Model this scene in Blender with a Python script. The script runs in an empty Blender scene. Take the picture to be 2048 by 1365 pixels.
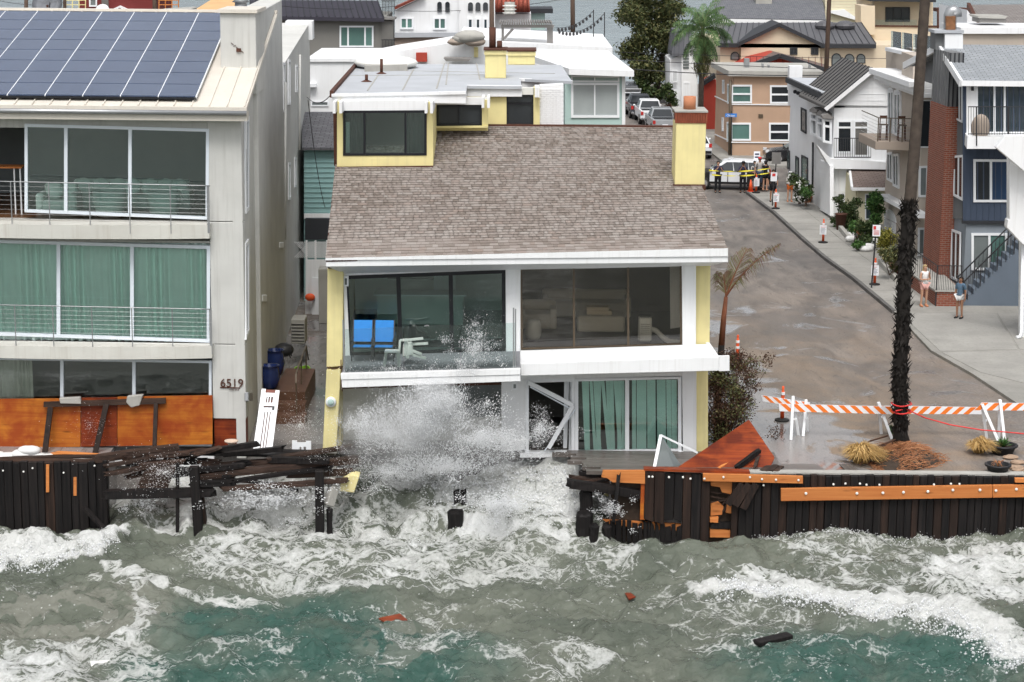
import bpy, bmesh, math, random
import numpy as np
from mathutils import Vector, Matrix, noise

# ------------------------------------------------------------------ camera
S = bpy.context.scene
C = S.collection
PI = math.pi
FPX = 4200.0                                   # focal length in photograph pixels (2048 wide)
TH = math.atan((682.5 + 170) / FPX)            # pitch below the horizon
ROLL = math.radians(0.5)
CAMP = Vector((0, 0, 16))
CR = Matrix.Rotation(PI / 2 - TH, 3, 'X') @ Matrix.Rotation(ROLL, 3, 'Z')
cd = bpy.data.cameras.new('camera')
cd.sensor_width = 36
cd.lens = 36 * FPX / 2048
cd.clip_start = 1
cd.clip_end = 5000
cam = bpy.data.objects.new('camera', cd)
cam.location = CAMP
cam.rotation_euler = CR.to_euler()
C.objects.link(cam)
S.camera = cam

# ------------------------------------------------------------------ sky, sun, exposure
SUN_EL, SUN_AZ = math.radians(60), math.radians(182)   # azimuth clockwise from +Y
w = bpy.data.worlds.new('World')
S.world = w
w.use_nodes = True
wn = w.node_tree
wn.nodes.clear()
sky = wn.nodes.new('ShaderNodeTexSky')
sky.sky_type = 'NISHITA'
sky.sun_disc = False
sky.sun_elevation = SUN_EL
sky.sun_rotation = SUN_AZ
sky.air_density = 1.0
sky.dust_density = 4.0
sky.ozone_density = 1.0
hs = wn.nodes.new('ShaderNodeHueSaturation')           # even cloud layer: the blue goes out of the sky
hs.inputs['Saturation'].default_value = 0.22
bg = wn.nodes.new('ShaderNodeBackground')
bg.inputs['Strength'].default_value = 0.14
wo = wn.nodes.new('ShaderNodeOutputWorld')
wn.links.new(sky.outputs[0], hs.inputs['Color'])
wn.links.new(hs.outputs[0], bg.inputs['Color'])
wn.links.new(bg.outputs[0], wo.inputs['Surface'])
sl = bpy.data.lights.new('sun', 'SUN')
sl.energy = 1.5
sl.angle = math.radians(25)
sl.color = (1.0, 0.97, 0.93)
sun = bpy.data.objects.new('sun', sl)
sd = Vector((math.sin(SUN_AZ) * math.cos(SUN_EL), math.cos(SUN_AZ) * math.cos(SUN_EL), math.sin(SUN_EL)))
sun.rotation_euler = sd.to_track_quat('Z', 'Y').to_euler()
sun.location = (0, 0, 60)
C.objects.link(sun)
S.view_settings.view_transform = 'Standard'
S.view_settings.look = 'None'
S.view_settings.exposure = 0.48
S.view_settings.gamma = 1
S.render.engine = 'CYCLES'
S.cycles.volume_bounces = 2
S.cycles.max_bounces = 6
S.cycles.use_adaptive_sampling = True
S.cycles.adaptive_threshold = 0.03
S.cycles.transparent_max_bounces = 12
S.cycles.caustics_reflective = False
S.cycles.caustics_refractive = False

# ------------------------------------------------------------------ helpers
random.seed(7)
rng = np.random.default_rng(7)
ORG = {}


def ray(x, y):
    return CR @ Vector(((x - 1024) / FPX, (682.5 - y) / FPX, -1))


def onY(x, y, Y):
    d = ray(x, y)
    return CAMP + d * (Y / d.y)


def onZ(x, y, Z=0.0):
    d = ray(x, y)
    return CAMP + d * ((Z - 16) / d.z)


class Fr:
    """A vertical plane in the scene: p0 on it, u along it, n out of it."""

    def __init__(s, p0, yaw=0.0):
        s.p = Vector(p0)
        a = math.radians(yaw)
        s.u = Vector((math.cos(a), math.sin(a), 0))
        s.n = Vector((math.sin(a), -math.cos(a), 0))

    def P(s, x, y, off=0.0):
        d = ray(x, y)
        return CAMP + d * ((s.p + s.n * off - CAMP).dot(s.n) / d.dot(s.n))

    def W(s, u, v, z):
        return Vector((s.p.x, s.p.y, 0)) + s.u * u - s.n * v + Vector((0, 0, z))

    def U(s, x, y):
        return (s.P(x, y) - s.p).dot(s.u)

    def Z(s, x, y):
        return s.P(x, y).z


def SFr(p0, k=-0.0476):      # plane of a face that looks to the left, its length running along the street
    return Fr(p0, -90 + math.degrees(math.atan(-k)))


DS = Vector((-0.0476, 1, 0)).normalized()      # the street's direction
UP = Vector((0, 0, 1))


class MB:
    def __init__(s):
        s.v = []
        s.f = []

    def add(s, vs, fs):
        b = len(s.v)
        s.v += [tuple(p) for p in vs]
        s.f += [tuple(i + b for i in f) for f in fs]
        return s

    def prism(s, poly, vec):
        poly = [Vector(p) for p in poly]
        vec = Vector(vec)
        n = len(poly)
        return s.add(poly + [p + vec for p in poly],
                     [tuple(range(n)), tuple(range(2 * n - 1, n - 1, -1))] +
                     [(i, i + n, (i + 1) % n + n, (i + 1) % n) for i in range(n)])

    def box(s, a, b):
        (x0, y0, z0), (x1, y1, z1) = a, b
        return s.prism([(x0, y0, z0), (x1, y0, z0), (x1, y1, z0), (x0, y1, z0)], (0, 0, z1 - z0))

    def fbox(s, fr, u0, u1, v0, v1, z0, z1):
        return s.prism([fr.W(u0, v0, z0), fr.W(u1, v0, z0), fr.W(u1, v1, z0), fr.W(u0, v1, z0)], (0, 0, z1 - z0))

    def px(s, fr, pts, t, off=0.0):
        return s.prism([fr.P(x, y, off) for x, y in pts], -fr.n * t)

    def rect(s, fr, x0, y0, x1, y1, t, off=0.0):
        return s.px(fr, [(x0, y0), (x1, y0), (x1, y1), (x0, y1)], t, off)

    def bar(s, a, b, w, h, up=UP):
        a = Vector(a); b = Vector(b)
        d = (b - a).normalized()
        sx = d.cross(Vector(up))
        if sx.length < 1e-4:
            sx = d.cross(Vector((0, 1, 0)))
        sx.normalize()
        sy = sx.cross(d)
        q = [a + sx * (i * w / 2) + sy * (j * h / 2) for i, j in ((-1, -1), (1, -1), (1, 1), (-1, 1))]
        return s.prism(q, b - a)

    def tube(s, pts, r, n=8):
        pts = [Vector(p) for p in pts]
        if not hasattr(r, '__len__'):
            r = [r] * len(pts)
        vs = []; fs = []
        up = Vector((0.3, 0.9, 0.1))
        for i, p in enumerate(pts):
            d = (pts[min(i + 1, len(pts) - 1)] - pts[max(i - 1, 0)]).normalized()
            if abs(d.dot(up)) > .95:
                up = Vector((1, 0, 0))
            a = d.cross(up).normalized()
            c = a.cross(d)
            for k in range(n):
                t = 2 * PI * k / n
                vs.append(p + (a * math.cos(t) + c * math.sin(t)) * r[i])
            if i:
                b = (i - 1) * n
                fs += [(b + k, b + (k + 1) % n, b + n + (k + 1) % n, b + n + k) for k in range(n)]
        fs += [tuple(range(n))[::-1], tuple(range(len(vs) - n, len(vs)))]
        return s.add(vs, fs)

    def lathe(s, c, prof, n=16, sx=1.0, sy=1.0):
        c = Vector(c)
        vs = []; fs = []
        for i, (r, z) in enumerate(prof):
            for k in range(n):
                t = 2 * PI * k / n
                vs.append(c + Vector((r * sx * math.cos(t), r * sy * math.sin(t), z)))
            if i:
                b = (i - 1) * n
                fs += [(b + k, b + (k + 1) % n, b + n + (k + 1) % n, b + n + k) for k in range(n)]
        fs += [tuple(range(n))[::-1], tuple(range(len(vs) - n, len(vs)))]
        return s.add(vs, fs)

    def ball(s, c, r, n=10, m=6, sc=(1, 1, 1), jit=0.0):
        prof = []
        vs = []; fs = []
        c = Vector(c)
        for i in range(m + 1):
            a = -PI / 2 + PI * i / m
            for k in range(n):
                t = 2 * PI * k / n
                p = Vector((math.cos(a) * math.cos(t) * sc[0], math.cos(a) * math.sin(t) * sc[1], math.sin(a) * sc[2])) * r
                if jit and 0 < i < m:
                    p *= 1 + random.uniform(-jit, jit)
                vs.append(c + p)
            if i:
                b = (i - 1) * n
                fs += [(b + k, b + (k + 1) % n, b + n + (k + 1) % n, b + n + k) for k in range(n)]
        return s.add(vs, fs)

    def xform(s, M):
        s.v = [tuple(M @ Vector(p)) for p in s.v]
        return s

    def build(s, name, mat, parent=None, smooth=False, bevel=0.0):
        o0 = ORG.get(parent.name, Vector((0, 0, 0))) if parent else Vector((0, 0, 0))
        me = bpy.data.meshes.new(name)
        me.from_pydata([(a - o0.x, b - o0.y, c - o0.z) for a, b, c in s.v], [], s.f)
        bm = bmesh.new()
        bm.from_mesh(me)
        bmesh.ops.remove_doubles(bm, verts=bm.verts, dist=1e-5)
        bmesh.ops.recalc_face_normals(bm, faces=bm.faces)
        bm.to_mesh(me)
        bm.free()
        if smooth:
            me.polygons.foreach_set('use_smooth', [True] * len(me.polygons))
        o = link(name, me, mat, parent)
        if bevel:
            b = o.modifiers.new('bevel', 'BEVEL')
            b.width = bevel
            b.segments = 1
            b.limit_method = 'ANGLE'
        return o


def link(name, me, mat, parent=None):
    o = bpy.data.objects.new(name, me)
    C.objects.link(o)
    if mat is not None and not me.materials:
        me.materials.append(MT[mat] if isinstance(mat, str) else mat)
    if parent:
        o.parent = parent
        ORG[o.name] = ORG.get(parent.name, Vector((0, 0, 0)))
    return o


def tag(o, label=None, cat=None, group=None, kind=None):
    if label: o['label'] = label
    if cat: o['category'] = cat
    if group: o['group'] = group
    if kind: o['kind'] = kind
    return o


def thing(name, label, cat, loc=(0, 0, 0), group=None, rz=0.0):
    o = bpy.data.objects.new(name, None)
    o.empty_display_size = .2
    o.location = loc
    o.rotation_euler = (0, 0, rz)
    C.objects.link(o)
    ORG[o.name] = Vector(loc) if rz == 0 else Vector((0, 0, 0))
    return tag(o, label, cat, group)


def rawmesh(name, verts, faces, mat, parent=None, smooth=False, attrs=None):
    """fast mesh from numpy arrays; faces is (n, k)"""
    verts = np.asarray(verts, dtype=np.float32)
    faces = np.asarray(faces, dtype=np.int32)
    if parent:
        o0 = ORG.get(parent.name, Vector((0, 0, 0)))
        verts = verts - np.array(o0, dtype=np.float32)
    me = bpy.data.meshes.new(name)
    k = faces.shape[1]
    me.vertices.add(len(verts))
    me.vertices.foreach_set('co', verts.ravel())
    me.loops.add(faces.size)
    me.loops.foreach_set('vertex_index', faces.ravel())
    me.polygons.add(len(faces))
    me.polygons.foreach_set('loop_start', np.arange(0, faces.size, k, dtype=np.int32))
    if smooth:
        me.polygons.foreach_set('use_smooth', np.ones(len(faces), dtype=bool))
    for an, arr in (attrs or {}).items():
        a = me.attributes.new(an, 'FLOAT', 'POINT')
        a.data.foreach_set('value', np.asarray(arr, dtype=np.float32))
    me.update(calc_edges=True)
    return link(name, me, mat, parent)


def copy_tree(o, parent=None):
    c = o.copy()
    C.objects.link(c)
    c.parent = parent
    for ch in list(o.children):
        copy_tree(ch, c)
    return c


def lerp(a, b, t):
    return a + (b - a) * t


def quad4(q):
    if len(q) == 4 and not hasattr(q[0], '__len__'):
        x0, y0, x1, y1 = q
        return [(x0, y0), (x1, y0), (x1, y1), (x0, y1)]
    return q


def win(fr, q, parent, fm='white_frame', pm='glass_dark', fw=.06, dp=.08, off=.05, dv=(), dh=(), dw=None, name='window', panes=True, lab=None):
    """a framed window: ring and bars in one mesh, each pane a sub-part"""
    A, B, Cc, D = [fr.P(x, y, off) for x, y in quad4(q)]
    wu = ((B - A).length + (Cc - D).length) / 2
    hv = ((D - A).length + (Cc - B).length) / 2

    def Q(s, t):
        return lerp(lerp(A, B, s), lerp(D, Cc, s), t)
    a, b = fw / wu, fw / hv
    dw = dw or fw
    m = MB()
    back = -fr.n * dp

    def cell(s0, s1, t0, t1, vec=back, mb=m, sh=None):
        sh = sh or Vector((0, 0, 0))
        mb.prism([Q(s0, t0) + sh, Q(s1, t0) + sh, Q(s1, t1) + sh, Q(s0, t1) + sh], vec)
    cell(0, 1, 0, b); cell(0, 1, 1 - b, 1); cell(0, a, b, 1 - b); cell(1 - a, 1, b, 1 - b)
    xs = [a]; ys = [b]
    for d in dv:
        h = dw / wu / 2
        cell(d - h, d + h, b, 1 - b, vec=-fr.n * dp * .9, sh=-fr.n * .004)
        xs += [d - h, d + h]
    for d in dh:
        h = dw / hv / 2
        cell(a, 1 - a, d - h, d + h, vec=-fr.n * dp * .8, sh=-fr.n * .008)
        ys += [d - h, d + h]
    xs.append(1 - a); ys.append(1 - b)
    o = m.build(name, fm, parent)
    if lab: o['label'] = lab
    if panes:
        for i in range(0, len(xs), 2):
            for j in range(0, len(ys), 2):
                p = MB()
                cell(xs[i], xs[i + 1], ys[j], ys[j + 1], vec=-fr.n * .012, mb=p, sh=-fr.n * dp * .55)
                p.build('pane', pm if isinstance(pm, str) else pm[(i // 2) % len(pm)], o)
    return o


# ------------------------------------------------------------------ materials
MT = {}


class NT:
    def __init__(s, name):
        s.m = bpy.data.materials.new(name)
        s.m.use_nodes = True
        s.t = s.m.node_tree
        s.t.nodes.clear()
        s.out = s.n('ShaderNodeOutputMaterial')
        MT[name] = s.m

    def n(s, kind, **kw):
        nd = s.t.nodes.new(kind)
        for k, v in kw.items():
            if k in nd.inputs:
                nd.inputs[k].default_value = v
            else:
                setattr(nd, k, v)
        return nd

    def l(s, a, b):
        s.t.links.new(a, b)

    def coord(s, scale=(1, 1, 1), rot=(0, 0, 0), src='Object'):
        tc = s.n('ShaderNodeTexCoord')
        mp = s.n('ShaderNodeMapping')
        mp.inputs['Scale'].default_value = scale
        mp.inputs['Rotation'].default_value = rot
        s.l(tc.outputs[src], mp.inputs[0])
        return mp.outputs[0]

    def noise(s, vec, scale, detail=4, rough=.55, dist=0.0):
        nd = s.n('ShaderNodeTexNoise')
        nd.inputs['Scale'].default_value = scale
        nd.inputs['Detail'].default_value = detail
        nd.inputs['Roughness'].default_value = rough
        nd.inputs['Distortion'].default_value = dist
        s.l(vec, nd.inputs['Vector'])
        return nd.outputs['Fac']

    def ramp(s, fac, stops):
        r = s.n('ShaderNodeValToRGB')
        e = r.color_ramp.elements
        while len(e) < len(stops):
            e.new(.5)
        for el, (p, c) in zip(e, stops):
            el.position = p
            el.color = (*c, 1) if hasattr(c, '__len__') else (c, c, c, 1)
        s.l(fac, r.inputs[0])
        return r.outputs[0]

    def mix(s, fac, a, b, mode='MIX'):
        x = s.n('ShaderNodeMix', data_type='RGBA', blend_type=mode)
        for v, i in ((fac, 0), (a, 6), (b, 7)):
            if hasattr(v, 'is_linked') or hasattr(v, 'links'):
                s.l(v, x.inputs[i])
            else:
                x.inputs[i].default_value = v if i == 0 else (*v, 1)
        return x.outputs[2]

    def math(s, op, a, b=0.0, clamp=False):
        x = s.n('ShaderNodeMath', operation=op, use_clamp=clamp)
        for v, i in ((a, 0), (b, 1)):
            if hasattr(v, 'links'):
                s.l(v, x.inputs[i])
            else:
                x.inputs[i].default_value = v
        return x.outputs[0]

    def bsdf(s, col, rough=.7, spec=.4, metal=0.0, bump=None, bs=.3, bd=.02):
        b = s.n('ShaderNodeBsdfPrincipled')
        for v, k in ((col, 'Base Color'), (rough, 'Roughness')):
            if hasattr(v, 'links'):
                s.l(v, b.inputs[k])
            elif k == 'Base Color':
                b.inputs[k].default_value = (*v, 1)
            else:
                b.inputs[k].default_value = v
        b.inputs['Specular IOR Level'].default_value = spec
        b.inputs['Metallic'].default_value = metal
        if bump is not None:
            bn = s.n('ShaderNodeBump')
            bn.inputs['Strength'].default_value = bs
            bn.inputs['Distance'].default_value = bd
            s.l(bump, bn.inputs['Height'])
            s.l(bn.outputs[0], b.inputs['Normal'])
        s.l(b.outputs[0], s.out.inputs['Surface'])
        return b


def plain(name, col, rough=.65, var=.12, scale=1.2, bump=.15, bscale=40, spec=.35, metal=0.0, streak=0.0, dirt=(.25, .22, .18), src='Object'):
    """painted or plastered surface: slow tone changes, fine relief, vertical weather streaks"""
    t = NT(name)
    v = t.coord(src=src)
    a = t.noise(v, scale, 3)
    c = t.mix(t.math('MULTIPLY', t.math('ADD', a, -.35, True), 2.2, True), tuple(x * (1 - var) for x in col), tuple(min(1, x * (1 + var * .5)) for x in col))
    if streak:
        vs = t.coord((7, 7, .35), src=src)
        k = t.ramp(t.noise(vs, 1.0, 3, .65), [(.52, 0), (.78, 1)])
        c = t.mix(t.math('MULTIPLY', k, streak), c, dirt)
        k2 = t.ramp(t.noise(v, .45, 3, .7), [(.5, 0), (.8, 1)])
        c = t.mix(t.math('MULTIPLY', k2, streak * .7), c, dirt)
    t.bsdf(c, rough, spec, metal, t.noise(v, bscale, 1) if bump >= .25 else None, bump, .01)
    return t


def wood(name, c1, c2, axis='Z', rough=.75, knots=False, spec=.3, scale=1.0, wet=0.0, mottle=None):
    t = NT(name)
    sc = {'X': (.6, 14, 14), 'Z': (14, 14, .6), 'Y': (14, .6, 14)}[axis]
    sc = tuple(x * scale for x in sc)
    v = t.coord(sc)
    g = t.noise(v, 1.0, 4, .65, .6)
    c = t.mix(t.ramp(g, [(.32, 0), (.68, 1)]), c1, c2)
    o = t.n('ShaderNodeObjectInfo')
    c = t.mix(t.math('MULTIPLY', o.outputs['Random'], .45), c, tuple(x * .55 for x in c1))
    if knots:
        vk = t.coord({'X': (1.2, 5, 5), 'Z': (5, 5, 1.2), 'Y': (5, 1.2, 5)}[axis])
        vo = t.n('ShaderNodeTexVoronoi')
        vo.inputs['Scale'].default_value = 1.0
        t.l(vk, vo.inputs['Vector'])
        kn = t.ramp(vo.outputs['Distance'], [(.05, 1), (.22, 0)])
        c = t.mix(t.math('MULTIPLY', kn, .75), c, tuple(x * .3 for x in c1))
    if mottle:
        k = t.ramp(t.noise(t.coord(), 1.1, 5, .6, .4), [(.42, 0), (.62, 1)])
        c = t.mix(t.math('MULTIPLY', k, .8), c, mottle)
    t.bsdf(c, rough, spec, 0, g, .5, .012)
    return t


def glass(name, tint, refl=.12, rough=.02, gcol=(1, 1, 1)):
    """a thin pane: mirror-like by Fresnel, else see-through with a tint"""
    t = NT(name)
    tr = t.n('ShaderNodeBsdfTransparent')
    tr.inputs[0].default_value = (*tint, 1)
    gl = t.n('ShaderNodeBsdfGlossy')
    gl.inputs['Color'].default_value = (*gcol, 1)
    gl.inputs['Roughness'].default_value = rough
    lw = t.n('ShaderNodeFresnel')
    lw.inputs[0].default_value = 1.5
    f = t.math('ADD', t.math('MULTIPLY', lw.outputs[0], 1.0), refl, True)
    mx = t.n('ShaderNodeMixShader')
    t.l(f, mx.inputs[0])
    t.l(tr.outputs[0], mx.inputs[1])
    t.l(gl.outputs[0], mx.inputs[2])
    t.l(mx.outputs[0], t.out.inputs['Surface'])


def darkglass(name, col, rough=.05, spec=.6):
    t = NT(name)
    v = t.coord((1, 1, .7))
    a = t.noise(v, .8, 3)
    o = t.n('ShaderNodeObjectInfo')
    c = t.mix(t.math('ADD', t.math('MULTIPLY', a, .6), t.math('MULTIPLY', o.outputs['Random'], .5)), tuple(x * .45 for x in col), tuple(x * 1.5 for x in col))
    t.bsdf(c, rough, spec, 0, t.noise(v, 1.6, 2), .05, .05)


plain('white_paint', (.80, .81, .82), .5, .05, .9, .08, 60, streak=.30, dirt=(.46, .44, .41))
plain('white_frame', (.80, .82, .84), .4, .04, .9, .04, 80)
plain('white_wall', (.78, .79, .80), .7, .05, .5, .15, 30, streak=.22, dirt=(.45, .43, .40))
plain('grey_stucco', (.57, .57, .545), .85, .10, .8, .3, 45, streak=.42, dirt=(.33, .325, .30))
plain('grey_stucco_band', (.60, .595, .55), .85, .10, .8, .3, 45, streak=.5, dirt=(.38, .35, .30))
plain('yellow_stucco', (.78, .69, .34), .85, .10, 1.4, .4, 50, streak=.38, dirt=(.50, .43, .25))
plain('alu_frame', (.72, .78, .84), .35, .04, 1, .03, 50, metal=.1)
plain('black_frame', (.012, .013, .016), .4, .1, 1, .03, 50)
plain('bronze_frame', (.10, .075, .05), .45, .15, 2, .05, 50)
plain('steel', (.36, .37, .38), .35, .1, 2, .05, 60, metal=.6)
plain('dark_metal', (.03, .03, .033), .5, .15, 2, .05, 60)
plain('rust_brown', (.09, .035, .022), .8, .25, 4, .3, 40)
plain('flat_roof', (.44, .46, .49), .9, .10, .7, .3, 70, streak=.12, dirt=(.3, .3, .3))
plain('metal_roof', (.66, .62, .55), .5, .08, .7, .08, 30, streak=.25, dirt=(.42, .36, .29))
plain('concrete', (.40, .39, .36), .9, .14, 1.2, .4, 30, streak=.3, dirt=(.2, .19, .17))
plain('deck_grey', (.20, .205, .22), .8, .1, 1.5, .25, 80)
plain('tape_yellow', (.66, .57, .04), .5, .1, 3, 0, 10)
plain('terracotta', (.50, .21, .11), .8, .15, 4, .2, 40)
plain('brick_red', (.25, .068, .035), .85, .25, 5, .3, 40)
plain('curtain_mint', (.76, .92, .87), .9, .06, 2, .1, 60)
plain('curtain_grey', (.58, .60, .52), .9, .06, 2, .1, 60)
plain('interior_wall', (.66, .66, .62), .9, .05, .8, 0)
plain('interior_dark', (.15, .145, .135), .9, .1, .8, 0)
plain('sofa_white', (.80, .80, .75), .9, .05, 3, .2, 30)
plain('plastic_white', (.78, .78, .74), .45, .05, 3, .03, 30)
plain('blue_sling', (.02, .20, .56), .7, .08, 6, .2, 120)
plain('blue_glaze', (.012, .028, .12), .2, .2, 4, .03, 30, spec=.6)
plain('bin_blue', (.015, .06, .30), .5, .1, 4, .05, 30)
plain('orange_plastic', (.80, .11, .03), .5, .1, 5, .03, 30)
plain('rubber', (.018, .018, .018), .8, .1, 5, .1, 60)
plain('chrome', (.6, .6, .62), .2, .05, 3, 0, 30, metal=.9)
plain('sandbag', (.68, .68, .67), .85, .1, 4, .5, 22)
plain('paper', (.78, .79, .82), .8, .03, 4, 0)
plain('ink', (.08, .08, .12), .8, .1, 4, 0)
plain('sign_red', (.60, .05, .05), .5, .05, 4, 0)
plain('sign_blue', (.03, .20, .60), .5, .05, 4, 0)
plain('teal_siding', (.26, .42, .42), .8, .06, 1, .1, 40)
plain('mint_panel', (.42, .56, .53), .7, .04, 1, .05, 40)
plain('pot_black', (.015, .015, .017), .5, .2, 4, .1, 40)
plain('soil', (.05, .035, .025), .95, .3, 8, .6, 20)
wood('tar_wood', (.004, .004, .0045), (.020, .016, .015), 'Z', .65, spec=.22)
wood('tar_brown', (.018, .012, .0095), (.080, .047, .034), 'X', .65, spec=.25)
wood('tar_brown_z', (.010, .007, .006), (.045, .026, .019), 'Z', .65, spec=.22)
wood('new_timber', (.52, .165, .042), (.66, .26, .075), 'X', .65, knots=True)
wood('plywood', (.36, .085, .012), (.60, .21, .025), 'X', .5, knots=True, mottle=(.26, .035, .008), scale=.6)
wood('plywood_red', (.17, .022, .008), (.36, .075, .015), 'X', .45, knots=True, mottle=(.08, .012, .006), scale=.6)
wood('wood_floor', (.10, .045, .02), (.20, .10, .045), 'X', .4)
wood('dark_floor', (.045, .04, .035), (.08, .07, .06), 'X', .35)
wood('deck_boards', (.10, .085, .075), (.17, .15, .135), 'X', .35, spec=.5)
wood('pole_wood', (.07, .045, .032), (.12, .08, .06), 'Z', .85)
glass('glass_clear', (.92, .95, .94), .05)
glass('glass_teal', (.80, .93, .91), .06)
glass('glass_tint', (.80, .92, .90), .04)
glass('glass_bronze', (.88, .86, .82), .01)
glass('glass_rail', (.88, .94, .93), .02)
glass('glass_mint', (.90, .985, .955), .03)
darkglass('glass_dark', (.022, .026, .03))
darkglass('glass_blue', (.03, .045, .055))
darkglass('glass_green', (.09, .17, .15))
darkglass('glass_deep', (.016, .04, .09))
darkglass('glass_grey', (.15, .17, .17))
plain('tile_brown', (.12, .06, .036), .5, .2, 3, .2, 20)
plain('hose_green', (.30, .62, .04), .5, .1, 3, 0)
plain('pale_clay', (.62, .48, .38), .8, .1, 4, .1, 40)
plain('rust_orange', (.28, .13, .06), .8, .4, 5, .3, 40)
plain('tile_grey', (.11, .105, .10), .8, .1, 1.5, .1, 40)
plain('sand_roof', (.60, .38, .19), .9, .1, 1, .1, 40)
plain('dish_grey', (.16, .17, .19), .6, .4, 3, .1, 40)
darkglass('glass_pale', (.30, .33, .33))
darkglass('glass_pale_mint', (.36, .45, .43))
plain('sofa_beige', (.62, .58, .50), .9, .06, 2, .2, 30)
plain('rock_tan', (.34, .24, .17), .9, .2, 3, .3, 20)
plain('orange_stripe', (.85, .20, .025), .5, .08, 4, 0)
plain('red_tape', (.65, .03, .03), .5, .1, 4, 0)
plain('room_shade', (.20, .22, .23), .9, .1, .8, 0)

# ================================================================== the setting: ground, road, pavement, water
def shade_road():
    t = NT('asphalt')
    v = t.coord()
    big = t.noise(v, .16, 6, .6, .5)
    med = t.noise(t.coord((1, .35, 1)), .7, 6, .62, .8)
    fine = t.noise(v, 17, 5, .75)
    c = t.mix(t.ramp(med, [(.36, 0), (.64, 1)]), (.120, .108, .098), (.265, .232, .205))
    sep = t.n('ShaderNodeSeparateXYZ')
    t.l(v, sep.inputs[0])
    # washed-up sand gathers towards the sea end of the street
    near = t.n('ShaderNodeMapRange')
    near.inputs[1].default_value = 96
    near.inputs[2].default_value = 63
    t.l(sep.outputs['Y'], near.inputs[0])
    sand = t.math('MULTIPLY', near.outputs[0], t.ramp(t.noise(v, .33, 5, .7, .6), [(.30, 0), (.56, 1)]), True)
    c = t.mix(t.math('MULTIPLY', sand, .8), c, (.30, .215, .145))
    # pale gravelly wash on the right
    gx = t.n('ShaderNodeMapRange')
    gx.inputs[1].default_value = 13.0
    gx.inputs[2].default_value = 15.5
    t.l(sep.outputs['X'], gx.inputs[0])
    grav = t.math('MULTIPLY', t.math('MULTIPLY', gx.outputs[0], near.outputs[0]), t.ramp(t.noise(v, .55, 5, .6), [(.38, 0), (.52, 1)]), True)
    vo = t.n('ShaderNodeTexVoronoi')
    vo.inputs['Scale'].default_value = 9
    t.l(v, vo.inputs['Vector'])
    gc = t.mix(t.ramp(vo.outputs['Distance'], [(.1, 0), (.6, 1)]), (.36, .32, .29), (.22, .19, .17))
    c = t.mix(grav, c, gc)
    # standing water: along the left gutter and in front of the house
    px = t.n('ShaderNodeMapRange')
    px.inputs[1].default_value = 11.6
    px.inputs[2].default_value = 7.6
    t.l(t.math('ADD', sep.outputs['X'], t.math('MULTIPLY', t.math('ADD', sep.outputs['Y'], -64), .13)), px.inputs[0])
    pool = t.math('MULTIPLY', px.outputs[0], near.outputs[0])
    pn = t.noise(v, .32, 6, .6, .9)
    wet = t.ramp(t.math('ADD', t.math('MULTIPLY', pool, .42), pn), [(.60, 0), (.66, 1)])
    c = t.mix(t.math('MULTIPLY', wet, .62), c, (.31, .32, .335))  # pale blue-grey put into the puddle colour for reflected sky
    damp = t.ramp(t.noise(t.coord((1, .5, 1)), .3, 5, .65, 1.2), [(.42, 0), (.6, 1)])
    c = t.mix(t.math('MULTIPLY', damp, .45), c, (.10, .094, .09))
    rough = t.math('SUBTRACT', t.math('SUBTRACT', .82, t.math('MULTIPLY', damp, .22)), t.math('MULTIPLY', wet, .55), True)
    # dark debris lines
    dl = t.ramp(t.noise(t.coord((2.2, .5, 1), (0, 0, .3)), 1.4, 8, .75, 1.6), [(.56, 0), (.70, 1)])
    c = t.mix(t.math('MULTIPLY', dl, .75), c, (.045, .04, .035))
    c = t.mix(t.ramp(fine, [(.35, .0), (.7, .55)]), c, (.07, .062, .056))
    t.bsdf(c, rough, .5, 0, t.math('MULTIPLY', t.math('ADD', fine, t.math('MULTIPLY', med, 2.0)), t.math('SUBTRACT', 1.0, wet)), .5, .015)


shade_road()
plain('pavement', (.30, .29, .265), .85, .22, .6, .35, 40, streak=.55, dirt=(.15, .145, .135))
plain('slab', (.33, .32, .295), .8, .2, .5, .35, 40, streak=.6, dirt=(.17, .165, .155))
plain('kerb_stone', (.13, .125, .12), .8, .3, 1.2, .3, 30)

g = MB()
gy0 = 62.3
g.prism([(-70, 59.5, 0), (-12.1, 59.5, 0), (-12.1, gy0, 0), (-1.0, gy0 + .6, 0), (2.9, gy0, 0), (2.9, 59.5, 0), (70, 59.5, 0), (70, 206, 0), (-70, 206, 0)], (0, 0, -4))
road = tag(g.build('road', 'asphalt'), kind='structure')

KERB = [(1494, 384), (1548, 424), (1607, 478), (1652, 516), (1707, 555), (1788, 622), (1862, 700), (1945, 747), (2048, 815), (2200, 905)]
kp = [onZ(x, y, .12) for x, y in KERB]
kp[0] = kp[0] + Vector((0, 0, 0))
side = MB()
side.prism([Vector((p.x, p.y, .11)) for p in kp] + [Vector((60, kp[-1].y, .11)), Vector((60, kp[0].y + 1, .11))], (0, 0, -.3))
sidewalk = tag(side.build('sidewalk', 'pavement'), kind='structure')
kb = MB()
for a, b in zip(kp[:5], kp[1:6]):
    kb.bar(a - UP * .07, b - UP * .07, .16, .2)
kb.build('kerb', 'kerb_stone', sidewalk)


def kerb_at(Y):
    for a, b in zip(kp[:-1], kp[1:]):
        if b.y <= Y <= a.y:
            return lerp(a, b, (Y - a.y) / (b.y - a.y)).x
    return kp[-1].x if Y < kp[-1].y else kp[0].x


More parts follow.
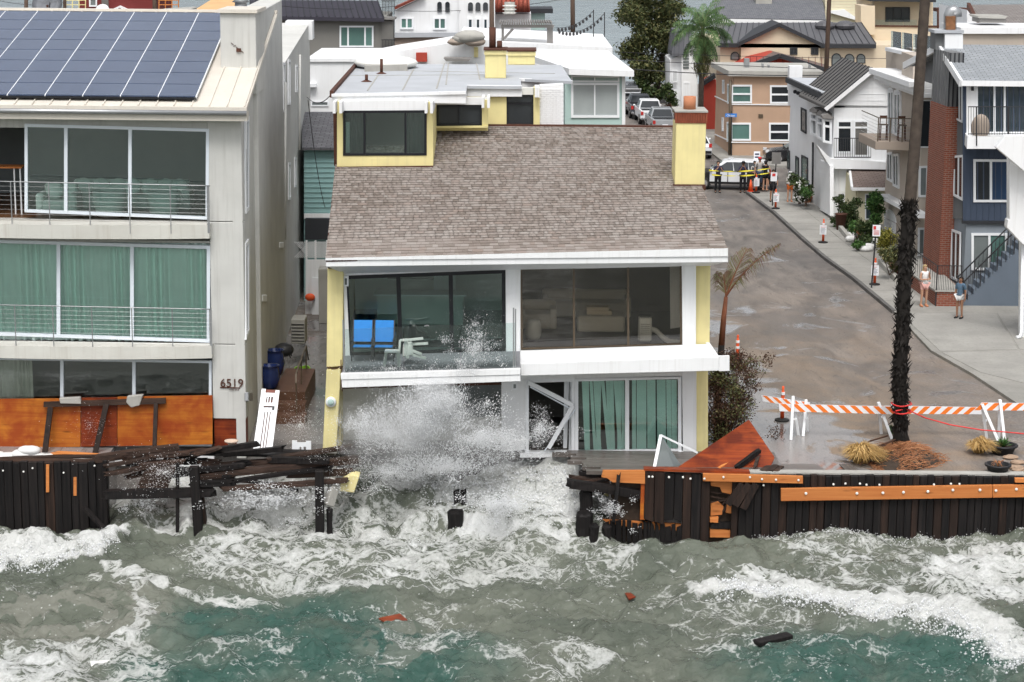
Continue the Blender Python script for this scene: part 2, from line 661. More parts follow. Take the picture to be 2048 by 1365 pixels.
y0 = 121.0
while y0 > 88:
    y1 = y0 - random.uniform(2.0, 2.6)
    for k in range(2):
        w0, w1 = .12 + k * 1.75, .12 + k * 1.75 + 1.71
        q = [Vector((kerb_at(y0) + w0, y0, .104)), Vector((kerb_at(y0) + w1, y0, .104)), Vector((kerb_at(y1) + w1, y1 + .05, .104)), Vector((kerb_at(y1) + w0, y1 + .05, .104))]
        MB().prism(q, (0, 0, .018 + random.uniform(0, .006))).build('paving_slab', 'slab', sidewalk)
    y0 = y1
for q in ([(1800, 628), (1990, 628), (2035, 700), (1880, 703)], [(1884, 706), (2037, 703), (2100, 780), (1962, 746)], [(1995, 628), (2140, 628), (2200, 700), (2040, 700)]):
    MB().prism([onZ(x, y, .104) for x, y in q], (0, 0, .02)).build('paving_slab', 'slab', sidewalk)
# pavement on the far side of the cross street
far = MB().prism([Vector((14, 136.5, 0)), Vector((60, 135.5, 0)), Vector((60, 160, 0)), Vector((12.6, 160, 0))], (0, 0, .13))
tag(far.build('pavement', 'pavement'), kind='structure')
# white wash lines of the cross street are absent; the bay lies behind the houses
def shade_bay():
    t = NT('bay_water')
    v = t.coord((1, .35, 1))
    n1 = t.noise(v, .5, 5, .6)
    n2 = t.noise(v, .06, 4, .6)
    c = t.mix(n2, (.16, .23, .27), (.24, .32, .36))
    t.bsdf(c, .12, .5, 0, n1, .4, .3)


shade_bay()
bay = MB().add([(-900, 206, -1.2), (900, 206, -1.2), (900, 2600, -1.2), (-900, 2600, -1.2)], [(0, 1, 2, 3)])
tag(bay.build('bay_water', 'bay_water'), kind='structure')

# ------------------------------------------------------------------ the sea
ZW = -1.8


def to_px(P):
    """photograph coordinates of scene points, used once to lay out where the foam lies"""
    M = np.array(CR.transposed())
    q = (P - np.array(CAMP)) @ M.T
    return 1024 - FPX * q[:, 0] / q[:, 2], 682.5 + FPX * q[:, 1] / q[:, 2]


STEP = .065
fx = np.arange(-21, 22, STEP)
fy = np.arange(43.5, 62.6, STEP)
NX, NY = len(fx), len(fy)


def field(lo, hi, p=1.5, ang=None, spread=.6, seed=1):
    """random surface with wavelengths lo..hi metres"""
    r = np.random.default_rng(seed)
    kx = np.fft.fftfreq(NX, STEP)[None, :]
    ky = np.fft.fftfreq(NY, STEP)[:, None]
    k = np.sqrt(kx ** 2 + ky ** 2) + 1e-9
    amp = np.where((k > 1 / hi) & (k < 1 / lo), k ** -p, 0)
    if ang is not None:
        th = np.arctan2(ky, kx)
        d = np.abs(np.cos(th - ang))
        amp = amp * (spread + (1 - spread) * d ** 4)
    f = np.fft.ifft2(amp * np.exp(2j * PI * r.random((NY, NX)))).real
    return f / f.std()


GX, GY = np.meshgrid(fx, fy)
flat = np.stack([GX.ravel(), GY.ravel(), np.full(GX.size, ZW)], 1)
PXc, PYc = to_px(flat)
PXc = PXc.reshape(NY, NX); PYc = PYc.reshape(NY, NX)


def line_d(pts):
    d = np.full(PXc.shape, 1e9); sgn = np.zeros(PXc.shape)
    for (ax, ay), (bx_, by_) in zip(pts[:-1], pts[1:]):
        ux, uy = bx_ - ax, by_ - ay
        L = ux * ux + uy * uy
        tt = np.clip(((PXc - ax) * ux + (PYc - ay) * uy) / L, 0, 1)
        ex, ey = PXc - ax - tt * ux, PYc - ay - tt * uy
        e = np.sqrt(ex ** 2 + ey ** 2)
        m = e < d
        sgn = np.where(m, np.sign(ux * (PYc - ay) - uy * (PXc - ax)), sgn)
        d = np.minimum(d, e)
    return d, sgn


def ell(cx, cy, rx, ry, soft=.5):
    q = np.sqrt(((PXc - cx) / rx) ** 2 + ((PYc - cy) / ry) ** 2)
    return np.clip((1 - q) / soft, 0, 1)


def sm(a):
    a = np.clip(a, 0, 1)
    return a * a * (3 - 2 * a)


foam = np.zeros((NY, NX))
for a, s_ in ((ell(540, 1018, 210, 52), .73), (ell(960, 1005, 190, 62), .70), (ell(1090, 1035, 150, 42), .78), (ell(1230, 1012, 110, 45), .8), (ell(430, 1025, 150, 36), .8),
              (ell(300, 1010, 110, 40), .7), (ell(730, 1110, 480, 88), .57), (ell(950, 1085, 330, 50), .56), (ell(640, 1090, 260, 60), .61), (ell(1020, 950, 330, 60), .70),
              (ell(1750, 1130, 190, 75), .5), (ell(1990, 1160, 190, 90), .72), (ell(1480, 1260, 190, 70), .46), (ell(1290, 1085, 220, 35), .48), (ell(1130, 1120, 200, 70), .46),
              (ell(1600, 1310, 160, 70), .36), (ell(1100, 1260, 360, 110), .28), (ell(150, 1065, 240, 20), .4), (ell(1650, 1085, 420, 22), .5), (ell(180, 1330, 210, 70), .58), (ell(60, 1345, 130, 40), .68), (ell(860, 1270, 130, 60), .46), (ell(620, 1340, 220, 40), .36)):
    foam = np.maximum(foam, sm(a * 1.6) * s_)
LINES = [([(-60, 1125), (40, 1120), (120, 1122), (175, 1110), (230, 1090)], 20, .97, .22), ([(215, 1140), (300, 1170), (400, 1188), (520, 1186)], 9, .75, .08),
         ([(265, 1180), (282, 1225), (262, 1275), (215, 1310)], 24, .70, .05), ([(180, 1155), (290, 1190)], 12, .6, .05),
         ([(1420, 1205), (1500, 1192), (1570, 1200), (1700, 1222), (1800, 1236), (1880, 1252), (1960, 1285), (2060, 1330), (2130, 1370)], 26, 1.0, .34),
         ([(1650, 1105), (1700, 1160), (1800, 1190)], 14, .62, .05), ([(300, 1062), (370, 1052), (470, 1068)], 12, .8, .06), ([(880, 1062), (1000, 1070), (1140, 1075)], 14, .9, .08),
         ([(1215, 1085), (1300, 1100), (1420, 1075)], 8, .6, .04), ([(1560, 1068), (1700, 1075), (1900, 1068), (2060, 1062)], 9, .7, .04)]
wob = field(.5, 3.0, 1.2, seed=11) * 6
lump = field(.14, .9, 1.0, seed=3)
H = .15 * field(2.2, 7.0, 2.2, ang=PI / 2, spread=.25, seed=4) + .08 * field(.6, 2.2, 1.5, ang=PI / 2.3, spread=.5, seed=5) + .024 * field(.16, .7, 1.1, seed=6)
for pts, wd, s_, hh in LINES:
    d, sg = line_d(pts)
    d = np.maximum(0, d + wob)
    k = np.exp(-(d / wd) ** 2)
    kk = np.where(sg > 0, np.exp(-(d / (wd * .55)) ** 2), np.exp(-(d / (wd * 1.9)) ** 2))
    foam = np.maximum(foam, s_ * (kk if wd > 18 else k))
    H += hh * np.where(sg > 0, np.exp(-(d / (wd * .7)) ** 2), np.exp(-(d / (wd * 2.4)) ** 2))
foam = np.maximum(foam, np.clip(.27 + .13 * field(1.5, 7.0, 1.6, ang=PI / 2.2, spread=.4, seed=33), 0, .52))
churn = sm(np.clip((foam - .7) / .25, 0, 1))
H += churn * (.03 * lump + .03 * field(.4, 1.4, 1, seed=9))
# the surge running up through the gap in the sea wall to the house
gap = np.clip((GX + 12.0) / 1.0, 0, 1) * np.clip((3.3 - GX) / 1.2, 0, 1)
mid = np.exp(-((GX - 1.0) / 2.0) ** 2)
run = np.clip((GY - 58.2) / 2.5, 0, 1)
H += gap * sm(run) * (.72 + .68 * mid + .10 * field(.8, 3.0, 1.4, seed=14))
H += gap * sm(np.clip((GY - 57.2) / 1.4, 0, 1)) * .07 * field(.5, 2.0, 1.2, seed=15)
foam = np.maximum(foam, gap * run * (.55 + .12 * field(.6, 2.5, 1.2, seed=16)))
teal = np.zeros((NY, NX))
for a in (ell(560, 1270, 330, 120), ell(1750, 1330, 420, 90), ell(760, 1330, 330, 90), ell(380, 1340, 200, 60)):
    teal = np.maximum(teal, sm(a))
slick = np.maximum(sm(ell(160, 1235, 260, 90)), .6 * sm(ell(800, 1290, 120, 70)))
ex = np.concatenate([[-200, -90, -50, -32, -25], fx, [26, 33, 52, 90, 200]])
ey = np.concatenate([[-150, -40, 5, 28, 38], fy])


def pad(a, m='edge'):
    return np.pad(a, ((5, 0), (5, 5)), mode=m)


AX, AY = np.meshgrid(ex, ey)
damp_ = pad(np.minimum(np.minimum(np.clip((GX + 21) / 2, 0, 1), np.clip((22 - GX) / 2, 0, 1)), np.clip((GY - 43.5) / 1.2, 0, 1)))
AZ = ZW + pad(H) * damp_
n_x, n_y = len(ex), len(ey)
idx = np.arange(n_x * n_y).reshape(n_y, n_x)
faces = np.stack([idx[:-1, :-1].ravel(), idx[:-1, 1:].ravel(), idx[1:, 1:].ravel(), idx[1:, :-1].ravel()], 1)


def shade_sea():
    t = NT('sea_water')
    v = t.coord()

    def attr(nm):
        a = t.n('ShaderNodeAttribute')
        a.attribute_name = nm
        return a.outputs['Fac']
    fo, te, sk = attr('foam'), attr('teal'), attr('slick')
    big = t.noise(v, .35, 5, .6, .4)
    c = t.mix(t.ramp(big, [(.35, 0), (.65, 1)]), (.082, .095, .074), (.138, .150, .120))
    c = t.mix(t.math('MULTIPLY', te, t.ramp(t.noise(v, .5, 4, .6, .8), [(.3, .45), (.55, 1)])), c, (.032, .080, .064))
    # surface film, pale smooth islands
    fl = t.ramp(t.noise(v, 1.1, 3, .5, .8), [(.47, 0), (.49, 1)])
    c = t.mix(t.math('MULTIPLY', t.math('MULTIPLY', fl, sk), .65), c, (.20, .20, .17))
    # foam lace: warped cells and veins
    wv = t.n('ShaderNodeTexNoise')
    wv.inputs['Scale'].default_value = 1.1
    wv.inputs['Detail'].default_value = 4
    t.l(v, wv.inputs['Vector'])
    wp = t.n('ShaderNodeVectorMath', operation='MULTIPLY_ADD')
    t.l(wv.outputs['Color'], wp.inputs[0])
    wp.inputs[1].default_value = (1.5, 1.5, 0)
    t.l(v, wp.inputs[2])
    st = t.n('ShaderNodeVectorMath', operation='MULTIPLY')
    t.l(wp.outputs[0], st.inputs[0])
    st.inputs[1].default_value = (.55, 1.35, .2)

    def cells(sc):
        vo = t.n('ShaderNodeTexVoronoi')
        vo.feature = 'DISTANCE_TO_EDGE'
        vo.inputs['Scale'].default_value = sc
        t.l(st.outputs[0], vo.inputs['Vector'])
        return t.math('MULTIPLY', vo.outputs['Distance'], 2.2, True)
    veins = t.math('MULTIPLY', t.math('ABSOLUTE', t.math('ADD', t.noise(st.outputs[0], 1.7, 7, .68, .5), -.5)), 5.0, True)
    lace = t.math('MINIMUM', t.math('MINIMUM', cells(1.5), t.math('ADD', cells(3.6), .12)), t.math('ADD', veins, .05))
    lace = t.math('ADD', lace, t.math('MULTIPLY', t.math('ADD', t.noise(v, 9, 5, .7), -.5), .55))
    lace = t.math('ADD', lace, t.math('MULTIPLY', t.math('ADD', t.noise(v, .8, 3, .6), -.5), .5))
    ff = t.math('SUBTRACT', t.math('MULTIPLY', fo, 1.5), t.math('ADD', t.math('MULTIPLY', lace, 1.5), .47))
    mask = t.ramp(ff, [(0.0, 0), (.2, .5), (.62, 1)])
    # single flecks of froth
    vf = t.n('ShaderNodeTexVoronoi')
    vf.inputs['Scale'].default_value = 5.5
    vf.inputs['Randomness'].default_value = 1
    t.l(v, vf.inputs['Vector'])
    fk = t.math('MULTIPLY', t.ramp(vf.outputs['Distance'], [(.09, 1), (.16, 0)]), t.ramp(t.noise(v, .5, 4, .65), [(.48, 0), (.62, 1)]))
    mask = t.math('MAXIMUM', mask, t.math('MULTIPLY', fk, .8))
    cream = t.mix(t.noise(v, .4, 3), (.76, .78, .78), (.60, .60, .57))
    c = t.mix(mask, c, cream)
    rough = t.math('ADD', .07, t.math('MULTIPLY', mask, .75), True)
    rip = t.noise(t.coord((1, 1.9, 1)), 2.6, 6, .66, .8)
    fr = t.math('MULTIPLY', t.noise(v, 14, 5, .7), mask)
    b = t.bsdf(c, rough, .5, 0, t.math('ADD', t.math('MULTIPLY', rip, t.math('SUBTRACT', 1.15, mask)), t.math('MULTIPLY', fr, 1.1)), .85, .13)
    b.inputs['IOR'].default_value = 1.33


shade_sea()
sea = rawmesh('water', np.stack([AX.ravel(), AY.ravel(), AZ.ravel()], 1), faces, 'sea_water', smooth=True,
              attrs={'foam': pad(foam).ravel(), 'teal': pad(teal).ravel(), 'slick': pad(slick).ravel()})
tag(sea, kind='structure')


def sea_z(x, y):
    i = int(round((x + 21) / STEP)); j = int(round((y - 43.5) / STEP))
    return ZW + float(H[min(max(j, 0), NY - 1), min(max(i, 0), NX - 1)])

# ================================================================== left house
FL = Fr((-8.0, 62, 0), -1.0)
cornerP = FL.P(490, 700)
lh = thing('beach_house', 'grey stucco three storey beach house with solar panels on its roof and number 6519', 'house', (cornerP.x, cornerP.y, 0))
UC = (cornerP - FL.p).dot(FL.u)            # right corner along the front
UE = FL.U(421, 600)                        # right end of the glass
UL = FL.U(-260, 600)                       # left end, beyond the picture
zF3, zF2 = FL.Z(230, 441), FL.Z(230, 686)
KL = -0.037
DL = Vector((KL, 1, 0)).normalized()
zE = FL.Z(250, 238)                        # underside of the eave
PIT = .171


def roofL(u, s):                            # a point on the roof plane, s metres up the slope from the front edge
    b = FL.W(u, -.55, zE + .42)
    return b + DL * s + UP * (s * PIT)


def on_roofL(x, y, dz=0.0):
    a = roofL(0, 0); b = roofL(1, 0); c = roofL(0, 1)
    n = (b - a).cross(c - a).normalized()
    d = ray(x, y)
    return CAMP + d * ((a + UP * dz - CAMP).dot(n) / d.dot(n))


# pier at the right end, in three lifts with a score line between them
for z0, z1 in ((FL.Z(455, 838), zF2 - .02), (zF2, zF3 - .02), (zF3, zE)):
    MB().fbox(FL, UE + .01, UC, 0, .5, z0, z1).build('pier', 'grey_stucco', lh, bevel=.015)
MB().fbox(FL, UE + .03, UC - .02, .05, .5, -.2, FL.Z(455, 838) - .005).build('plywood_cover', 'plywood_red', lh)
# floors between storeys with the bowed balcony edges
for nm, zt, zb in (('balcony', FL.P(230, 450, .6).z, FL.P(230, 478, .6).z), ('balcony', FL.P(230, 693, .6).z, FL.P(230, 718, .6).z)):
    pl = [FL.W(UL, 5.8, zb), FL.W(UL, -.55, zb)]
    for i in range(25):
        f = i / 24
        u = lerp(UL, UE + .06, f)
        pl.append(FL.W(u, -(.35 + .4 * math.sin(PI * max(0, (f - .1) / .9)) ** .8), zb))
    pl += [FL.W(UE + .06, 5.8, zb)]
    MB().prism(pl, (0, 0, zt - zb)).build(nm, 'grey_stucco_band', lh, bevel=.012)
zB3, zB2 = FL.P(230, 450, .6).z, FL.P(230, 693, .6).z
MB().fbox(FL, UL, UE, .02, .3, zB3, FL.Z(230, 441)).build('sill', 'concrete', lh)
MB().fbox(FL, UL, UE, .02, .3, zB2, FL.Z(230, 688)).build('sill', 'concrete', lh)
MB().fbox(FL, UL, UE, .05, .3, FL.Z(230, 481), FL.Z(230, 492) + .1).build('lintel', 'grey_stucco', lh)
MB().fbox(FL, UL, UE, .05, .3, zE - .3, zE + .1).build('lintel', 'grey_stucco', lh)
MB().fbox(FL, UL, UE, .05, .3, -.6, FL.Z(230, 905)).build('plinth', 'white_wall', lh)
# rooms
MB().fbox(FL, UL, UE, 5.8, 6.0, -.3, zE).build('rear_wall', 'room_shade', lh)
MB().fbox(FL, UL - .2, UL, .1, 6.0, -.3, zE).build('side_wall', 'grey_stucco', lh)
MB().fbox(FL, UL, UE, .3, 5.8, zB3 + .002, zB3 + .05).build('floor', 'wood_floor', lh)
MB().fbox(FL, UL, UE, .3, 5.8, -.1, .05).build('floor', 'dark_floor', lh)
MB().fbox(FL, UL, UE, .3, 5.8, zE - .02, zE + .1).build('ceiling', 'interior_wall', lh)
# right-hand wall, running back from the corner
FS = Fr((cornerP.x, cornerP.y, 0), 90 - math.degrees(math.atan(KL)))
FS2 = Fr((cornerP.x + .14, cornerP.y, 0), 90 - math.degrees(math.atan(KL)))
sw = [FS.W(0, 0, -.3), FS.W(4.4, 0, -.3), FS.W(4.4, 0, zE + .35 + 4.4 * PIT), FS.W(0, 0, zE)]
MB().prism([p - FS.n * .02 for p in sw], -FS.n * .28).build('side_wall', 'grey_stucco', lh)
zC = onY(476, 28, 66.4).z
MB().prism([FS.W(4.4, -.12, -.3), FS.W(15.5, -.12, -.3), FS.W(15.5, -.12, zC), FS.W(4.4, -.12, zC)], -FS.n * .8).build('side_wall', 'grey_stucco', lh, bevel=.02)
zR = onY(590, 66, 88).z
MB().prism([FS.W(15.5, -.02, -.3), FS.W(34, -.02, -.3), FS.W(34, -.02, zR), FS.W(15.5, -.02, zR - .8)], -FS.n * 8).build('rear_wing', 'grey_stucco', lh)
MB().prism([FS.W(33, -.2, zR - .7), FS.W(34.4, -.2, zR - .7), FS.W(34.4, -.2, zR + .12), FS.W(33, -.2, zR + .12)], -FS.n * 1.2).build('parapet', 'white_wall', lh)
# chimney block on the roof
c0 = onY(442, 150, 66.2); c1 = onY(512, 28, 66.2)
ch = MB().box((c0.x, 66.2, c0.z - .6), (c1.x - .01, 68.4, c1.z + .02)).build('chimney', 'grey_stucco', lh, bevel=.02)
MB().box((c0.x - .06, 66.1, c1.z + .02), (c1.x + .05, 68.5, c1.z + .13)).build('cap', 'metal_roof', ch)
MB().box((c0.x - .03, 65.6, c0.z - .05), (c1.x - .06, 66.2, c0.z + .06)).build('flashing', 'rust_brown', ch)
mb = MB()
for i in range(5):
    a = onY(462 + i * 5, 86 + i * 4 + (i % 2) * 3, 66.18)
    b = onY(467 + i * 5, 90 + i * 4 - (i % 2) * 3, 66.18)
    mb.bar(a, b, .015, .015)
mb.box(tuple(onY(473, 104, 66.2) - Vector((0, .06, 0))), tuple(onY(482, 97, 66.2)))
mb.build('outlet_box', 'rust_brown', ch)
# roof
UR = (on_roofL(488, 225) - FL.p).dot(FL.u)
SR = 12.6
slab = [roofL(UL - 1, 0), roofL(UR, 0), roofL(UR, SR), roofL(UL - 1, SR)]
roof = MB().prism(slab, (0, 0, -.12)).build('roof', 'metal_roof', lh)
MB().prism([roofL(UL - 1, 0) + Vector((0, -.02, -.14)), roofL(UR, 0) + Vector((0, -.02, -.14)), roofL(UR, 0) + Vector((0, -.02, -.40)), roofL(UL - 1, 0) + Vector((0, -.02, -.40))], (0, .5, 0)).build('fascia', 'metal_roof', roof)
MB().tube([roofL(UL - 1, 0) + Vector((0, -.08, -.16)), roofL(UR, 0) + Vector((0, -.08, -.16))], .07, 8).build('gutter', 'steel', roof, True)
MB().fbox(FL, UL - .5, UC, -.18, .02, zE - .03, zE + .2).build('soffit_board', 'white_paint', roof)
u = UR - .06
while u > UL:
    MB().bar(roofL(u, .02) + UP * .02, roofL(u, SR) + UP * .02, .03, .05).build('roof_seam', 'metal_roof', roof)
    u -= .52
MB().bar(roofL(UL, SR) + UP * .05, roofL(UR, SR) + UP * .05, .3, .08).build('ridge_cap', 'metal_roof', roof)


def shade_panel():
    t = NT('solar')
    v = t.coord()
    sp = t.n('ShaderNodeSeparateXYZ')
    t.l(v, sp.inputs[0])

    def grid(o, f):
        m = t.math('FRACT', t.math('MULTIPLY', o, f))
        return t.math('GREATER_THAN', t.math('ABSOLUTE', t.math('ADD', m, -.5)), .47)
    c = t.mix(t.noise(v, .6, 4), (.038, .058, .112), (.07, .095, .155))
    c = t.mix(t.math('MULTIPLY', grid(sp.outputs['Z'], 34), .35), c, (.16, .17, .2))
    t.bsdf(c, .24, .7)


shade_panel()
pr = on_roofL(394, 195, .14)
uR = (pr - FL.p).dot(FL.u)
sB = (pr - roofL(uR, 0)).dot(DL)
uStep = (on_roofL(394, 195, .14) - on_roofL(99, 184, .14)).dot(FL.u) / 4
sTop = (on_roofL(300, 29, .14) - roofL(0, 0)).dot(DL)
rows = 8
sStep = (sTop - sB) / rows
for i in range(8):
    for j in range(rows):
        u1 = uR - i * uStep - .014; u0 = uR - (i + 1) * uStep + .014
        s0 = sB + j * sStep + .03; s1 = sB + (j + 1) * sStep - .03
        dz = UP * .17
        pn = MB().prism([roofL(u0, s0) + dz, roofL(u1, s0) + dz, roofL(u1, s1) + dz, roofL(u0, s1) + dz], (0, 0, -.04)).build('solar_panel', 'solar', lh)
    MB().bar(roofL(uR - i * uStep, sB) + UP * .135, roofL(uR - i * uStep, sTop) + UP * .135, .032, .06).build('panel_rail', 'white_frame', lh)
for j in range(rows + 1):
    MB().bar(roofL(uR, sB + j * sStep) + UP * .10, roofL(uR - 8 * uStep, sB + j * sStep) + UP * .10, .07, .05).build('panel_rail', 'black_frame', lh)

# windows of the front
win(FL, [(49, 248), (418, 258), (417, 440), (49, 425)], lh, 'alu_frame', 'glass_teal', .09, .12, .02, dv=[(131.5 - 49) / 369, (260 - 49) / 369], dw=.10)
win(FL, [(-260, 473), (420, 492), (420, 686), (-260, 663)], lh, 'alu_frame', 'glass_mint', .10, .12, .02, dv=[(-35 + 260) / 680, (117 + 260) / 680, (264 + 260) / 680], dw=.11)
win(FL, [(-260, 711), (423, 722), (423, 893), (-260, 893)], lh, 'alu_frame', 'glass_clear', .08, .12, .02, dv=[(-20 + 260) / 683, (124 + 260) / 683, (268 + 260) / 683], dw=.10)
win(FS, [(492, 240), (499, 233), (499, 420), (493, 428)], lh, 'white_frame', 'glass_blue', .12, .06, .05)
win(FS, [(492, 487), (499, 478), (499, 665), (493, 680)], lh, 'white_frame', 'glass_blue', .12, .06, .05)
for q in ((566, 125, 571, 225), (577, 120, 582, 210), (592, 130, 596, 185), (568, 330, 572, 420), (578, 325, 582, 400), (590, 315, 593, 375), (560, 520, 567, 590)):
    win(FS2 if q[0] < 556 else FS, q, lh, 'white_frame', 'glass_grey', .10, .05, .06)
# curtains behind the glass


def curtain(fr, x0, x1, yt, yb, v, mat, parent, amp=.07, per=.22, name='curtain'):
    A = fr.P(x0, yt, -v); B = fr.P(x1, yt, -v)
    zb = fr.P((x0 + x1) / 2, yb, -v).z
    n = max(8, int((B - A).length / per * 8))
    m = MB(); vs = []
    ph = 0
    for i in range(n + 1):
        p = lerp(A, B, i / n)
        ph += random.uniform(.25, 1.3)
        d = fr.n * (amp * (.6 + .5 * math.sin(i * .13 + x0)) * math.sin(ph))
        vs += [p + d, Vector((p.x, p.y, zb)) + d * 1.3 + fr.u * random.uniform(-.01, .01)]
    m.add(vs, [(2 * i, 2 * i + 1, 2 * i + 3, 2 * i + 2) for i in range(n)])
    return m.build(name, mat, parent, True)


curtain(FL, -240, 116, 478, 690, .2, 'curtain_mint', lh)
curtain(FL, 112, 265, 480, 690, .22, 'curtain_mint', lh)
curtain(FL, 262, 418, 485, 695, .2, 'curtain_mint', lh)
curtain(FL, -200, 64, 712, 800, .25, 'curtain_grey', lh, .06, .15)
MB().fbox(FL, UL, UE, .8, .9, zB2, zB3 - .3).build('drape_backing', 'interior_wall', lh)
# cable railings
for yl, yr, zs, xs in ((362, 372, zB3, [-60, 21, 97, 178, 258, 340, 419]), (609, 619, zB2, [-50, 29, 105, 183, 263, 344, 424])):
    def rp(x, dz=0.0, fr=FL):
        f = (x + 260) / 685
        bow = .32 + .4 * math.sin(PI * max(0, min(1, (f - .1) / .9))) ** .8
        p = fr.P(x, lerp(yl, yr, (x + 60) / 480), bow)
        return p + UP * dz
    rl = MB()
    pts = [rp(x) for x in range(-90, 421, 15)]
    rl.tube(pts, .016, 6)
    r = rl.build('railing', 'steel', lh, True)
    for x in xs:
        a = rp(x)
        b = Vector((a.x, a.y, zs - .25))
        if x > 415:
            a = a - FL.u * .05; b = b - FL.u * .05
        MB().bar(a, b, .026 if x < 415 else .08, .03, FL.n).build('post', 'steel', r)
    zr = rp(200).z
    for k in range(1, 9):
        dz = -(zr - zs) * k / 9
        MB().tube([p + UP * dz for p in pts[::2] + [pts[-1]]], .0022, 4).build('cable', 'steel', r)
# furniture behind the top floor glass (things of their own)


def tubchair(x, y, v, mat, label, r=.5):
    p = FL.P(x, y, -v)
    z = zB3 + .05
    o = thing('tub_chair', label, 'chair', (p.x, p.y, z), 'tub chairs in the top floor room')
    m = MB().lathe((p.x, p.y, z), [(r * .72, 0), (r * .8, .03), (r, .45), (r * 1.02, .78), (r * .9, .8), (r * .84, .46)], 20)
    m.build('shell', mat, o, True)
    MB().lathe((p.x, p.y, z + .36), [(r * .8, 0), (r * .84, .1), (r * .7, .14)], 20).build('cushion', 'sofa_white', o, True)
    return o


def sofa(x, y, v, w, label, mat='sofa_white', group=None, z=None):
    p = FL.P(x, y, -v)
    z = zB3 + .05 if z is None else z
    o = thing('sofa', label, 'sofa', (p.x, p.y, z), group)
    X, Y = p.x, p.y
    MB().box((X - w / 2, Y, z), (X + w / 2, Y + .9, z + .42)).build('seat', mat, o, bevel=.05)
    MB().box((X - w / 2, Y + .7, z + .42), (X + w / 2, Y + .98, z + .85)).build('backrest', mat, o, bevel=.06)
    for s_ in (-1, 1):
        MB().box((X + s_ * w / 2 - .12, Y - .02, z), (X + s_ * w / 2 + .12, Y + .95, z + .62)).build('arm', mat, o, bevel=.05)
    k = -w / 2 + .35
    while k < w / 2 - .2:
        M = Matrix.Translation((X + k, Y + .55, z + .66)) @ Matrix.Rotation(random.uniform(-.3, .3), 4, 'Y') @ Matrix.Rotation(-.3, 4, 'X')
        MB().ball((0, 0, 0), .3, 10, 6, (1, .35, .9)).xform(M).build('pillow', mat, o, True)
        k += random.uniform(.42, .6)
    return o


tubchair(220, 412, .85, 'sofa_white', 'white tub chair behind the middle pane of the top floor glass')
tubchair(328, 418, .85, 'sofa_white', 'white tub chair behind the right pane of the top floor glass')
sofa(255, 400, 2.2, 3.6, 'long white sofa heaped with pillows behind the two tub chairs')
sofa(112, 402, 1.1, 1.0, 'small white armchair with pillow at the left end of the top floor room')
p = FL.P(18, 335, -1.2)
tb = thing('bar_table', 'tall wooden topped table with thin white legs at the open top floor doorway', 'table', (p.x, p.y, zB3 + .05))
MB().box((p.x - .6, p.y - .3, p.z), (p.x + .45, p.y + .3, p.z + .05)).build('tabletop', 'new_timber', tb)
for dx in (-.5, .2, .38):
    MB().bar((p.x + dx, p.y - .2, zB3 + .05), (p.x + dx, p.y - .2, p.z), .04, .04).build('leg', 'white_frame', tb)
# number on the pier


def text(fr, s, x, y, h, mat, name, parent=None, off=.03, ext=.012, align='LEFT'):
    cu = bpy.data.curves.new(name, 'FONT')
    cu.body = s
    cu.size = h
    cu.extrude = ext
    cu.align_x = align
    tmp = bpy.data.objects.new('tmp', cu)
    C.objects.link(tmp)
    dg = bpy.context.evaluated_depsgraph_get()
    me = bpy.data.meshes.new_from_object(tmp.evaluated_get(dg))
    bpy.data.objects.remove(tmp)
    P0 = fr.P(x, y, off)
    M = Matrix((fr.u, UP, fr.n)).transposed().to_4x4()
    M.translation = P0 - (ORG.get(parent.name, Vector()) if parent else Vector())
    me.transform(M)
    me.name = name
    me.materials.clear()
    return link(name, me, mat, parent)


num = text(FL, '6519', 440, 774, .36, 'rust_brown', 'house_number', lh)
MB().px(FL, [(440, 774.5), (480, 775.5), (480, 777.5), (440, 776.5)], .02, .03).build('number_bar', 'rust_brown', num)
text(FL, 'ocean blvd', 458, 781, .07, 'rust_brown', 'street_name', num, .03, .004)
# wall lamp and fittings on the side wall
for q in ((497, 785, 506, 803), (525, 590, 534, 604), (560, 485, 568, 497)):
    MB().rect(FS, q[0], q[1], q[2], q[3], .12, .14).build('wall_lamp', 'steel' if q[1] > 700 else 'white_frame', lh, bevel=.02)
for x, yt, yb in ((600, 110, 300), (571, 165, 480)):
    MB().tube([FS.P(x, yt, .12), FS.P(x - 1, yb, .12)], .05, 6).build('drainpipe', 'grey_stucco', lh, True)

# plywood sheets fixed over the ground floor glass, their props and what lies on them
BF = Fr(FL.W(0, -.12, 0), -1.0)
for i, (xa, xb, ta, tb_, ba, bb, mt) in enumerate(((-260, 161, 800, 797, 900, 894, 'plywood'), (162, 234, 796, 795, 894, 892, 'plywood_red'), (235, 425, 794, 791, 893, 889, 'plywood'))):
    o = MB().px(BF, [(xa, ta), (xb, tb_), (xb, bb), (xa, ba)], .03, .02 * i).build('plywood_sheet', mt)
    tag(o, ('long orange plywood sheet over the left ground floor glass', 'dark red wet plywood sheet between two orange sheets', 'orange plywood sheet ending at the grey pier')[i], 'plywood', 'plywood sheets over the ground floor glass')
o = MB().px(BF, [(87, 805), (331, 797), (331, 808), (87, 815)], .09, .18).build('brace_beam', 'tar_brown')
tag(o, 'dark timber beam laid along the top of the plywood sheets', 'timber')
for (xa, ya, xb, yb, wd), lb in zip(((101, 815, 87, 928, .16), (213, 808, 188, 918, .16), (312, 806, 309, 898, .12)), ('leftmost dark leaning prop under the beam on the plywood', 'middle dark leaning prop under the beam on the plywood', 'right upright thin prop under the beam on the plywood')):
    a = BF.P(xa, ya, .2); b = BF.P(xb, yb, .7)
    tag(MB().bar(a, b, wd, .09, BF.n).build('timber_prop', 'tar_brown_z'), lb, 'timber', 'props against the plywood')
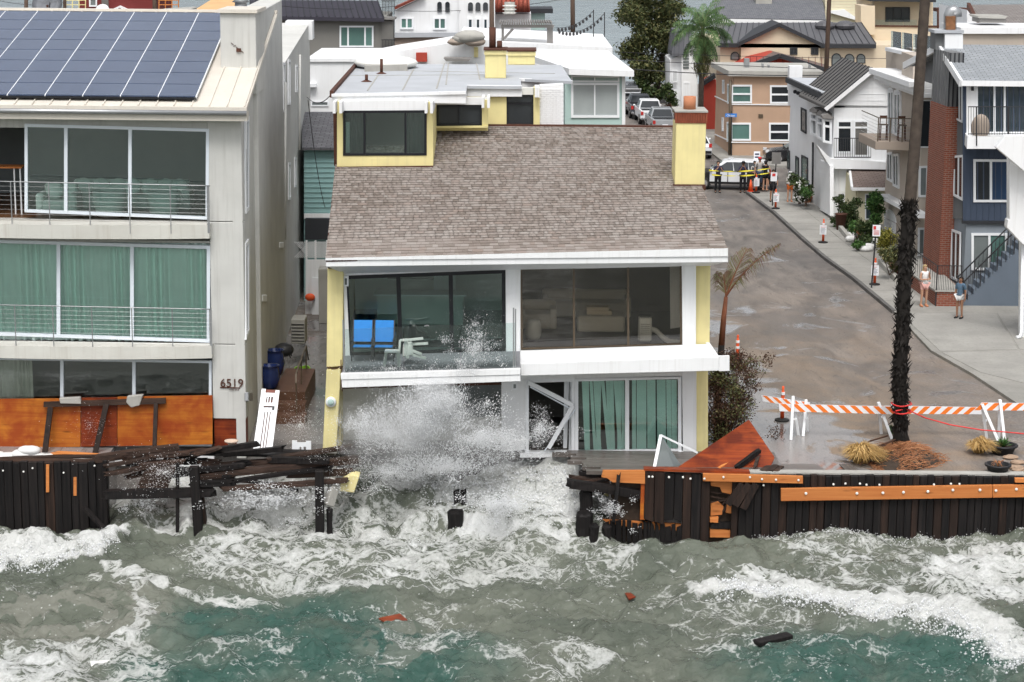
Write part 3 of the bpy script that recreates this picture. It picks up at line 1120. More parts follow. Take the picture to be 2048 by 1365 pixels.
for q, lb in (([(118, 797), (160, 795), (162, 809), (120, 808)], 'flat grey concrete lump resting on the beam, left one'), ([(254, 793), (286, 790), (279, 812), (262, 816), (252, 806)], 'jagged grey concrete lump hanging over the beam, right one')):
    tag(MB().px(BF, q, .16, .22).build('concrete_lump', 'concrete', bevel=.02), lb, 'concrete')

# ================================================================== main house
FM = Fr((0, 62, 0), 0)
mh = thing('damaged_house', 'sagging yellow and white two storey house with brown shingle roof, waves breaking on it', 'house', (2, 64, 0))
# ---- left pillar, cracked
for q in ([(655, 537), (687, 535), (685, 733), (653, 736)], [(653, 740), (682, 737), (673, 902), (645, 905)]):
    MB().px(FM, q, 1.2, .25).build('pillar', 'yellow_stucco', mh, bevel=.02)
MB().px(FM, [(656, 530), (688, 529), (688, 537), (656, 538)], .8, .3).build('broken_wood', 'rust_brown', mh)
MB().px(FM, [(646, 905), (674, 902), (670, 990), (650, 990)], .9, .2).build('pillar_foot', 'concrete', mh)
zU = FM.Z(1200, 702)                      # upper floor level
# ---- eave board in two steps
ef = Fr((0, 61, 0), 0)
MB().px(ef, [(651, 517), (1456, 497), (1456, 513), (651, 521)], .12, .04).build('gutter_board', 'white_paint', mh)
MB().px(ef, [(651, 521.3), (1456, 513.3), (1456, 525), (1060, 529), (652, 534)], .15).build('fascia', 'white_paint', mh, bevel=.01)
m = MB()
for i in range(12):
    x = 652 + i * 5.2
    m.px(ef, [(x, 522 + random.uniform(-1, 1) - i * .15), (x + 5.6, 522 + random.uniform(-1, 1) - i * .15), (x + 5.6, 524.0 - i * .15), (x, 524.6 - i * .15)], .02, .012)
m.build('crack', 'rust_brown', mh)
MB().prism([ef.P(652, 533, -.15), ef.P(1456, 524, -.15), FM.P(1420, 532), FM.P(690, 548)], (0, 0, .06)).build('soffit', 'white_paint', mh)
MB().px(FM, [(686, 534), (1420, 519), (1420, 529), (1364, 528), (1040, 537), (1012, 541), (688, 553)], .3, .02).build('header', 'white_paint', mh)
# ---- posts and right wing
MB().px(FM, [(1011, 536), (1041, 536), (1041, 705), (1012, 707)], .35, .06).build('post', 'white_paint', mh, bevel=.01)
MB().px(FM, [(1363.5, 522), (1392, 521), (1392, 690), (1365, 692)], .35, .08).build('post', 'white_paint', mh, bevel=.01)
MB().px(FM, [(1392, 515), (1421, 515), (1419, 690), (1392, 692)], 2.5, -.1).build('side_wall', 'yellow_stucco', mh)
MB().px(FM, [(1392, 740), (1416, 738), (1416, 905), (1393, 905)], 2.5, -.1).build('side_wall', 'yellow_stucco', mh)
MB().px(FM, [(1364, 742), (1393, 740), (1393, 905), (1366, 906)], .35, .06).build('post', 'white_paint', mh, bevel=.01)
MB().px(FM, [(1003, 762), (1052, 760), (1050, 900), (1003, 905)], .35, .05).build('post', 'white_wall', mh)
MB().px(FM, [(1040, 750), (1393, 738), (1393, 753), (1040, 760)], .3, .03).build('beam', 'white_paint', mh)
# ---- ground floor left: grey wall, mostly lost in spray
MB().px(FM, [(684, 760), (1004, 755), (1004, 770), (686, 778)], .3, -.4).build('beam', 'rust_brown', mh)
MB().px(FM, [(684, 770), (1004, 765), (1004, 990), (684, 990)], .2, -1.2).build('wall', 'interior_wall', mh)
MB().px(FM, [(900, 770), (1002, 767), (1002, 834), (900, 835)], .06, -1.1).build('window', 'glass_grey', mh)
# ---- floors and rooms
x0, x1 = FM.P(672, 700).x, FM.P(1392, 700).x
MB().box((x0, 62.05, zU - .55), (x1, 72, zU - .02)).build('floor_slab', 'interior_wall', mh)
xm = FM.P(1026, 650).x
MB().box((xm + .1, 62.4, zU - .02), (x1, 68.4, zU + .02)).build('floor', 'dark_floor', mh)
MB().box((x0, 62.4, zU - .02), (xm - .1, 68.4, zU + .02)).build('floor', 'dark_floor', mh)
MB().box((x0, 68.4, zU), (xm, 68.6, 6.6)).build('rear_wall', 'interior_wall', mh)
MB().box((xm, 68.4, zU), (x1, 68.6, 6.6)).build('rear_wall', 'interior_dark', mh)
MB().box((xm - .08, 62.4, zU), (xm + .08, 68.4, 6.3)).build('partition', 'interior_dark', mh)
MB().box((x0 - .1, 62.3, 0), (x0 + .1, 72, 6.2)).build('side_wall', 'yellow_stucco', mh)
MB().box((x1 - .2, 62.3, 0), (x1, 72, 6.2)).build('side_wall', 'yellow_stucco', mh)
MB().box((x0, 62.3, 5.95), (x1, 68.5, 6.05)).build('ceiling', 'interior_wall', mh)
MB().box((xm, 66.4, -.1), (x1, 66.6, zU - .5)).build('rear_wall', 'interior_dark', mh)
MB().box((xm - .4, 62.3, -.12), (x1, 66.5, .02)).build('floor', 'dark_floor', mh)
# kitchen counter and cupboards seen through the left glass
MB().box((x0 + 1.0, 65.8, zU), (xm - 1.6, 66.5, zU + .95)).build('counter', 'interior_wall', mh)
MB().box((x0 + .9, 65.7, zU + .95), (xm - 1.5, 66.6, zU + 1.0)).build('countertop', 'white_frame', mh)
MB().box((xm - 2.6, 67.6, zU), (xm - 1.9, 68.3, zU + 1.9)).build('cupboard', 'white_wall', mh)
MB().box((x0 + 1.2, 68.0, zU + 1.1), (x0 + 3.2, 68.35, zU + 1.7)).build('cupboard', 'interior_dark', mh)
# ---- upper windows
win(FM, [(688, 552), (1011, 540), (1011, 704), (696, 713)], mh, 'black_frame', 'glass_tint', .11, .14, .03, dv=[.335, .66], dw=.12, name='sliding_door')
win(FM, [(1041, 538), (1363.5, 527), (1364, 691), (1042, 700)], mh, 'bronze_frame', 'glass_bronze', .05, .12, .03, dv=[.33, .667], dw=.06, name='sliding_door')
MB().px(FM, [(687, 552), (692, 552), (700, 713), (690, 714)], .2, .05).build('jamb', 'white_paint', mh)
# ---- balcony on the left
bz0 = FM.P(860, 706).z
bf = Fr((0, 59.7, 0), 0)
L0, L1, R0, R1 = bf.P(682, 746), bf.P(684, 776), bf.P(1041, 736), bf.P(1041, 763)
bal = MB().prism([bf.P(684, 747, -.05), bf.P(1040, 737, -.05), Vector((FM.P(1040, 700).x, 62.0, bf.P(1040, 737).z + .05)), Vector((FM.P(690, 700).x, 62.0, bf.P(684, 747).z + .05))], (0, 0, -.12)).build('balcony', 'deck_grey', mh)
MB().px(bf, [(681, 748), (1041, 738), (1041, 750), (682, 760)], .15, .03).build('balcony_trim', 'white_paint', bal, bevel=.01)
MB().px(bf, [(683, 760.3), (1041, 750.3), (1041, 763), (684, 776)], .15).build('balcony_trim', 'white_paint', bal, bevel=.01)
MB().prism([bf.P(690, 776, -.16), bf.P(1038, 763, -.16), Vector((FM.P(1038, 764).x, 61.95, bf.P(1038, 763).z)), Vector((FM.P(690, 770).x, 61.95, bf.P(690, 776).z))], (0, 0, .06)).build('balcony_underside', 'white_paint', bal)
gf = Fr((0, 59.85, 0), 0)
for xa, xb in ((690, 806), (808, 920), (922, 1030)):
    f = lambda x: lerp(659, 646, (x - 685) / 345)
    h = lambda x: lerp(747, 737, (x - 685) / 345)
    MB().px(gf, [(xa, f(xa)), (xb, f(xb)), (xb, h(xb)), (xa, h(xa))], .012).build('glass_panel', 'glass_rail', bal)
MB().px(gf, [(849, 651), (858, 650.5), (858, 653), (849, 653.5)], .04, .02).build('clip', 'chrome', bal)
for x, yt, yb in ((1027, 616, 738), (1031, 618, 738)):
    MB().bar(gf.P(x, yt), gf.P(x, yb), .03, .04).build('rail_post', 'steel', bal)
MB().bar(gf.P(686, 640), gf.P(689, 748), .04, .04).build('rail_post', 'steel', bal)
# wall lights
for q in ((686.5, 553, 697, 573), (1024, 765, 1035, 780)):
    l = MB().rect(FM, *q, .1, .12).build('wall_lamp', 'white_frame', mh)
    MB().rect(FM, q[0] + 3, q[1] + 4, q[2] - 3, q[3] - 3, .02, .125).build('lamp_glass', 'glass_grey', l)
# ---- slatted canopy over the right ground floor doors
cf = Fr((0, 60.3, 0), 0)
a0, a1 = FM.P(1041, 703, .08), FM.P(1417, 690, .08)
b0, b1 = cf.P(1042, 731, -.12), cf.P(1436, 716, -.12)
can = MB().px(cf, [(1041, 728), (1438, 714), (1438, 742), (1042, 752)], .12).build('canopy', 'white_paint', mh, bevel=.01)
MB().px(cf, [(1438.3, 713), (1459, 712.5), (1459, 742), (1438.3, 743)], .12, .02).build('beam_end', 'white_paint', can)
MB().prism([a0, a1, b1, b0], (0, 0, -.03)).build('canopy_sheet', 'white_wall', can)
for i in range(13):
    t_ = (i + .5) / 13
    MB().bar(lerp(a0, b0, t_) + UP * .015, lerp(a1, b1, t_) + UP * .015, .06, .035).build('slat', 'white_paint', can)
MB().bar(FM.P(1414, 692, -.2) + UP * .05, cf.P(1434, 722, -.1) + UP * .06, .12, .16).build('canopy_rail', 'white_paint', can, bevel=.01)
for i in range(4):
    t_ = i / 3
    MB().bar(lerp(a0, a1, t_) - UP * .08, lerp(b0, b1, t_) - UP * .08, .06, .1).build('canopy_rafter', 'white_paint', can)
# ---- ground floor doors on the right
win(FM, [(1150, 757), (1363, 752), (1363, 905), (1150, 909)], mh, 'white_frame', 'glass_mint', .10, .14, .03, dv=[.49], dw=.12, name='sliding_door')
win(FM, [(1051, 760), (1149.5, 757), (1149.5, 909), (1051, 912)], mh, 'white_frame', 'glass_clear', .10, .10, .02, panes=False, name='door_frame')
MB().px(FM, [(1040, 908), (1366, 904), (1366, 912), (1040, 916)], .5, .12).build('threshold', 'white_wall', mh)


def blinds(x0, x1, yt, yb, v, n, lean, mat='curtain_mint'):
    for i in range(n):
        x = lerp(x0, x1, (i + .5) / n) + random.uniform(-1.5, 1.5)
        w = (x1 - x0) / n * random.uniform(.75, 1.15)
        l = lean * random.uniform(-.3, 1.6)
        zb = yb + random.uniform(-3, 0)
        vv = v + random.uniform(-.05, .05)
        MB().px(FM, [(x - w / 2, yt), (x + w / 2, yt), (x + w / 2 + l, zb), (x - w / 2 + l, zb)], .006, -vv).build('blind_slat', mat, mh)


blinds(1162, 1250, 762, 903, .15, 11, 9)
blinds(1264, 1352, 760, 900, .15, 9, 1.5)
blinds(1128, 1146, 762, 905, .3, 3, -4, 'white_frame')
# broken door: its frame folded in the opening
bd = thing('broken_door', 'white sliding door frame folded in half in the ground floor opening', 'door', tuple(FM.P(1100, 905)))
for a, b in (((1056, 765), (1146, 811)), ((1146, 811), (1097, 897))):
    MB().bar(FM.P(*a, .12), FM.P(*b, .2), .13, .08, FM.n).build('stile', 'white_frame', bd, bevel=.008)
    MB().bar(FM.P(a[0] + 4, a[1] + 9, .13), FM.P(b[0] - 8, b[1] + 5, .21), .03, .05, FM.n).build('glazing_bead', 'alu_frame', bd)
# ---- shingle roof
zr0 = ef.P(1050, 509).z
EL, ER = ef.P(651, 519), ef.P(1455, 499)
RW = 12.4
PM = .222


zRidge = onY(1050, 252, EL.y + RW).z


def roofM(f, s):
    b = lerp(EL, ER, f) + Vector((0, .02, .02))
    e = b + DS * RW
    e.z = zRidge
    return b + (e - b) * (s / RW)


rf = MB().prism([roofM(0, 0), roofM(1, 0), roofM(1, RW), roofM(0, RW)], (0, 0, -.18)).build('roof', 'rust_brown', mh)


def shade_shingle():
    t = NT('shingle')
    g = t.n('ShaderNodeNewGeometry')
    o = t.n('ShaderNodeObjectInfo')
    r = t.math('FRACT', t.math('ADD', g.outputs['Random Per Island'], t.math('MULTIPLY', o.outputs['Random'], 7.3)))
    c = t.ramp(r, [(0, (.185, .155, .133)), (.3, (.25, .212, .188)), (.55, (.295, .258, .232)), (.8, (.33, .298, .272)), (1, (.275, .222, .192))])
    v = t.coord()
    c = t.mix(t.math('MULTIPLY', t.noise(v, 60, 3), .35), c, (.12, .10, .09))
    c = t.mix(t.math('MULTIPLY', t.ramp(t.noise(v, .35, 5), [(.45, 0), (.75, 1)]), .35), c, (.36, .33, .31))
    t.bsdf(c, .9, .2, 0, t.noise(v, 90, 2), .4, .006)


shade_shingle()
sw_ = (ER - EL).length
NS = 54
rh = RW / NS
tiles = []
for r in range(NS):
    x = -random.uniform(0, .3)
    while x < sw_ - .02:
        wd = random.choice((.13, .17, .22, .26, .32))
        a, b = max(0, x), min(sw_, x + wd - .005)
        if b - a > .03:
            tiles.append((a / sw_, b / sw_, r * rh, random.choice((0, 0, .016)), random.choice((0, 0, .004, .007)), r))
        x += wd


def tile_pts(t):
    f0, f1, s, j, th, r = t
    n = Vector((0, -PM, 1)).normalized()
    base = [roofM(f0, s - .03 - j), roofM(f1, s - .03 - j), roofM(f1, s + rh * 1.04), roofM(f0, s + rh * 1.04)]
    lo = [base[0] + n * .012, base[1] + n * .012, base[2] + n * .004, base[3] + n * .004]
    hi = [base[0] + n * (.03 + th), base[1] + n * (.03 + th), base[2] + n * .008, base[3] + n * .008]
    return lo + hi


BOXF = [(4, 5, 6, 7), (0, 1, 5, 4), (1, 2, 6, 5), (3, 0, 4, 7), (2, 3, 7, 6), (3, 2, 1, 0)]
front = tiles[:290]
rest = tiles[290:]
for t_ in front:
    MB().add(tile_pts(t_), BOXF).build('shingle', 'shingle', rf)
vs = np.array([[tuple(p) for p in tile_pts(t_)] for t_ in rest], dtype=np.float32).reshape(-1, 3)
fs = (np.array(BOXF)[None] + (np.arange(len(rest)) * 8)[:, None, None]).reshape(-1, 4)
tag(rawmesh('shingle_field', vs, fs, 'shingle', rf), kind='stuff')
MB().bar(roofM(0, RW) + UP * .02, roofM(1, RW) + UP * .02, .3, .06).build('ridge_cap', 'rust_brown', rf)
MB().prism([roofM(0, RW), roofM(1, RW), roofM(1, RW) + DS * 8 - UP * 2.0, roofM(0, RW) + DS * 8 - UP * 2.0], (0, 0, -.15)).build('rear_slope', 'rust_brown', rf)
xa, xb = roofM(.02, 9).x, roofM(.96, 9).x
MB().box((xa, 68.7, 0), (xb, 80, 6.2)).build('body', 'yellow_stucco', mh)
# ---- dormer room and flat roof
UFr = Fr((0, 68.9, 0), 0)
up = UFr.Z


def uz(x, y):
    p = UFr.P(x, y)
    return p
zt = UFr.Z(760, 205)
UR_ = thing
# yellow surround with window opening
MB().px(UFr, [(674, 205), (686, 205), (686, 335), (674, 337)], .5).build('dormer_wall', 'yellow_stucco', mh)
MB().px(UFr, [(853.5, 205), (866, 205), (866, 333), (853.5, 333)], 4.0).build('dormer_wall', 'yellow_stucco', mh)
MB().px(UFr, [(686, 311.5), (853.5, 311), (853.5, 333.5), (686, 335)], .5, -.002).build('dormer_wall', 'yellow_stucco', mh)
MB().px(UFr, [(686, 203), (853.5, 201), (853.5, 221), (686, 222)], .5, -.002).build('dormer_header', 'white_wall', mh)
MB().px(UFr, [(666, 205), (674.5, 205), (674.5, 335), (668, 332)], 10, -.3).build('dormer_side', 'rust_brown', mh)
MB().px(UFr, [(674, 334), (866, 332), (866, 337), (674, 339)], .2, .05).build('flashing', 'rust_brown', mh)
win(UFr, [(686, 222), (853.5, 221), (853.5, 311.5), (686, 312)], mh, 'black_frame', 'glass_tint', .08, .12, .02, dv=[.255, .745], dw=.07)
for xa, xb in ((690, 728), (812, 850)):
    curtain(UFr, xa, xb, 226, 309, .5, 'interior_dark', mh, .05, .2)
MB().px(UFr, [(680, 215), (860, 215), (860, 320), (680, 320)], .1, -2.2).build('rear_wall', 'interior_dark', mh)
MB().px(UFr, [(690, 245), (699, 245), (699, 306), (690, 306)], .25, -.4).build('window_unit', 'plastic_white', mh)
UF2 = Fr((0, 72.0, 0), 0)
MB().px(UF2, [(866, 195), (976, 195), (976, 262), (866, 262)], .2, -.2).build('dormer_wall', 'yellow_stucco', mh)
MB().px(UF2, [(866, 195), (976, 195), (976, 210), (866, 210)], .1, .0).build('dormer_header', 'white_wall', mh)
win(UF2, [(870, 211), (964, 211), (964, 252), (870, 253)], mh, 'black_frame', 'glass_dark', .08, .12, .02, dv=[.5], dw=.05)
MB().px(UF2, [(866, 253), (976, 252), (976, 256), (866, 257)], .5, .12).build('window_sill', 'yellow_stucco', mh)
MB().px(UF2, [(964, 200), (976, 200), (976, 256), (964, 256)], .6, .06).build('dormer_wall', 'yellow_stucco', mh)
UF3 = Fr((0, 73.4, 0), 0)
MB().px(UF3, [(976, 180), (1013, 180), (1013, 262), (976, 262)], .6).build('dormer_wall', 'yellow_stucco', mh)
MB().px(UF3, [(1013, 176), (1068, 176), (1068, 190), (1013, 190)], .3).build('dormer_header', 'interior_wall', mh)
win(UF3, [(1013, 190), (1067, 189), (1067, 262), (1013, 262)], mh, 'black_frame', 'glass_dark', .07, .1, -.05, dh=[.25], dw=.09, name='door')
MB().px(UF3, [(1067, 176), (1079.5, 176), (1079.5, 262), (1067, 262)], .6).build('dormer_wall', 'yellow_stucco', mh)
MB().px(UF3, [(1079.5, 172), (1127, 170), (1127, 262), (1079.5, 262)], .8, -.1).build('brick_wall', 'white_wall', mh)
for i in range(19):
    for k in range(4):
        x = 1080 + k * 12 + (i % 2) * 5 - 3
        xa, xb = max(1080, x), min(1126.5, x + 11.2)
        if xb - xa > 2:
            MB().rect(UF3, xa, 178 + i * 4, xb, 181.4 + i * 4, .03, -.08).build('brick', 'white_paint', mh)
# flat roof deck and its three stepped fascias
zF = UFr.P(760, 196, .9).z
e1, e2 = UFr.P(664, 189, .9), UFr.P(932, 184, .9)


def fl(x, y):
    return onZ(x, y, zF)
deck = MB().prism([fl(664, 189), fl(932, 184), fl(934, 172), fl(1043, 173), fl(1041, 158), fl(1144, 163), fl(1122, 130), fl(717, 128)], (0, 0, -.1)).build('flat_roof', 'flat_roof', mh)
for q, ya in (([(663, 189), (932, 184), (932, 208), (665, 204)], 0), ([(934, 171.5), (1044, 173), (1044, 194), (934, 194)], 0), ([(1039, 158), (1145, 162.5), (1145, 167), (1040, 176)], 0)):
    f = Fr((0, fl(*q[0]).y - .02, 0), 0)
    MB().px(f, q, .15).build('fascia', 'white_paint', deck, bevel=.01)
    MB().px(f, [(q[0][0], q[0][1] - .5), (q[1][0], q[1][1] - .5), (q[1][0], q[1][1] + 5), (q[0][0], q[0][1] + 5)], .2, .06).build('drip_edge', 'white_paint', deck)
MB().bar(fl(663, 189), fl(716, 128), .12, .22).build('edge_board', 'rust_brown', deck)
for x in (668, 681, 852, 863):
    f = UFr.P(x, 205, .75); f2 = Vector((f.x, f.y + 2.2, f.z))
    MB().bar(f - UP * .18, f2 - UP * .18, .09, .36).build('outrigger', 'white_paint', deck)
for x in (966, 977):
    f = UF2.P(x, 194, .5); f2 = Vector((f.x, f.y + 1.2, f.z))
    MB().bar(f - UP * .2, f2 - UP * .2, .09, .36).build('outrigger', 'white_paint', deck)
for x in (1072, 1077):
    f = UF3.P(x, 176, .4); f2 = Vector((f.x, f.y + 1.2, f.z))
    MB().bar(f - UP * .16, f2 - UP * .16, .08, .34).build('outrigger', 'white_paint', deck)
for a, b in (((735, 182), (757, 150)), ((805, 181), (831, 132)), ((873, 178), (889, 128)), ((892, 170), (897, 128)), ((960, 160), (953, 128)), ((690, 152), (1010, 150)), ((700, 140), (1110, 148))):
    MB().bar(fl(*a) + UP * .008, fl(*b) + UP * .008, .05, .012).build('roof_joint', 'concrete', deck)
# roof fittings
sk = MB().prism([fl(729, 144), fl(815, 142), fl(812, 128), fl(735, 130)], (0, 0, .22)).build('skylight', 'concrete', deck)
p = fl(772, 136)
MB().ball(p + UP * .2, 1.0, 16, 8, (1.25, 1.4, .28)).build('skylight_dome', 'plastic_white', sk, True)
for x, yb, yt in ((763, 148, 118), (733, 164, 150), (809, 130, 118)):
    p = fl(x, yb)
    v_ = MB().tube([p, p + UP * (yb - yt) / 55], .06, 8).build('vent_pipe', 'rust_brown', deck, True)
    MB().lathe(p, [(.2, .005), (.08, .06)], 10).build('vent_collar', 'rust_brown', v_)
# yellow roof chimney blocks with dark caps and flues
for q, d, Y in (((969, 101, 1013, 157), 1.0, None), ((1015, 103, 1071, 130), 1.4, None)):
    f = Fr((0, fl(q[0], q[3]).y, 0), 0)
    c_ = MB().rect(f, q[0] + 1, q[1], q[2] - 1, q[3], d).build('chimney', 'yellow_stucco', deck, bevel=.02)
    MB().rect(f, q[0] - 2, q[1] - 3, q[2] + 2, q[1] + .5, d + .2, .1).build('cap', 'rust_brown', c_)
    MB().rect(f, q[0] - .5, q[1] + 1, q[2] + .5, q[1] + 9, .05, .05).build('collar', 'yellow_stucco', c_)
f = Fr((0, fl(985, 157).y + .5, 0), 0)
for x, yt, r in ((985, 55, .13), (999, 82, .1)):
    MB().tube([f.P(x, 100), f.P(x, yt)], r, 10).build('flue', 'rust_brown', deck, True)
# front chimney with brick crown and clay pot
KF = Fr((0, 66.9, 0), 0)
kx0, kx1 = KF.P(1351, 300).x, KF.P(1411, 300).x
kz = KF.Z(1380, 247)
chm = MB().box((kx0, 66.9, 6.6), (kx1, 68.3, kz)).build('chimney', 'yellow_stucco', mh, bevel=.02)
kt = KF.Z(1380, 224)
MB().box((kx0 + .03, 66.93, kz), (kx1 - .03, 68.27, kt)).build('crown', 'brick_red', chm)
nb = 13
for i in range(nb):
    for a in (0, 1):
        wq = (kx1 - kx0 + .08) / nb
        xx = kx0 - .04 + i * wq
        if a == 0:
            MB().box((xx + .008, 66.87, kz + .004), (xx + wq - .008, 66.95, kt - .02)).build('brick', 'brick_red', chm)
MB().box((kx0 - .05, 66.85, kt - .02), (kx1 + .05, 68.35, kt + .03)).build('coping', 'concrete', chm)
pc = KF.P(1379, 218, -.6)
MB().lathe((pc.x, pc.y, kt + .02), [(.2, 0), (.2, .42), (.17, .42), (.17, .1)], 16).build('chimney_pot', 'terracotta', chm, True)
MB().box((kx0 - .05, 66.8, KF.Z(1380, 380)), (kx1 + .03, 66.95, KF.Z(1380, 369))).build('flashing', 'rust_brown', chm)

lp = FM.P(662, 804, .27)
dsk = MB().lathe((0, 0, 0), [(.16, 0), (.16, .05), (.12, .08)], 18).xform(Matrix.Translation(lp) @ Matrix.Rotation(PI / 2, 4, 'X')).build('wall_light', 'white_frame', mh, True)
MB().lathe((0, 0, 0), [(.11, .05), (.10, .095), (.02, .1)], 18).xform(Matrix.Translation(lp) @ Matrix.Rotation(PI / 2, 4, 'X')).build('lens', 'mint_panel', dsk, True)
for x0_, y0_ in ((654, 738), (683, 720)):
    m = MB()
    for i in range(7):
        a = (x0_ + i * 4.2, y0_ - 2 + random.uniform(-2, 2)) if x0_ < 660 else (x0_ + random.uniform(-1.5, 1.5), y0_ + i * 9)
        b = (a[0] + 4.6, a[1] + random.uniform(-1.5, 1.5)) if x0_ < 660 else (a[0] + random.uniform(-1, 1), a[1] + 9)
        m.bar(FM.P(*a, .252), FM.P(*b, .252), .03, .012, FM.n)
    m.build('crack', 'rust_brown', mh)

# ================================================================== sea wall, broken timbers, debris
WF = Fr((0, 59.2, 0), 0)


def planks(x0, x1, ytop, ybot, parent, mat='tar_wood', wd=(12, 20), jag=1.5, t=.16, fr=WF, zbot=-3.2):
    x = x0
    while x < x1 - 3:
        w_ = min(random.uniform(*wd), x1 - x)
        yt = ytop(x) + random.uniform(-jag, jag)
        o = random.uniform(-.04, .04)
        a, b = fr.P(x + .35, yt, o), fr.P(x + w_ - .35, yt + random.uniform(-.8, .8), o)
        yb = ybot(x)
        if yb is None:
            za = zb = zbot
        else:
            za, zb = fr.P(x, yb + random.uniform(-5, 5), o).z, fr.P(x, yb + random.uniform(-9, 9), o).z
        tw = random.uniform(-.02, .02)
        m = MB().prism([a, b, Vector((b.x + tw, b.y, zb)), Vector((a.x + tw, a.y, za))], (0, t, 0))
        m.build('plank', random.choice((mat, mat, mat, 'tar_brown_z')), parent, bevel=.012)
        x += w_


def bolts(pts, parent, fr=WF, off=.12, r=.036):
    r *= .9
    for x, y in pts:
        p = fr.P(x, y, off)
        M = Matrix.Translation(p) @ Matrix.Rotation(PI / 2, 4, 'X')
        MB().lathe((0, 0, 0), [(r, -.02), (r, .008), (r * .4, .016)], 8).xform(M).build('bolt', 'plastic_white', parent)


lw = thing('timber_seawall', 'black tarred timber seawall standing whole in front of the grey house', 'seawall', tuple(WF.P(100, 1050)))
planks(-330, 204, lambda x: 925 + .004 * x, lambda x: None, lw)
MB().px(WF, [(-330, 921), (204, 924), (204, 929), (-330, 926)], .35, -.17).build('cap_board', 'tar_brown', lw)
MB().px(WF, [(202, 921), (214, 921), (216, 1060), (204, 1060)], .3, -.05).build('end_post', 'tar_wood', lw, bevel=.02)
for q in ((92, 930, 98, 985), (147, 955, 153, 992)):
    MB().rect(WF, *q, .05, .07).build('splintered_strip', 'new_timber', lw)
bolts([(6, 942), (47, 944), (127, 946), (189, 932), (65, 937)], lw, r=.03)
rw = thing('timber_seawall', 'black tarred timber seawall with new orange walers at the street end', 'seawall', tuple(WF.P(1750, 1065)))
planks(1465, 2420, lambda x: 951 + .006 * (x - 1465), lambda x: None, rw, wd=(13, 18))
MB().px(WF, [(1466, 948), (2420, 956), (2420, 952), (1466, 945)], .35, -.18).build('cap_board', 'concrete', rw)
for i, (q, mt) in enumerate((([(1562, 978), (1985, 971), (1985, 996), (1562, 1003)], 'new_timber'), ([(1986, 971), (2420, 966), (2420, 990), (1986, 996)], 'new_timber'), ([(1406, 948), (1606, 953), (1606, 968), (1406, 963)], 'new_timber'), ([(2030, 957), (2420, 961), (2420, 970), (2030, 966)], 'new_timber'))):
    MB().px(WF, q, .11, .17).build('waler', mt, rw, bevel=.008)
bolts([(1447, 955), (1500, 955), (1524, 959), (1552, 960), (1597, 961)], rw, off=.2)
bolts([(x, 988 - .016 * (x - 1562) + random.uniform(-2, 2)) for x in (1612, 1714, 1766, 1807, 1856, 1906, 1960, 1992, 2033)], rw, off=.2, r=.045)
bolts([(x, 968 + random.uniform(-2, 3)) for x in (1667, 1691, 1720, 1733, 1759, 1868, 1902, 1919, 1527, 1513)], rw, off=.1)
for a, b in (((1485, 968), (1455, 1010)), ((1512, 968), (1486, 1018)), ((1498, 968), (1470, 1012))):
    MB().bar(WF.P(*a, .12), WF.P(*b, .2), .2, .06, WF.n).build('split_board', 'tar_brown_z', rw)
MB().px(WF, [(1288, 938), (1500, 944), (1500, 949), (1288, 942)], .3, .05).build('top_rail', 'plywood_red', rw)
# broken panel standing apart, left of the wall
bp = thing('broken_seawall_panel', 'leaning black plank panel with ragged lower edge beside the splintered gap', 'seawall', tuple(WF.P(1355, 1065)))
planks(1290, 1421, lambda x: 944 + .06 * (x - 1290), lambda x: 1042 if x < 1360 else None, bp, wd=(16, 22), jag=2, t=.14)
MB().px(WF, [(1206, 942), (1290, 942), (1290, 968), (1225, 965), (1215, 957), (1203, 955)], .12, .06).build('waler', 'new_timber', bp)
MB().px(WF, [(1282, 965), (1290, 965), (1290, 1040), (1280, 1040)], .1, .0).build('splintered_edge', 'plywood', bp)
bolts([(1298, 954), (1305, 954), (1338, 955), (1366, 955), (1381, 958), (1409, 958), (1236, 955)], bp, off=.2)
ragged = MB()
x = 1206
while x < 1362:
    w_ = random.uniform(5, 12)
    ragged.px(WF, [(x, 1044 + .05 * (x - 1206) + random.uniform(-8, 6)), (x + w_, 1044 + .05 * (x - 1206) + random.uniform(-8, 6)), (x + w_, 1085), (x, 1085)], .1, -.05)
    x += w_ + random.uniform(0, 3)
ragged.build('ragged_stubs', 'tar_wood', bp)
MB().px(WF, [(1206, 1040), (1362, 1049), (1362, 1062), (1280, 1058), (1215, 1047)], .1, -.16).build('low_waler', 'new_timber', bp)
MB().px(WF, [(1416, 962), (1470, 964), (1470, 1100), (1416, 1100)], .1, -.27).build('earth_face', 'soil', rw)
MB().px(WF, [(1222, 962), (1296, 964), (1296, 1100), (1222, 1100)], .1, -.28).build('earth_face', 'soil', bp)
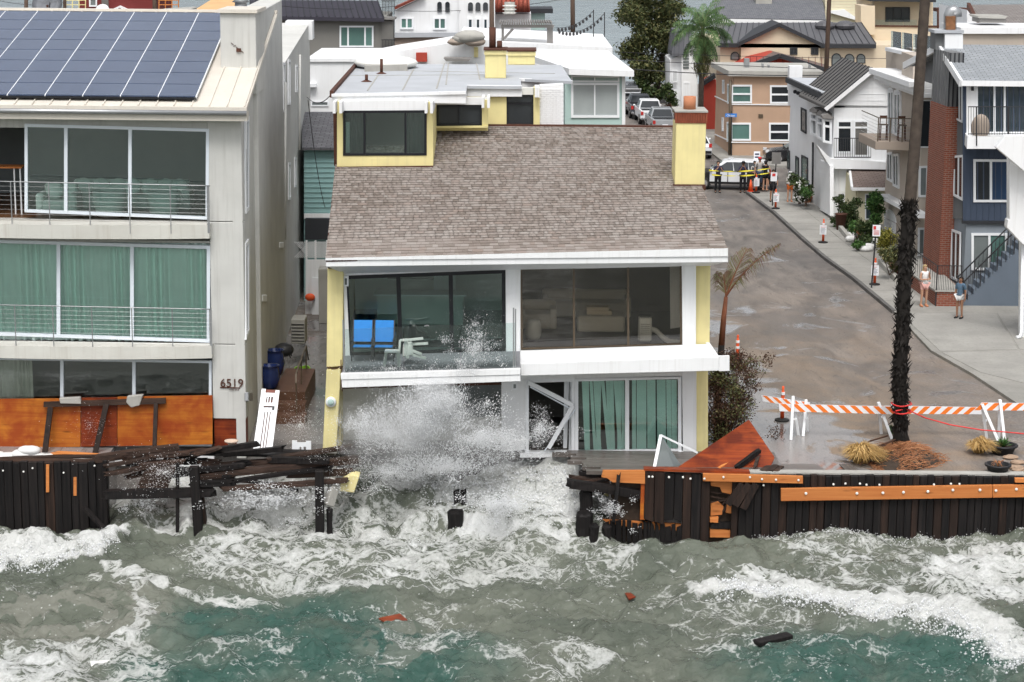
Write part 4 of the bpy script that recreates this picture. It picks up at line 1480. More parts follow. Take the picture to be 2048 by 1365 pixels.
# splintered orange lumber in the gap
gp = thing('splintered_lumber', 'splintered orange lumber filling the gap between the two black panels', 'timber', tuple(WF.P(1442, 1065)))
for q in ([(1421, 962), (1466, 964), (1466, 990), (1444, 985), (1440, 975), (1422, 972)], [(1422, 1008), (1436, 1003), (1447, 1014), (1444, 1030), (1421, 1032)], [(1420, 1036), (1437, 1035), (1436, 1046), (1420, 1045)], [(1420, 1058), (1464, 1061), (1463, 1076), (1420, 1075)], [(1455, 1005), (1466, 1000), (1466, 1028), (1452, 1026)]):
    MB().px(WF, q, .12, -.08 + random.uniform(-.06, .06)).build('splinter', 'new_timber', gp)
MB().px(WF, [(1421, 1047), (1466, 1045), (1466, 1058), (1421, 1058)], .15, -.1).build('sill', 'tar_wood', gp)
for a, b in (((1421, 985), (1466, 990)), ((1421, 993), (1466, 1002)), ((1421, 1005), (1466, 998)), ((1445, 1010), (1470, 975)), ((1435, 1040), (1452, 1012))):
    MB().bar(WF.P(*a, -.2), WF.P(*b, -.12), .04, .04).build('bar', 'tar_brown', gp)


def rough_bar(a, b, w_, h_, up=UP, jit=.06):
    """a weathered timber: bent, uneven along its length, with torn ends"""
    a = Vector(a); b = Vector(b); d = (b - a)
    L_ = d.length; d = d / L_
    sx = d.cross(Vector(up)).normalized(); sy = sx.cross(d)
    n = max(4, int(L_ / .35))
    m = MB(); vs = []; fs = []
    bend = random.uniform(-.03, .03) * min(L_, 3) / 3
    prof = [(-1, -1), (0, -1), (1, -1), (1, 0), (1, 1), (0, 1), (-1, 1), (-1, 0)]
    for i in range(n + 1):
        t_ = i / n
        c0 = lerp(a, b, t_) + sy * bend * 4 * t_ * (1 - t_)
        for p_, q_ in prof:
            e = d * (random.uniform(-.16, .05) * (1 if i == n else -1)) if i in (0, n) else Vector()
            vs.append(c0 + e + sx * (p_ * w_ / 2 * (1 + random.uniform(-jit, jit))) + sy * (q_ * h_ / 2 * (1 + random.uniform(-jit, jit))))
        if i:
            k = (i - 1) * 8
            fs += [(k + j, k + (j + 1) % 8, k + 8 + (j + 1) % 8, k + 8 + j) for j in range(8)]
    fs += [tuple(range(8))[::-1], tuple(range(n * 8, n * 8 + 8))]
    return m.add(vs, fs)


def timber(a, b, Ya, Yb, h, d, mat, label, name='broken_timber', cat='timber', group='broken timbers in the gap of the sea wall', up=UP):
    o = rough_bar(onY(*a, Ya), onY(*b, Yb), d, h, up).build(name, mat)
    return tag(o, label, cat, group)


RT = [((1135, 967), (1290, 990), 58.9, 59.4, .24, .3, 'tar_wood', 'lowest thick black beam poking left from the leaning panel'),
      ((1140, 956), (1290, 975), 59.5, 59.9, .14, .25, 'tar_brown', 'second black beam poking left above the lowest thick beam'),
      ((1158, 947), (1290, 962), 60.0, 60.3, .16, .25, 'tar_wood', 'uppermost black beam behind the orange waler'),
      ((1238, 946), (1226, 1052), 59.0, 58.8, .1, .1, 'tar_wood', 'slim slanting black post under the orange waler')]
for r in RT:
    timber(*r, up=(UP if r[0][1] - r[1][1] > -60 else Vector((0, -1, 0))))
LT = [((186, 919), (358, 896), 59.3, 60.2, .20, .30, 'tar_brown', 'broad grey brown board tilted up at its right end over the left debris'),
      ((204, 934), (417, 898), 59.0, 60.4, .07, .22, 'tar_brown', 'long thin board slanting up right across the debris heap'),
      ((205, 950), (330, 925), 58.9, 59.6, .09, .25, 'tar_brown', 'short slanting board below the broad grey brown board'),
      ((250, 957), (405, 905), 59.2, 60.6, .10, .20, 'tar_brown', 'steep slanting board crossing the debris heap'),
      ((204, 989), (430, 984), 58.95, 59.0, .24, .28, 'tar_wood', 'thick level black beam reaching from the whole sea wall'),
      ((-50, 921), (190, 913), 60.0, 60.0, .06, .25, 'tar_brown', 'thin dark board lying along the top of the left sea wall'),
      ((380, 955), (719, 919), 59.4, 60.0, .18, .30, 'tar_brown', 'long heavy brown beam rising to the right in the heap'),
      ((370, 906), (757, 915), 60.5, 60.6, .08, .30, 'tar_wood', 'long flat black board with a pointed right end at the top of the heap'),
      ((437, 978), (701, 960), 58.95, 59.3, .12, .24, 'tar_brown', 'lower long beam resting behind the tall black post'),
      ((462, 964), (668, 935), 59.2, 59.7, .10, .2, 'tar_wood', 'thin black beam midway up the heap'),
      ((572, 950), (708, 943), 59.8, 59.8, .20, .1, 'tar_brown', 'broad dull red brown board near the right end of the heap'),
      ((300, 938), (470, 953), 59.6, 59.5, .14, .3, 'tar_wood', 'black board dipping to the right in the middle of the heap'),
      ((400, 934), (560, 922), 60.0, 60.3, .12, .3, 'tar_brown', 'brown board lying level below the white gate'),
      ((380, 968), (470, 966), 59.05, 59.1, .14, .3, 'tar_wood', 'short black beam butting the thick broken post'),
      ((330, 916), (440, 925), 60.4, 60.2, .10, .3, 'tar_brown', 'short brown board below the plywood foot'),
      ((420, 902), (640, 908), 61.0, 61.0, .16, .3, 'tar_wood', 'black timber lying against the foot of the alley'),
      ((104, 906), (235, 915), 60.6, 60.6, .06, .3, 'new_timber', 'orange board lying on the white sandbags')]
for r in LT:
    timber(*r)
rr = random.Random(8)
for k in range(16):
    x0_ = rr.uniform(205, 600); L0 = rr.uniform(50, 190); y0_ = rr.uniform(905, 962) + (x0_ - 205) * .01
    sl_ = rr.gauss(-.08, .14)
    timber((x0_, y0_), (min(715, x0_ + L0), y0_ + sl_ * L0), rr.uniform(59.2, 60.6), rr.uniform(59.4, 60.8), rr.uniform(.08, .17), rr.uniform(.15, .3), rr.choice(('tar_brown', 'tar_brown', 'tar_wood')), 'dark broken plank in the tangled heap before the grey house', group='loose planks tangled in the debris heap')
for k in range(8):
    x0_ = rr.uniform(1136, 1260); L0 = rr.uniform(30, 70)
    timber((x0_, rr.uniform(945, 985)), (x0_ + L0, rr.uniform(950, 990)), rr.uniform(59.2, 60.2), rr.uniform(59.3, 60.4), rr.uniform(.04, .09), rr.uniform(.08, .2), rr.choice(('tar_brown', 'tar_wood')), 'small splintered timber among the black beams right of the gap', group='splintered timbers right of the gap')
for (xa, ya, xb, yb, Y, w_, d_, mt, lb) in ((355, 926, 355, 1040, 59.0, .1, .1, 'tar_wood', 'thin black post left of the thick broken post'), (388, 933, 398, 1046, 58.9, .27, .25, 'tar_wood', 'thick broken black post under the left debris heap'),
                                       (400, 985, 410, 1046, 59.2, .2, .2, 'tar_brown_z', 'rust brown stake beside the thick broken post'), (639, 941, 640, 1058, 58.9, .25, .25, 'tar_wood', 'tall square black post right of the debris heap')):
    tag(MB().bar(onY(xa, ya, Y), onY(xb, yb + 25, Y), w_, d_, Vector((0, -1, 0))).build('broken_post', mt, bevel=.015), lb, 'post', 'broken posts of the sea wall')
tag(MB().px(Fr((0, 59.3, 0), 0), [(271, 981), (335, 978), (352, 934), (292, 934)], .05).build('plywood_piece', 'tar_brown'), 'reddish plywood piece hanging under the left debris heap', 'plywood')
tag(MB().bar(onY(168, 1015, 59.0), onY(206, 1056, 58.7), .16, .08).build('loose_brace', 'tar_wood'), 'short black brace leaning at the end of the whole sea wall', 'timber')
tag(MB().px(Fr((0, 59.4, 0), 0), [(678, 966), (702, 950), (719, 953), (708, 986), (679, 983)], .5).build('wall_fragment', 'yellow_stucco', bevel=.02), 'broken yellow stucco fragment hanging at the right end of the heap', 'rubble')
tag(MB().bar(onY(672, 958, 59.4), onY(656, 1012, 59.2), .25, .3).build('concrete_chunk', 'concrete', bevel=.03), 'slanting grey concrete chunk beside the tall black post', 'rubble')
tag(MB().px(Fr((0, 60.4, 0), 0), [(1190, 984), (1225, 978), (1280, 990), (1280, 1002), (1230, 1000)], .5).build('wall_fragment', 'yellow_stucco', bevel=.03), 'pale yellow wall fragment lying in the foam behind the black beams', 'rubble')
PL = [((659, 1018), (659, 1075), .085, 58.9, 'slim round pile stub right of the tall black post'), ((1172, 982), (1172, 1040), .2, 59.2, 'round black pile below the end of the lowest beam'), ((1170, 1027), (1168, 1085), .26, 58.7, 'lower broad black pile in the foam under the round pile'),
      ((911, 1022), (911, 1065), .24, 59.3, 'low round black pile top standing in the foam'), ((913, 982), (914, 1020), .09, 60.1, 'left one of two thin stubs in the churning water'), ((927, 981), (926, 1020), .09, 60.1, 'right one of two thin stubs in the churning water'), ((1189, 1050), (1187, 1085), .14, 58.5, 'small black stub at the foot of the broad pile'), ((1214, 1052), (1212, 1085), .13, 58.6, 'small black stub right of the broad pile')]
for a, b, r, Y, lb in PL:
    pa, pb = onY(*a, Y), onY(*b, Y)
    n_ = 10
    m = MB().tube([pb - UP * .5, pb, lerp(pb, pa, .5), pa - UP * .04, pa + UP * .02], [r * 1.05, r * 1.05, r, r * 1.03, r * .8], n_)
    m.v = [(v[0] + random.uniform(-.02, .02), v[1] + random.uniform(-.02, .02), v[2] + random.uniform(-.03, .03)) for v in m.v]
    tag(m.build('pile_stub', 'tar_wood'), lb, 'pile', 'broken piles standing in the water')
# floating pieces
for q, Y, mt, lb in (([(757, 1221), (800, 1212), (815, 1224), (790, 1234), (770, 1228)], 50.8, 'plywood_red', 'red plywood scrap floating in the middle of the waves'), ([(1250, 1170), (1262, 1170), (1272, 1177), (1258, 1182)], 52.4, 'plywood_red', 'tiny red scrap floating below the broken panel'), ([(180, 1315), (219, 1313), (220, 1322), (182, 1325)], 47.8, 'plastic_white', 'white flat scrap floating in the creamy foam')):
    ps = [onZ(x, y, ZW + .16) for x, y in q]
    o = MB().prism(ps, (0, 0, .05)).build('floating_scrap', mt, bevel=.01)
    c_ = sum(ps, Vector()) / len(ps)
    o.location.z = sea_z(c_.x, c_.y) - .015 - (ZW + .16)
    tag(o, lb, 'debris')
pa, pb = onZ(1512, 1284, ZW + .2), onZ(1580, 1272, ZW + .2)
z_ = max(sea_z(*lerp(pa, pb, k_ / 6).xy) for k_ in range(7)) + .005
pa.z = z_ - .03; pb.z = z_ + .02
fb = MB().bar(pa, pb, .3, .12).build('floating_beam', 'tar_wood', bevel=.02)
tag(fb, 'black squared beam floating below the right breaker', 'timber')

# ------------------------------------------------------------------ deck in front of the doors, fallen sheet and door leaf
dk = thing('wooden_deck', 'wet grey brown plank deck in front of the green blinds', 'deck', tuple(onZ(1330, 930, 0)))
for i in range(11):
    ya = 59.55 + i * .22
    xl = 2.5 + random.uniform(-.3, .5) - i * .12
    MB().box((xl, ya, -.06), (8.0, ya + .212, .045 + random.uniform(0, .008))).build('deck_board', 'deck_boards', dk)
MB().box((2.9, 59.6, -.35), (8.0, 59.7, -.065)).build('joist', 'tar_brown', dk)
ps_ = [onY(1498, 842, 62.3), onY(1549, 917, 60.6), onY(1536, 946, 59.9), onY(1340, 948, 59.75)]
sheet = MB().prism(ps_, (0, .03, .03)).build('plywood_sheet', 'plywood_red')
tag(sheet, 'large red plywood sheet leaning up at the corner of the damaged house', 'plywood')
timber((1470, 938), (1518, 902), 59.9, 60.6, .14, .12, 'tar_wood', 'black timber lying on the large red plywood sheet')
timber((1430, 944), (1470, 915), 59.85, 60.7, .06, .1, 'new_timber', 'thin orange timber lying on the large red plywood sheet')
timber((1509, 938), (1517, 912), 59.8, 60.2, .06, .1, 'tar_brown', 'short upright brown stake at the right of the red plywood sheet')
for i, (a, b) in enumerate((((1524, 943), (1540, 932)), ((1538, 943), (1553, 931)), ((1549, 944), (1562, 932)))):
    timber(a, b, 59.5, 60.1, .05, .2, 'tar_brown', ('leftmost', 'middle', 'rightmost')[i] + ' of three small boards lying on the walkway behind the orange waler')
dl = thing('fallen_door', 'white framed glass door leaf fallen against the red plywood sheet', 'door', tuple(onY(1310, 938, 60)))
MB().bar(onY(1322, 871, 60.9), onY(1308, 940, 60.0), .09, .06).build('stile', 'white_frame', dl)
MB().bar(onY(1322, 871, 60.9), onY(1395, 906, 60.9), .05, .05).build('rail', 'white_frame', dl)
MB().prism([onY(1325, 875, 60.92), onY(1361, 930, 60.3), onY(1350, 940, 60.05), onY(1311, 940, 60.02)], (0, .01, 0)).build('pane', 'glass_grey', dl)
wk = MB().prism([onZ(1480, 947, .01), onZ(1660, 948, .01), onZ(1632, 930, .01), onZ(1545, 930, .01)], (0, 0, .03)).build('walkway', 'deck_boards')
tag(wk, kind='structure')

# ------------------------------------------------------------------ alley between the houses
al = thing('alley_steps', 'brown tiled landing and steps between the two beach houses', 'steps', tuple(onZ(590, 880, 0)))
for i, (z_, ya) in enumerate(((.75, 66.5), (.5, 65.8), (.25, 65.2))):
    x0_, x1_ = onY(548, 800, ya).x, onY(610, 800, ya).x
    MB().box((x0_, ya, 0), (x1_, ya + (.6 if i else 3.6), z_)).build('step', 'tile_brown', al)
rl = thing('hand_rail', 'thin brown metal handrail along the alley steps', 'railing', tuple(onZ(600, 860, 0)))
rpts = [onY(592, 768, 65.0), onY(592, 748, 65.3), onY(612, 692, 70), onY(617, 720, 73)]
for a, b in zip(rpts[:-1], rpts[1:]):
    MB().bar(a, b, .05, .05).build('rail', 'bronze_frame', rl)
for t_ in (0, .5, 1):
    a = lerp(rpts[1], rpts[2], t_)
    MB().bar(a, Vector((a.x, a.y, .3)), .04, .04).build('post', 'bronze_frame', rl)
for x, y, h, Y, lb in ((540, 780, .75, 67.0, 'near dark blue glazed barrel pot beside the grey side wall'), (550, 757, .85, 69.0, 'far dark blue glazed barrel pot in the alley')):
    p = onY(x, y, Y)
    tag(MB().lathe((p.x, p.y, .75), [(.2, 0), (.27, .1), (.34, h * .5), (.3, h * .85), (.29, h), (.33, h + .03), (.25, h + .02), (.24, h * .6)], 18).build('barrel_pot', 'blue_glaze', smooth=True), lb, 'pot', 'blue pots in the alley')
p = onY(568, 700, 72)
gr = thing('barbecue', 'black kettle barbecue stand in the dark alley', 'barbecue', (p.x, p.y, .75))
MB().ball((p.x, p.y, p.z), .35, 14, 8, (1, 1, .7)).build('bowl', 'dark_metal', gr, True)
for dx, dy in ((-.25, -.2), (.25, -.2), (-.25, .2), (.25, .2)):
    MB().bar((p.x + dx, p.y + dy, .75), (p.x + dx * .6, p.y + dy * .6, p.z), .03, .03).build('leg', 'dark_metal', gr)
p = onY(598, 700, 74)
ac = thing('air_conditioner', 'grey outdoor air conditioner unit in the alley', 'air conditioner', (p.x, p.y, .75))
MB().box((p.x - .28, p.y, .8), (p.x + .22, p.y + .9, 1.7)).build('case', 'concrete', ac, bevel=.02)
for k in range(6):
    MB().box((p.x - .26, p.y - .02, .9 + k * .12), (p.x + .2, p.y - .005, .93 + k * .12)).build('louvre', 'dark_metal', ac)
hs_ = []
for k in range(160):
    t_ = k / 160
    hs_.append(onY(604, 735, 70.5) + Vector((.35 * math.cos(k * .35) * (1 - .3 * t_), .5 * math.sin(k * .35), -.2 + .15 * t_ + .03 * math.sin(k))))
hh = MB().tube(hs_, .02, 5).build('garden_hose', 'hose_green', smooth=True)
tag(hh, 'lime green garden hose coiled on the alley tiles', 'hose')
# fence and gate at the end of the alley
vf = thing('vinyl_fence', 'white vinyl fence with lattice top closing the alley', 'fence', tuple(onZ(632, 655, 0)))
f = Fr((0, 84, 0), 0)
MB().rect(f, 611, 520, 662, 650, .08).build('panel', 'white_paint', vf)
for x in (611, 629, 652):
    MB().rect(f, x, 482, x + 3.5, 650, .14, .03).build('post', 'white_paint', vf)
la = MB()
for i in range(-6, 14):
    la.bar(f.P(612 + i * 4, 484, -.02), f.P(612 + i * 4 + 32, 516, -.02), .02, .03, f.n)
    la.bar(f.P(612 + i * 4 + 32, 484, -.03), f.P(612 + i * 4, 516, -.03), .02, .03, f.n)
la.build('lattice', 'white_paint', vf)
gt = MB().rect(f, 624, 556, 651, 648, .07, .12).build('gate', 'white_frame', vf)
MB().rect(f, 627, 595, 630, 603, .05, .18).build('handle', 'steel', gt)
tag(MB().ball(f.P(620, 595, .3), .16, 12, 8, (1.3, .8, 1)).build('buoy', 'orange_plastic', smooth=True), 'small red float hanging beside the white vinyl gate', 'buoy')
p = f.P(650, 620, 2)
tag(MB().box((p.x - .25, p.y, 0), (p.x + .4, p.y + .8, 2.2)).build('utility_cabinet', 'concrete', bevel=.02), 'grey utility cabinet beside the yellow pillar in the alley', 'cabinet')
# white slatted gate panels torn loose
wg = thing('slatted_gate', 'tall white slatted gate leaf leaning at the mouth of the alley', 'gate', tuple(onY(525, 905, 61)))
A, B, Cq, D = onY(523, 781, 61.9), onY(559, 783, 61.9), onY(544, 903, 60.9), onY(505, 907, 60.9)


def gq(s, t):
    return lerp(lerp(A, B, s), lerp(D, Cq, s), t)
nrm = Vector((0, .06, 0))
for s0, s1, t0, t1, nm in ((0, .23, -.02, 1, 'stile'), (.77, 1, -.01, 1, 'stile'), (.23, .77, .04, .1, 'rail'), (.23, .77, .2, .25, 'rail'), (.23, .77, .28, .34, 'rail'), (.23, .33, .34, 1, 'slat'), (.38, .48, .34, 1, 'slat'), (.53, .62, .34, 1, 'slat'), (.67, .77, .34, 1, 'slat'), (.23, .33, .1, .2, 'slat'), (.39, .45, .1, .2, 'slat'), (.53, .59, .1, .2, 'slat'), (.69, .77, .1, .2, 'slat')):
    MB().prism([gq(s0, t0), gq(s1, t0), gq(s1, t1), gq(s0, t1)], nrm).build(nm, 'white_frame', wg)
MB().prism([gq(.2, 0) + nrm * 2, gq(.8, 0) + nrm * 2, gq(.8, 1) + nrm * 2, gq(.2, 1) + nrm * 2], (0, .02, 0)).build('backing', 'plywood_red', wg)
MB().prism([gq(.72, .25) - nrm * .5, gq(.84, .25) - nrm * .5, gq(.84, .31) - nrm * .5, gq(.72, .31) - nrm * .5], (0, .03, 0)).build('latch', 'dark_metal', wg)
wg2 = thing('slatted_gate', 'low white gate top showing behind the debris at the alley mouth', 'gate', tuple(onY(603, 905, 61.2)))
f = Fr((0, 61.3, 0), 0)
for q, nm in (((584, 882, 594, 910), 'stile'), ((612, 883, 622, 910), 'stile'), ((594, 886, 612, 894), 'rail'), ((594, 894, 599, 910), 'slat'), ((603, 894, 607, 910), 'slat')):
    MB().rect(f, *q, .06, 0 if nm != 'rail' else -.005).build(nm, 'white_frame', wg2)
p = onY(463, 905, 61.2)
bb = MB().lathe((p.x, p.y, p.z), [(.16, 0), (.09, .05), (.08, .22), (.12, .28), (.2, .33), (.21, .37), (.15, .36)], 16).build('bird_bath', 'pale_clay', smooth=True)
tag(bb, 'small cream pedestal bird bath before the red plywood at the pier', 'bird bath')
# sandbags along the left house


def bag(p, sx, sy, sz, rz, label, group, seed):
    random.seed(seed)
    m = MB().ball((0, 0, 0), 1, 14, 8, (1, 1, 1), .05)
    M = Matrix.Translation(p) @ Matrix.Rotation(rz, 4, 'Z') @ Matrix.Diagonal((sx, sy, sz, 1))
    m.v = [(math.copysign(abs(a) ** .7, a), math.copysign(abs(b) ** .8, b), c) for a, b, c in m.v]
    m.xform(M)
    return tag(m.build('sandbag', 'sandbag', smooth=True), label, 'sandbag', group)


for i, (x, y) in enumerate(((-10, 912), (18, 914), (45, 908), (70, 914), (98, 917), (122, 919), (150, 918), (58, 901), (172, 917))):
    p = onY(x, y, 60.7)
    bag(p, .34, .24, .13, random.uniform(-.3, .3), (('first', 'second', 'third', 'fourth', 'fifth', 'sixth', 'seventh')[i] + ' white sandbag from the left below the orange plywood') if i < 7 else ('white sandbag lying on top of the row below the plywood', 'last white sandbag at the right end below the plywood')[i - 7], 'sandbags along the grey house', i)
random.seed(21)

# ================================================================== houses along the street
def rows_mat(name, c1, c2, sc=(1.0, 1.0, 1.0), bw=.45, rh=.2, rot=(0, 0, 0), mortar=.02, mc=None, rough=.85):
    """far courses of shingles, tiles or bricks"""
    t = NT(name)
    tc = t.n('ShaderNodeTexCoord')
    sp = t.n('ShaderNodeSeparateXYZ')
    t.l(tc.outputs['Object'], sp.inputs[0])
    cb = t.n('ShaderNodeCombineXYZ')
    t.l(t.math('ADD', sp.outputs['X'], sp.outputs['Y']) if rot == 1 else sp.outputs['X'], cb.inputs[0])
    t.l(sp.outputs['Z'] if sc[1] == 0 else t.math('MULTIPLY', sp.outputs['Y'], sc[1]), cb.inputs[1])
    b = t.n('ShaderNodeTexBrick')
    b.inputs['Color1'].default_value = (*c1, 1)
    b.inputs['Color2'].default_value = (*c2, 1)
    b.inputs['Mortar'].default_value = (*(mc or tuple(x * .45 for x in c1)), 1)
    b.inputs['Scale'].default_value = 1
    b.inputs['Mortar Size'].default_value = mortar
    b.inputs['Brick Width'].default_value = bw
    b.inputs['Row Height'].default_value = rh
    t.l(cb.outputs[0], b.inputs['Vector'])
    v = t.coord()
    c = t.mix(t.math('MULTIPLY', t.noise(v, 1.5, 5), .5), b.outputs['Color'], tuple(x * .7 for x in c1))
    t.bsdf(c, rough, .25, 0, t.math('MULTIPLY', b.outputs['Fac'], -1.0), .5, .02)


rows_mat('shingle_grey', (.27, .29, .31), (.36, .38, .40), bw=.4, rh=.16)
rows_mat('shingle_dark', (.10, .10, .11), (.15, .15, .16), bw=.4, rh=.2)
rows_mat('shingle_slate', (.13, .135, .15), (.19, .195, .21), bw=.4, rh=.22)
rows_mat('shingle_brown_grey', (.20, .18, .17), (.27, .25, .24), bw=.4, rh=.18)
rows_mat('shingle_brown', (.17, .13, .115), (.23, .18, .16), bw=.4, rh=.2)
rows_mat('clay_tile', (.30, .075, .05), (.42, .13, .09), bw=.25, rh=.4, mortar=.05)
rows_mat('brickwork', (.22, .06, .035), (.30, .085, .05), sc=(1, 0, 1), bw=.26, rh=.09, rot=1, mortar=.012, mc=(.3, .24, .2))
rows_mat('brick_pale', (.34, .25, .20), (.42, .32, .26), sc=(1, 0, 1), bw=.3, rh=.1, rot=1, mortar=.012, mc=(.4, .36, .32))
plain('beige_wall', (.47, .41, .35), .85, .08, .8, .25, 40, streak=.15, dirt=(.3, .26, .22))
plain('beige_slab', (.36, .30, .25), .85, .08, .8, .25, 40)
plain('tan_wall', (.46, .31, .215), .85, .08, .6, .2, 40, streak=.15, dirt=(.33, .22, .16))
plain('cream_wall', (.64, .54, .40), .85, .06, .6, .2, 40)
plain('pale_yellow', (.66, .62, .45), .85, .05, .8, .1, 40)
plain('blue_siding', (.055, .075, .115), .7, .1, .8, .1, 40)
plain('bluegrey_stucco', (.22, .25, .28), .85, .08, .8, .25, 40, streak=.2, dirt=(.14, .15, .16))
plain('grey_batten', (.16, .165, .17), .8, .12, 1.2, .15, 40)
plain('taupe_wall', (.19, .185, .17), .85, .06, .8, .2, 40)
plain('red_siding', (.40, .055, .035), .8, .1, .8, .1, 40)
plain('dark_red_wall', (.17, .03, .028), .85, .12, .8, .2, 40)
plain('charcoal_trim', (.028, .03, .035), .6, .1, 1, .05, 40)
plain('dark_roof_metal', (.10, .10, .108), .5, .08, .6, .05, 40)
plain('roof_metal_violet', (.035, .033, .045), .5, .1, .6, .05, 40)
plain('stair_blue', (.13, .16, .20), .7, .1, 1, .1, 40)
plain('timber_grey', (.22, .21, .20), .85, .1, 3, .1, 40)


def mass(root, xc, yb, xf, xr, yt, mat, name='wall', L=None, yaw=0.0):
    """walls of a house from its near street corner: front to the right, side back along the street"""
    P0 = onZ(xc, yb, .1)
    if L is None:
        L = 1.0
        while L < 60:
            q = to_px(np.array([tuple(P0 + DS * L)]))[0][0]
            if q <= xf:
                break
            L += .25
    f = Fr(P0, yaw)
    s = SFr(P0)
    R = f.P(xr, yb)
    z = onY(xc, yt, P0.y).z
    o = MB().prism([P0, Vector((R.x, R.y, .1)), Vector((R.x, R.y, .1)) + DS * L, P0 + DS * L], (0, 0, z)).build(name, mat, root)
    return f, s, P0, R, z, L


def house(label, x, y, name='house', cat='house'):
    return thing(name, label, cat, tuple(onZ(x, y, .1)))


# ---- blue-grey house with the brick chimney
h = house('blue grey house with red brick chimney and outside stair by the driveway', 1925, 598)
f, s, P0, R, z, L = mass(h, 1925, 598, 1880, 2300, 165, 'bluegrey_stucco', L=4.8)
bw_ = MB().px(f, [(1926, 165), (2300, 165), (2300, 446), (1926, 444)], .05, .05).build('siding', 'blue_siding', h)
for i in range(14):
    x = 1930 + i * 12
    MB().px(f, [(x, 166), (x + 2.2, 166), (x + 2.2, 443), (x, 443)], .03, .085).build('batten', 'blue_siding', h)
MB().px(f, [(1924, 442), (2300, 444), (2300, 450), (1924, 448)], .1, .12).build('drip_board', 'charcoal_trim', h)
# side strip between corner and chimney
MB().px(s, [(1899, 170), (1924, 160), (1924, 440), (1899, 430)], .05, .05).build('siding', 'grey_batten', h)
for i in range(6):
    x = 1902 + i * 4
    MB().px(s, [(x, 170), (x + 1.2, 170), (x + 1.2, 438), (x, 437)], .04, .085).build('batten', 'grey_batten', h)
win(s, [(1912, 172), (1923, 168), (1923, 246), (1912, 240)], h, 'white_frame', 'glass_dark', .08, .06, .13, dv=[.5])
win(s, [(1907, 312), (1925, 310), (1924, 402), (1906, 392)], h, 'white_frame', 'glass_dark', .10, .06, .13, dv=[.5])
win(s, [(1902, 458), (1920, 465), (1918, 566), (1900, 556)], h, 'white_frame', 'glass_dark', .10, .06, .10, dv=[.5], name='sliding_door')
win(f, [(1947, 319), (2060, 320), (2060, 405), (1947, 405)], h, 'white_frame', ['glass_dark', 'glass_deep'], .1, .08, .12, dv=[.31])
win(f, [(1943, 467), (2015, 467), (2015, 541), (1943, 541)], h, 'white_frame', ['glass_grey', 'glass_green'], .1, .08, .07, dv=[.5])
# upper loggia and balcony
MB().px(f, [(1933, 166), (1952, 166), (1952, 272), (1933, 272)], .1, .12).build('loggia_wall', 'white_paint', h)
win(f, [(1952, 168), (2080, 168), (2080, 268), (1952, 268)], h, 'white_frame', 'glass_blue', .08, .1, .12, dv=[.29, .45], name='sliding_door')
bs = Fr(f.W(0, -1.6, 0), 0)
bz = bs.Z(1990, 272)
bal2 = MB().prism([bs.P(1935, 274), bs.P(2300, 274), f.P(2300, 268), f.P(1930, 266)], (0, 0, -.5)).build('balcony', 'white_paint', h)
rail = MB()
rail.bar(bs.P(1936, 214), bs.P(2300, 214), .04, .04)
rail.bar(bs.P(1936, 268), bs.P(2300, 268), .03, .03)
rail.build('railing', 'dark_metal', bal2)
for i in range(24):
    x = 1937 + i * 5.2
    MB().bar(bs.P(x, 214), bs.P(x, 270), .018, .018).build('baluster', 'dark_metal', bal2)
for x in (1953, 2017):
    MB().bar(bs.P(x, 214), bs.P(x, 292), .05, .05).build('post', 'dark_metal', bal2)
MB().ball(bs.P(1961, 255, -.6), .5, 12, 8, (.8, .7, 1.1)).build('covered_grill', 'beige_slab', bal2, True)
MB().px(f, [(1943, 170), (1948, 170), (1948, 182), (1943, 182)], .12, .2).build('wall_lamp', 'dark_metal', h)
# roof: ridge across the front, gable towards the street
ez = f.Z(1990, 157)
E0 = f.P(1922, 161, .5)
ap = SFr(P0 + DS * 4.8)
A = onY(1877, 89, P0.y + 4.8)
E1 = Vector((E0.x + 16, E0.y, E0.z)); A1 = Vector((A.x + 16, A.y, A.z))
Bk = Vector((E0.x - .5, A.y + 5.0, E0.z))
rr = MB().prism([E0, E1, A1, A], (0, 0, -.15)).build('roof', 'shingle_grey', h)
MB().prism([A, A1, Vector((E1.x, Bk.y, Bk.z)), Bk], (0, 0, -.15)).build('roof_slope', 'shingle_grey', rr)
MB().bar(E0 - UP * .12, A - UP * .12, .12, .3).build('barge_board', 'white_paint', rr)
MB().bar(A - UP * .12, Bk - UP * .12, .12, .3).build('barge_board', 'white_paint', rr)
MB().bar(E0 - UP * .12 - Vector((0, .05, 0)), E1 - UP * .12 - Vector((0, .05, 0)), .1, .22).build('gutter', 'white_paint', rr)
MB().prism([Vector((P0.x + .1, P0.y, z - .6)), Vector((P0.x + .1, P0.y, z)), Vector((A.x + .5, A.y, A.z - .3)), Vector((Bk.x + .6, Bk.y - .5, z)), Vector((Bk.x + .6, Bk.y - .5, z - .6))], (.2, 0, 0)).build('gable_wall', 'grey_batten', h)
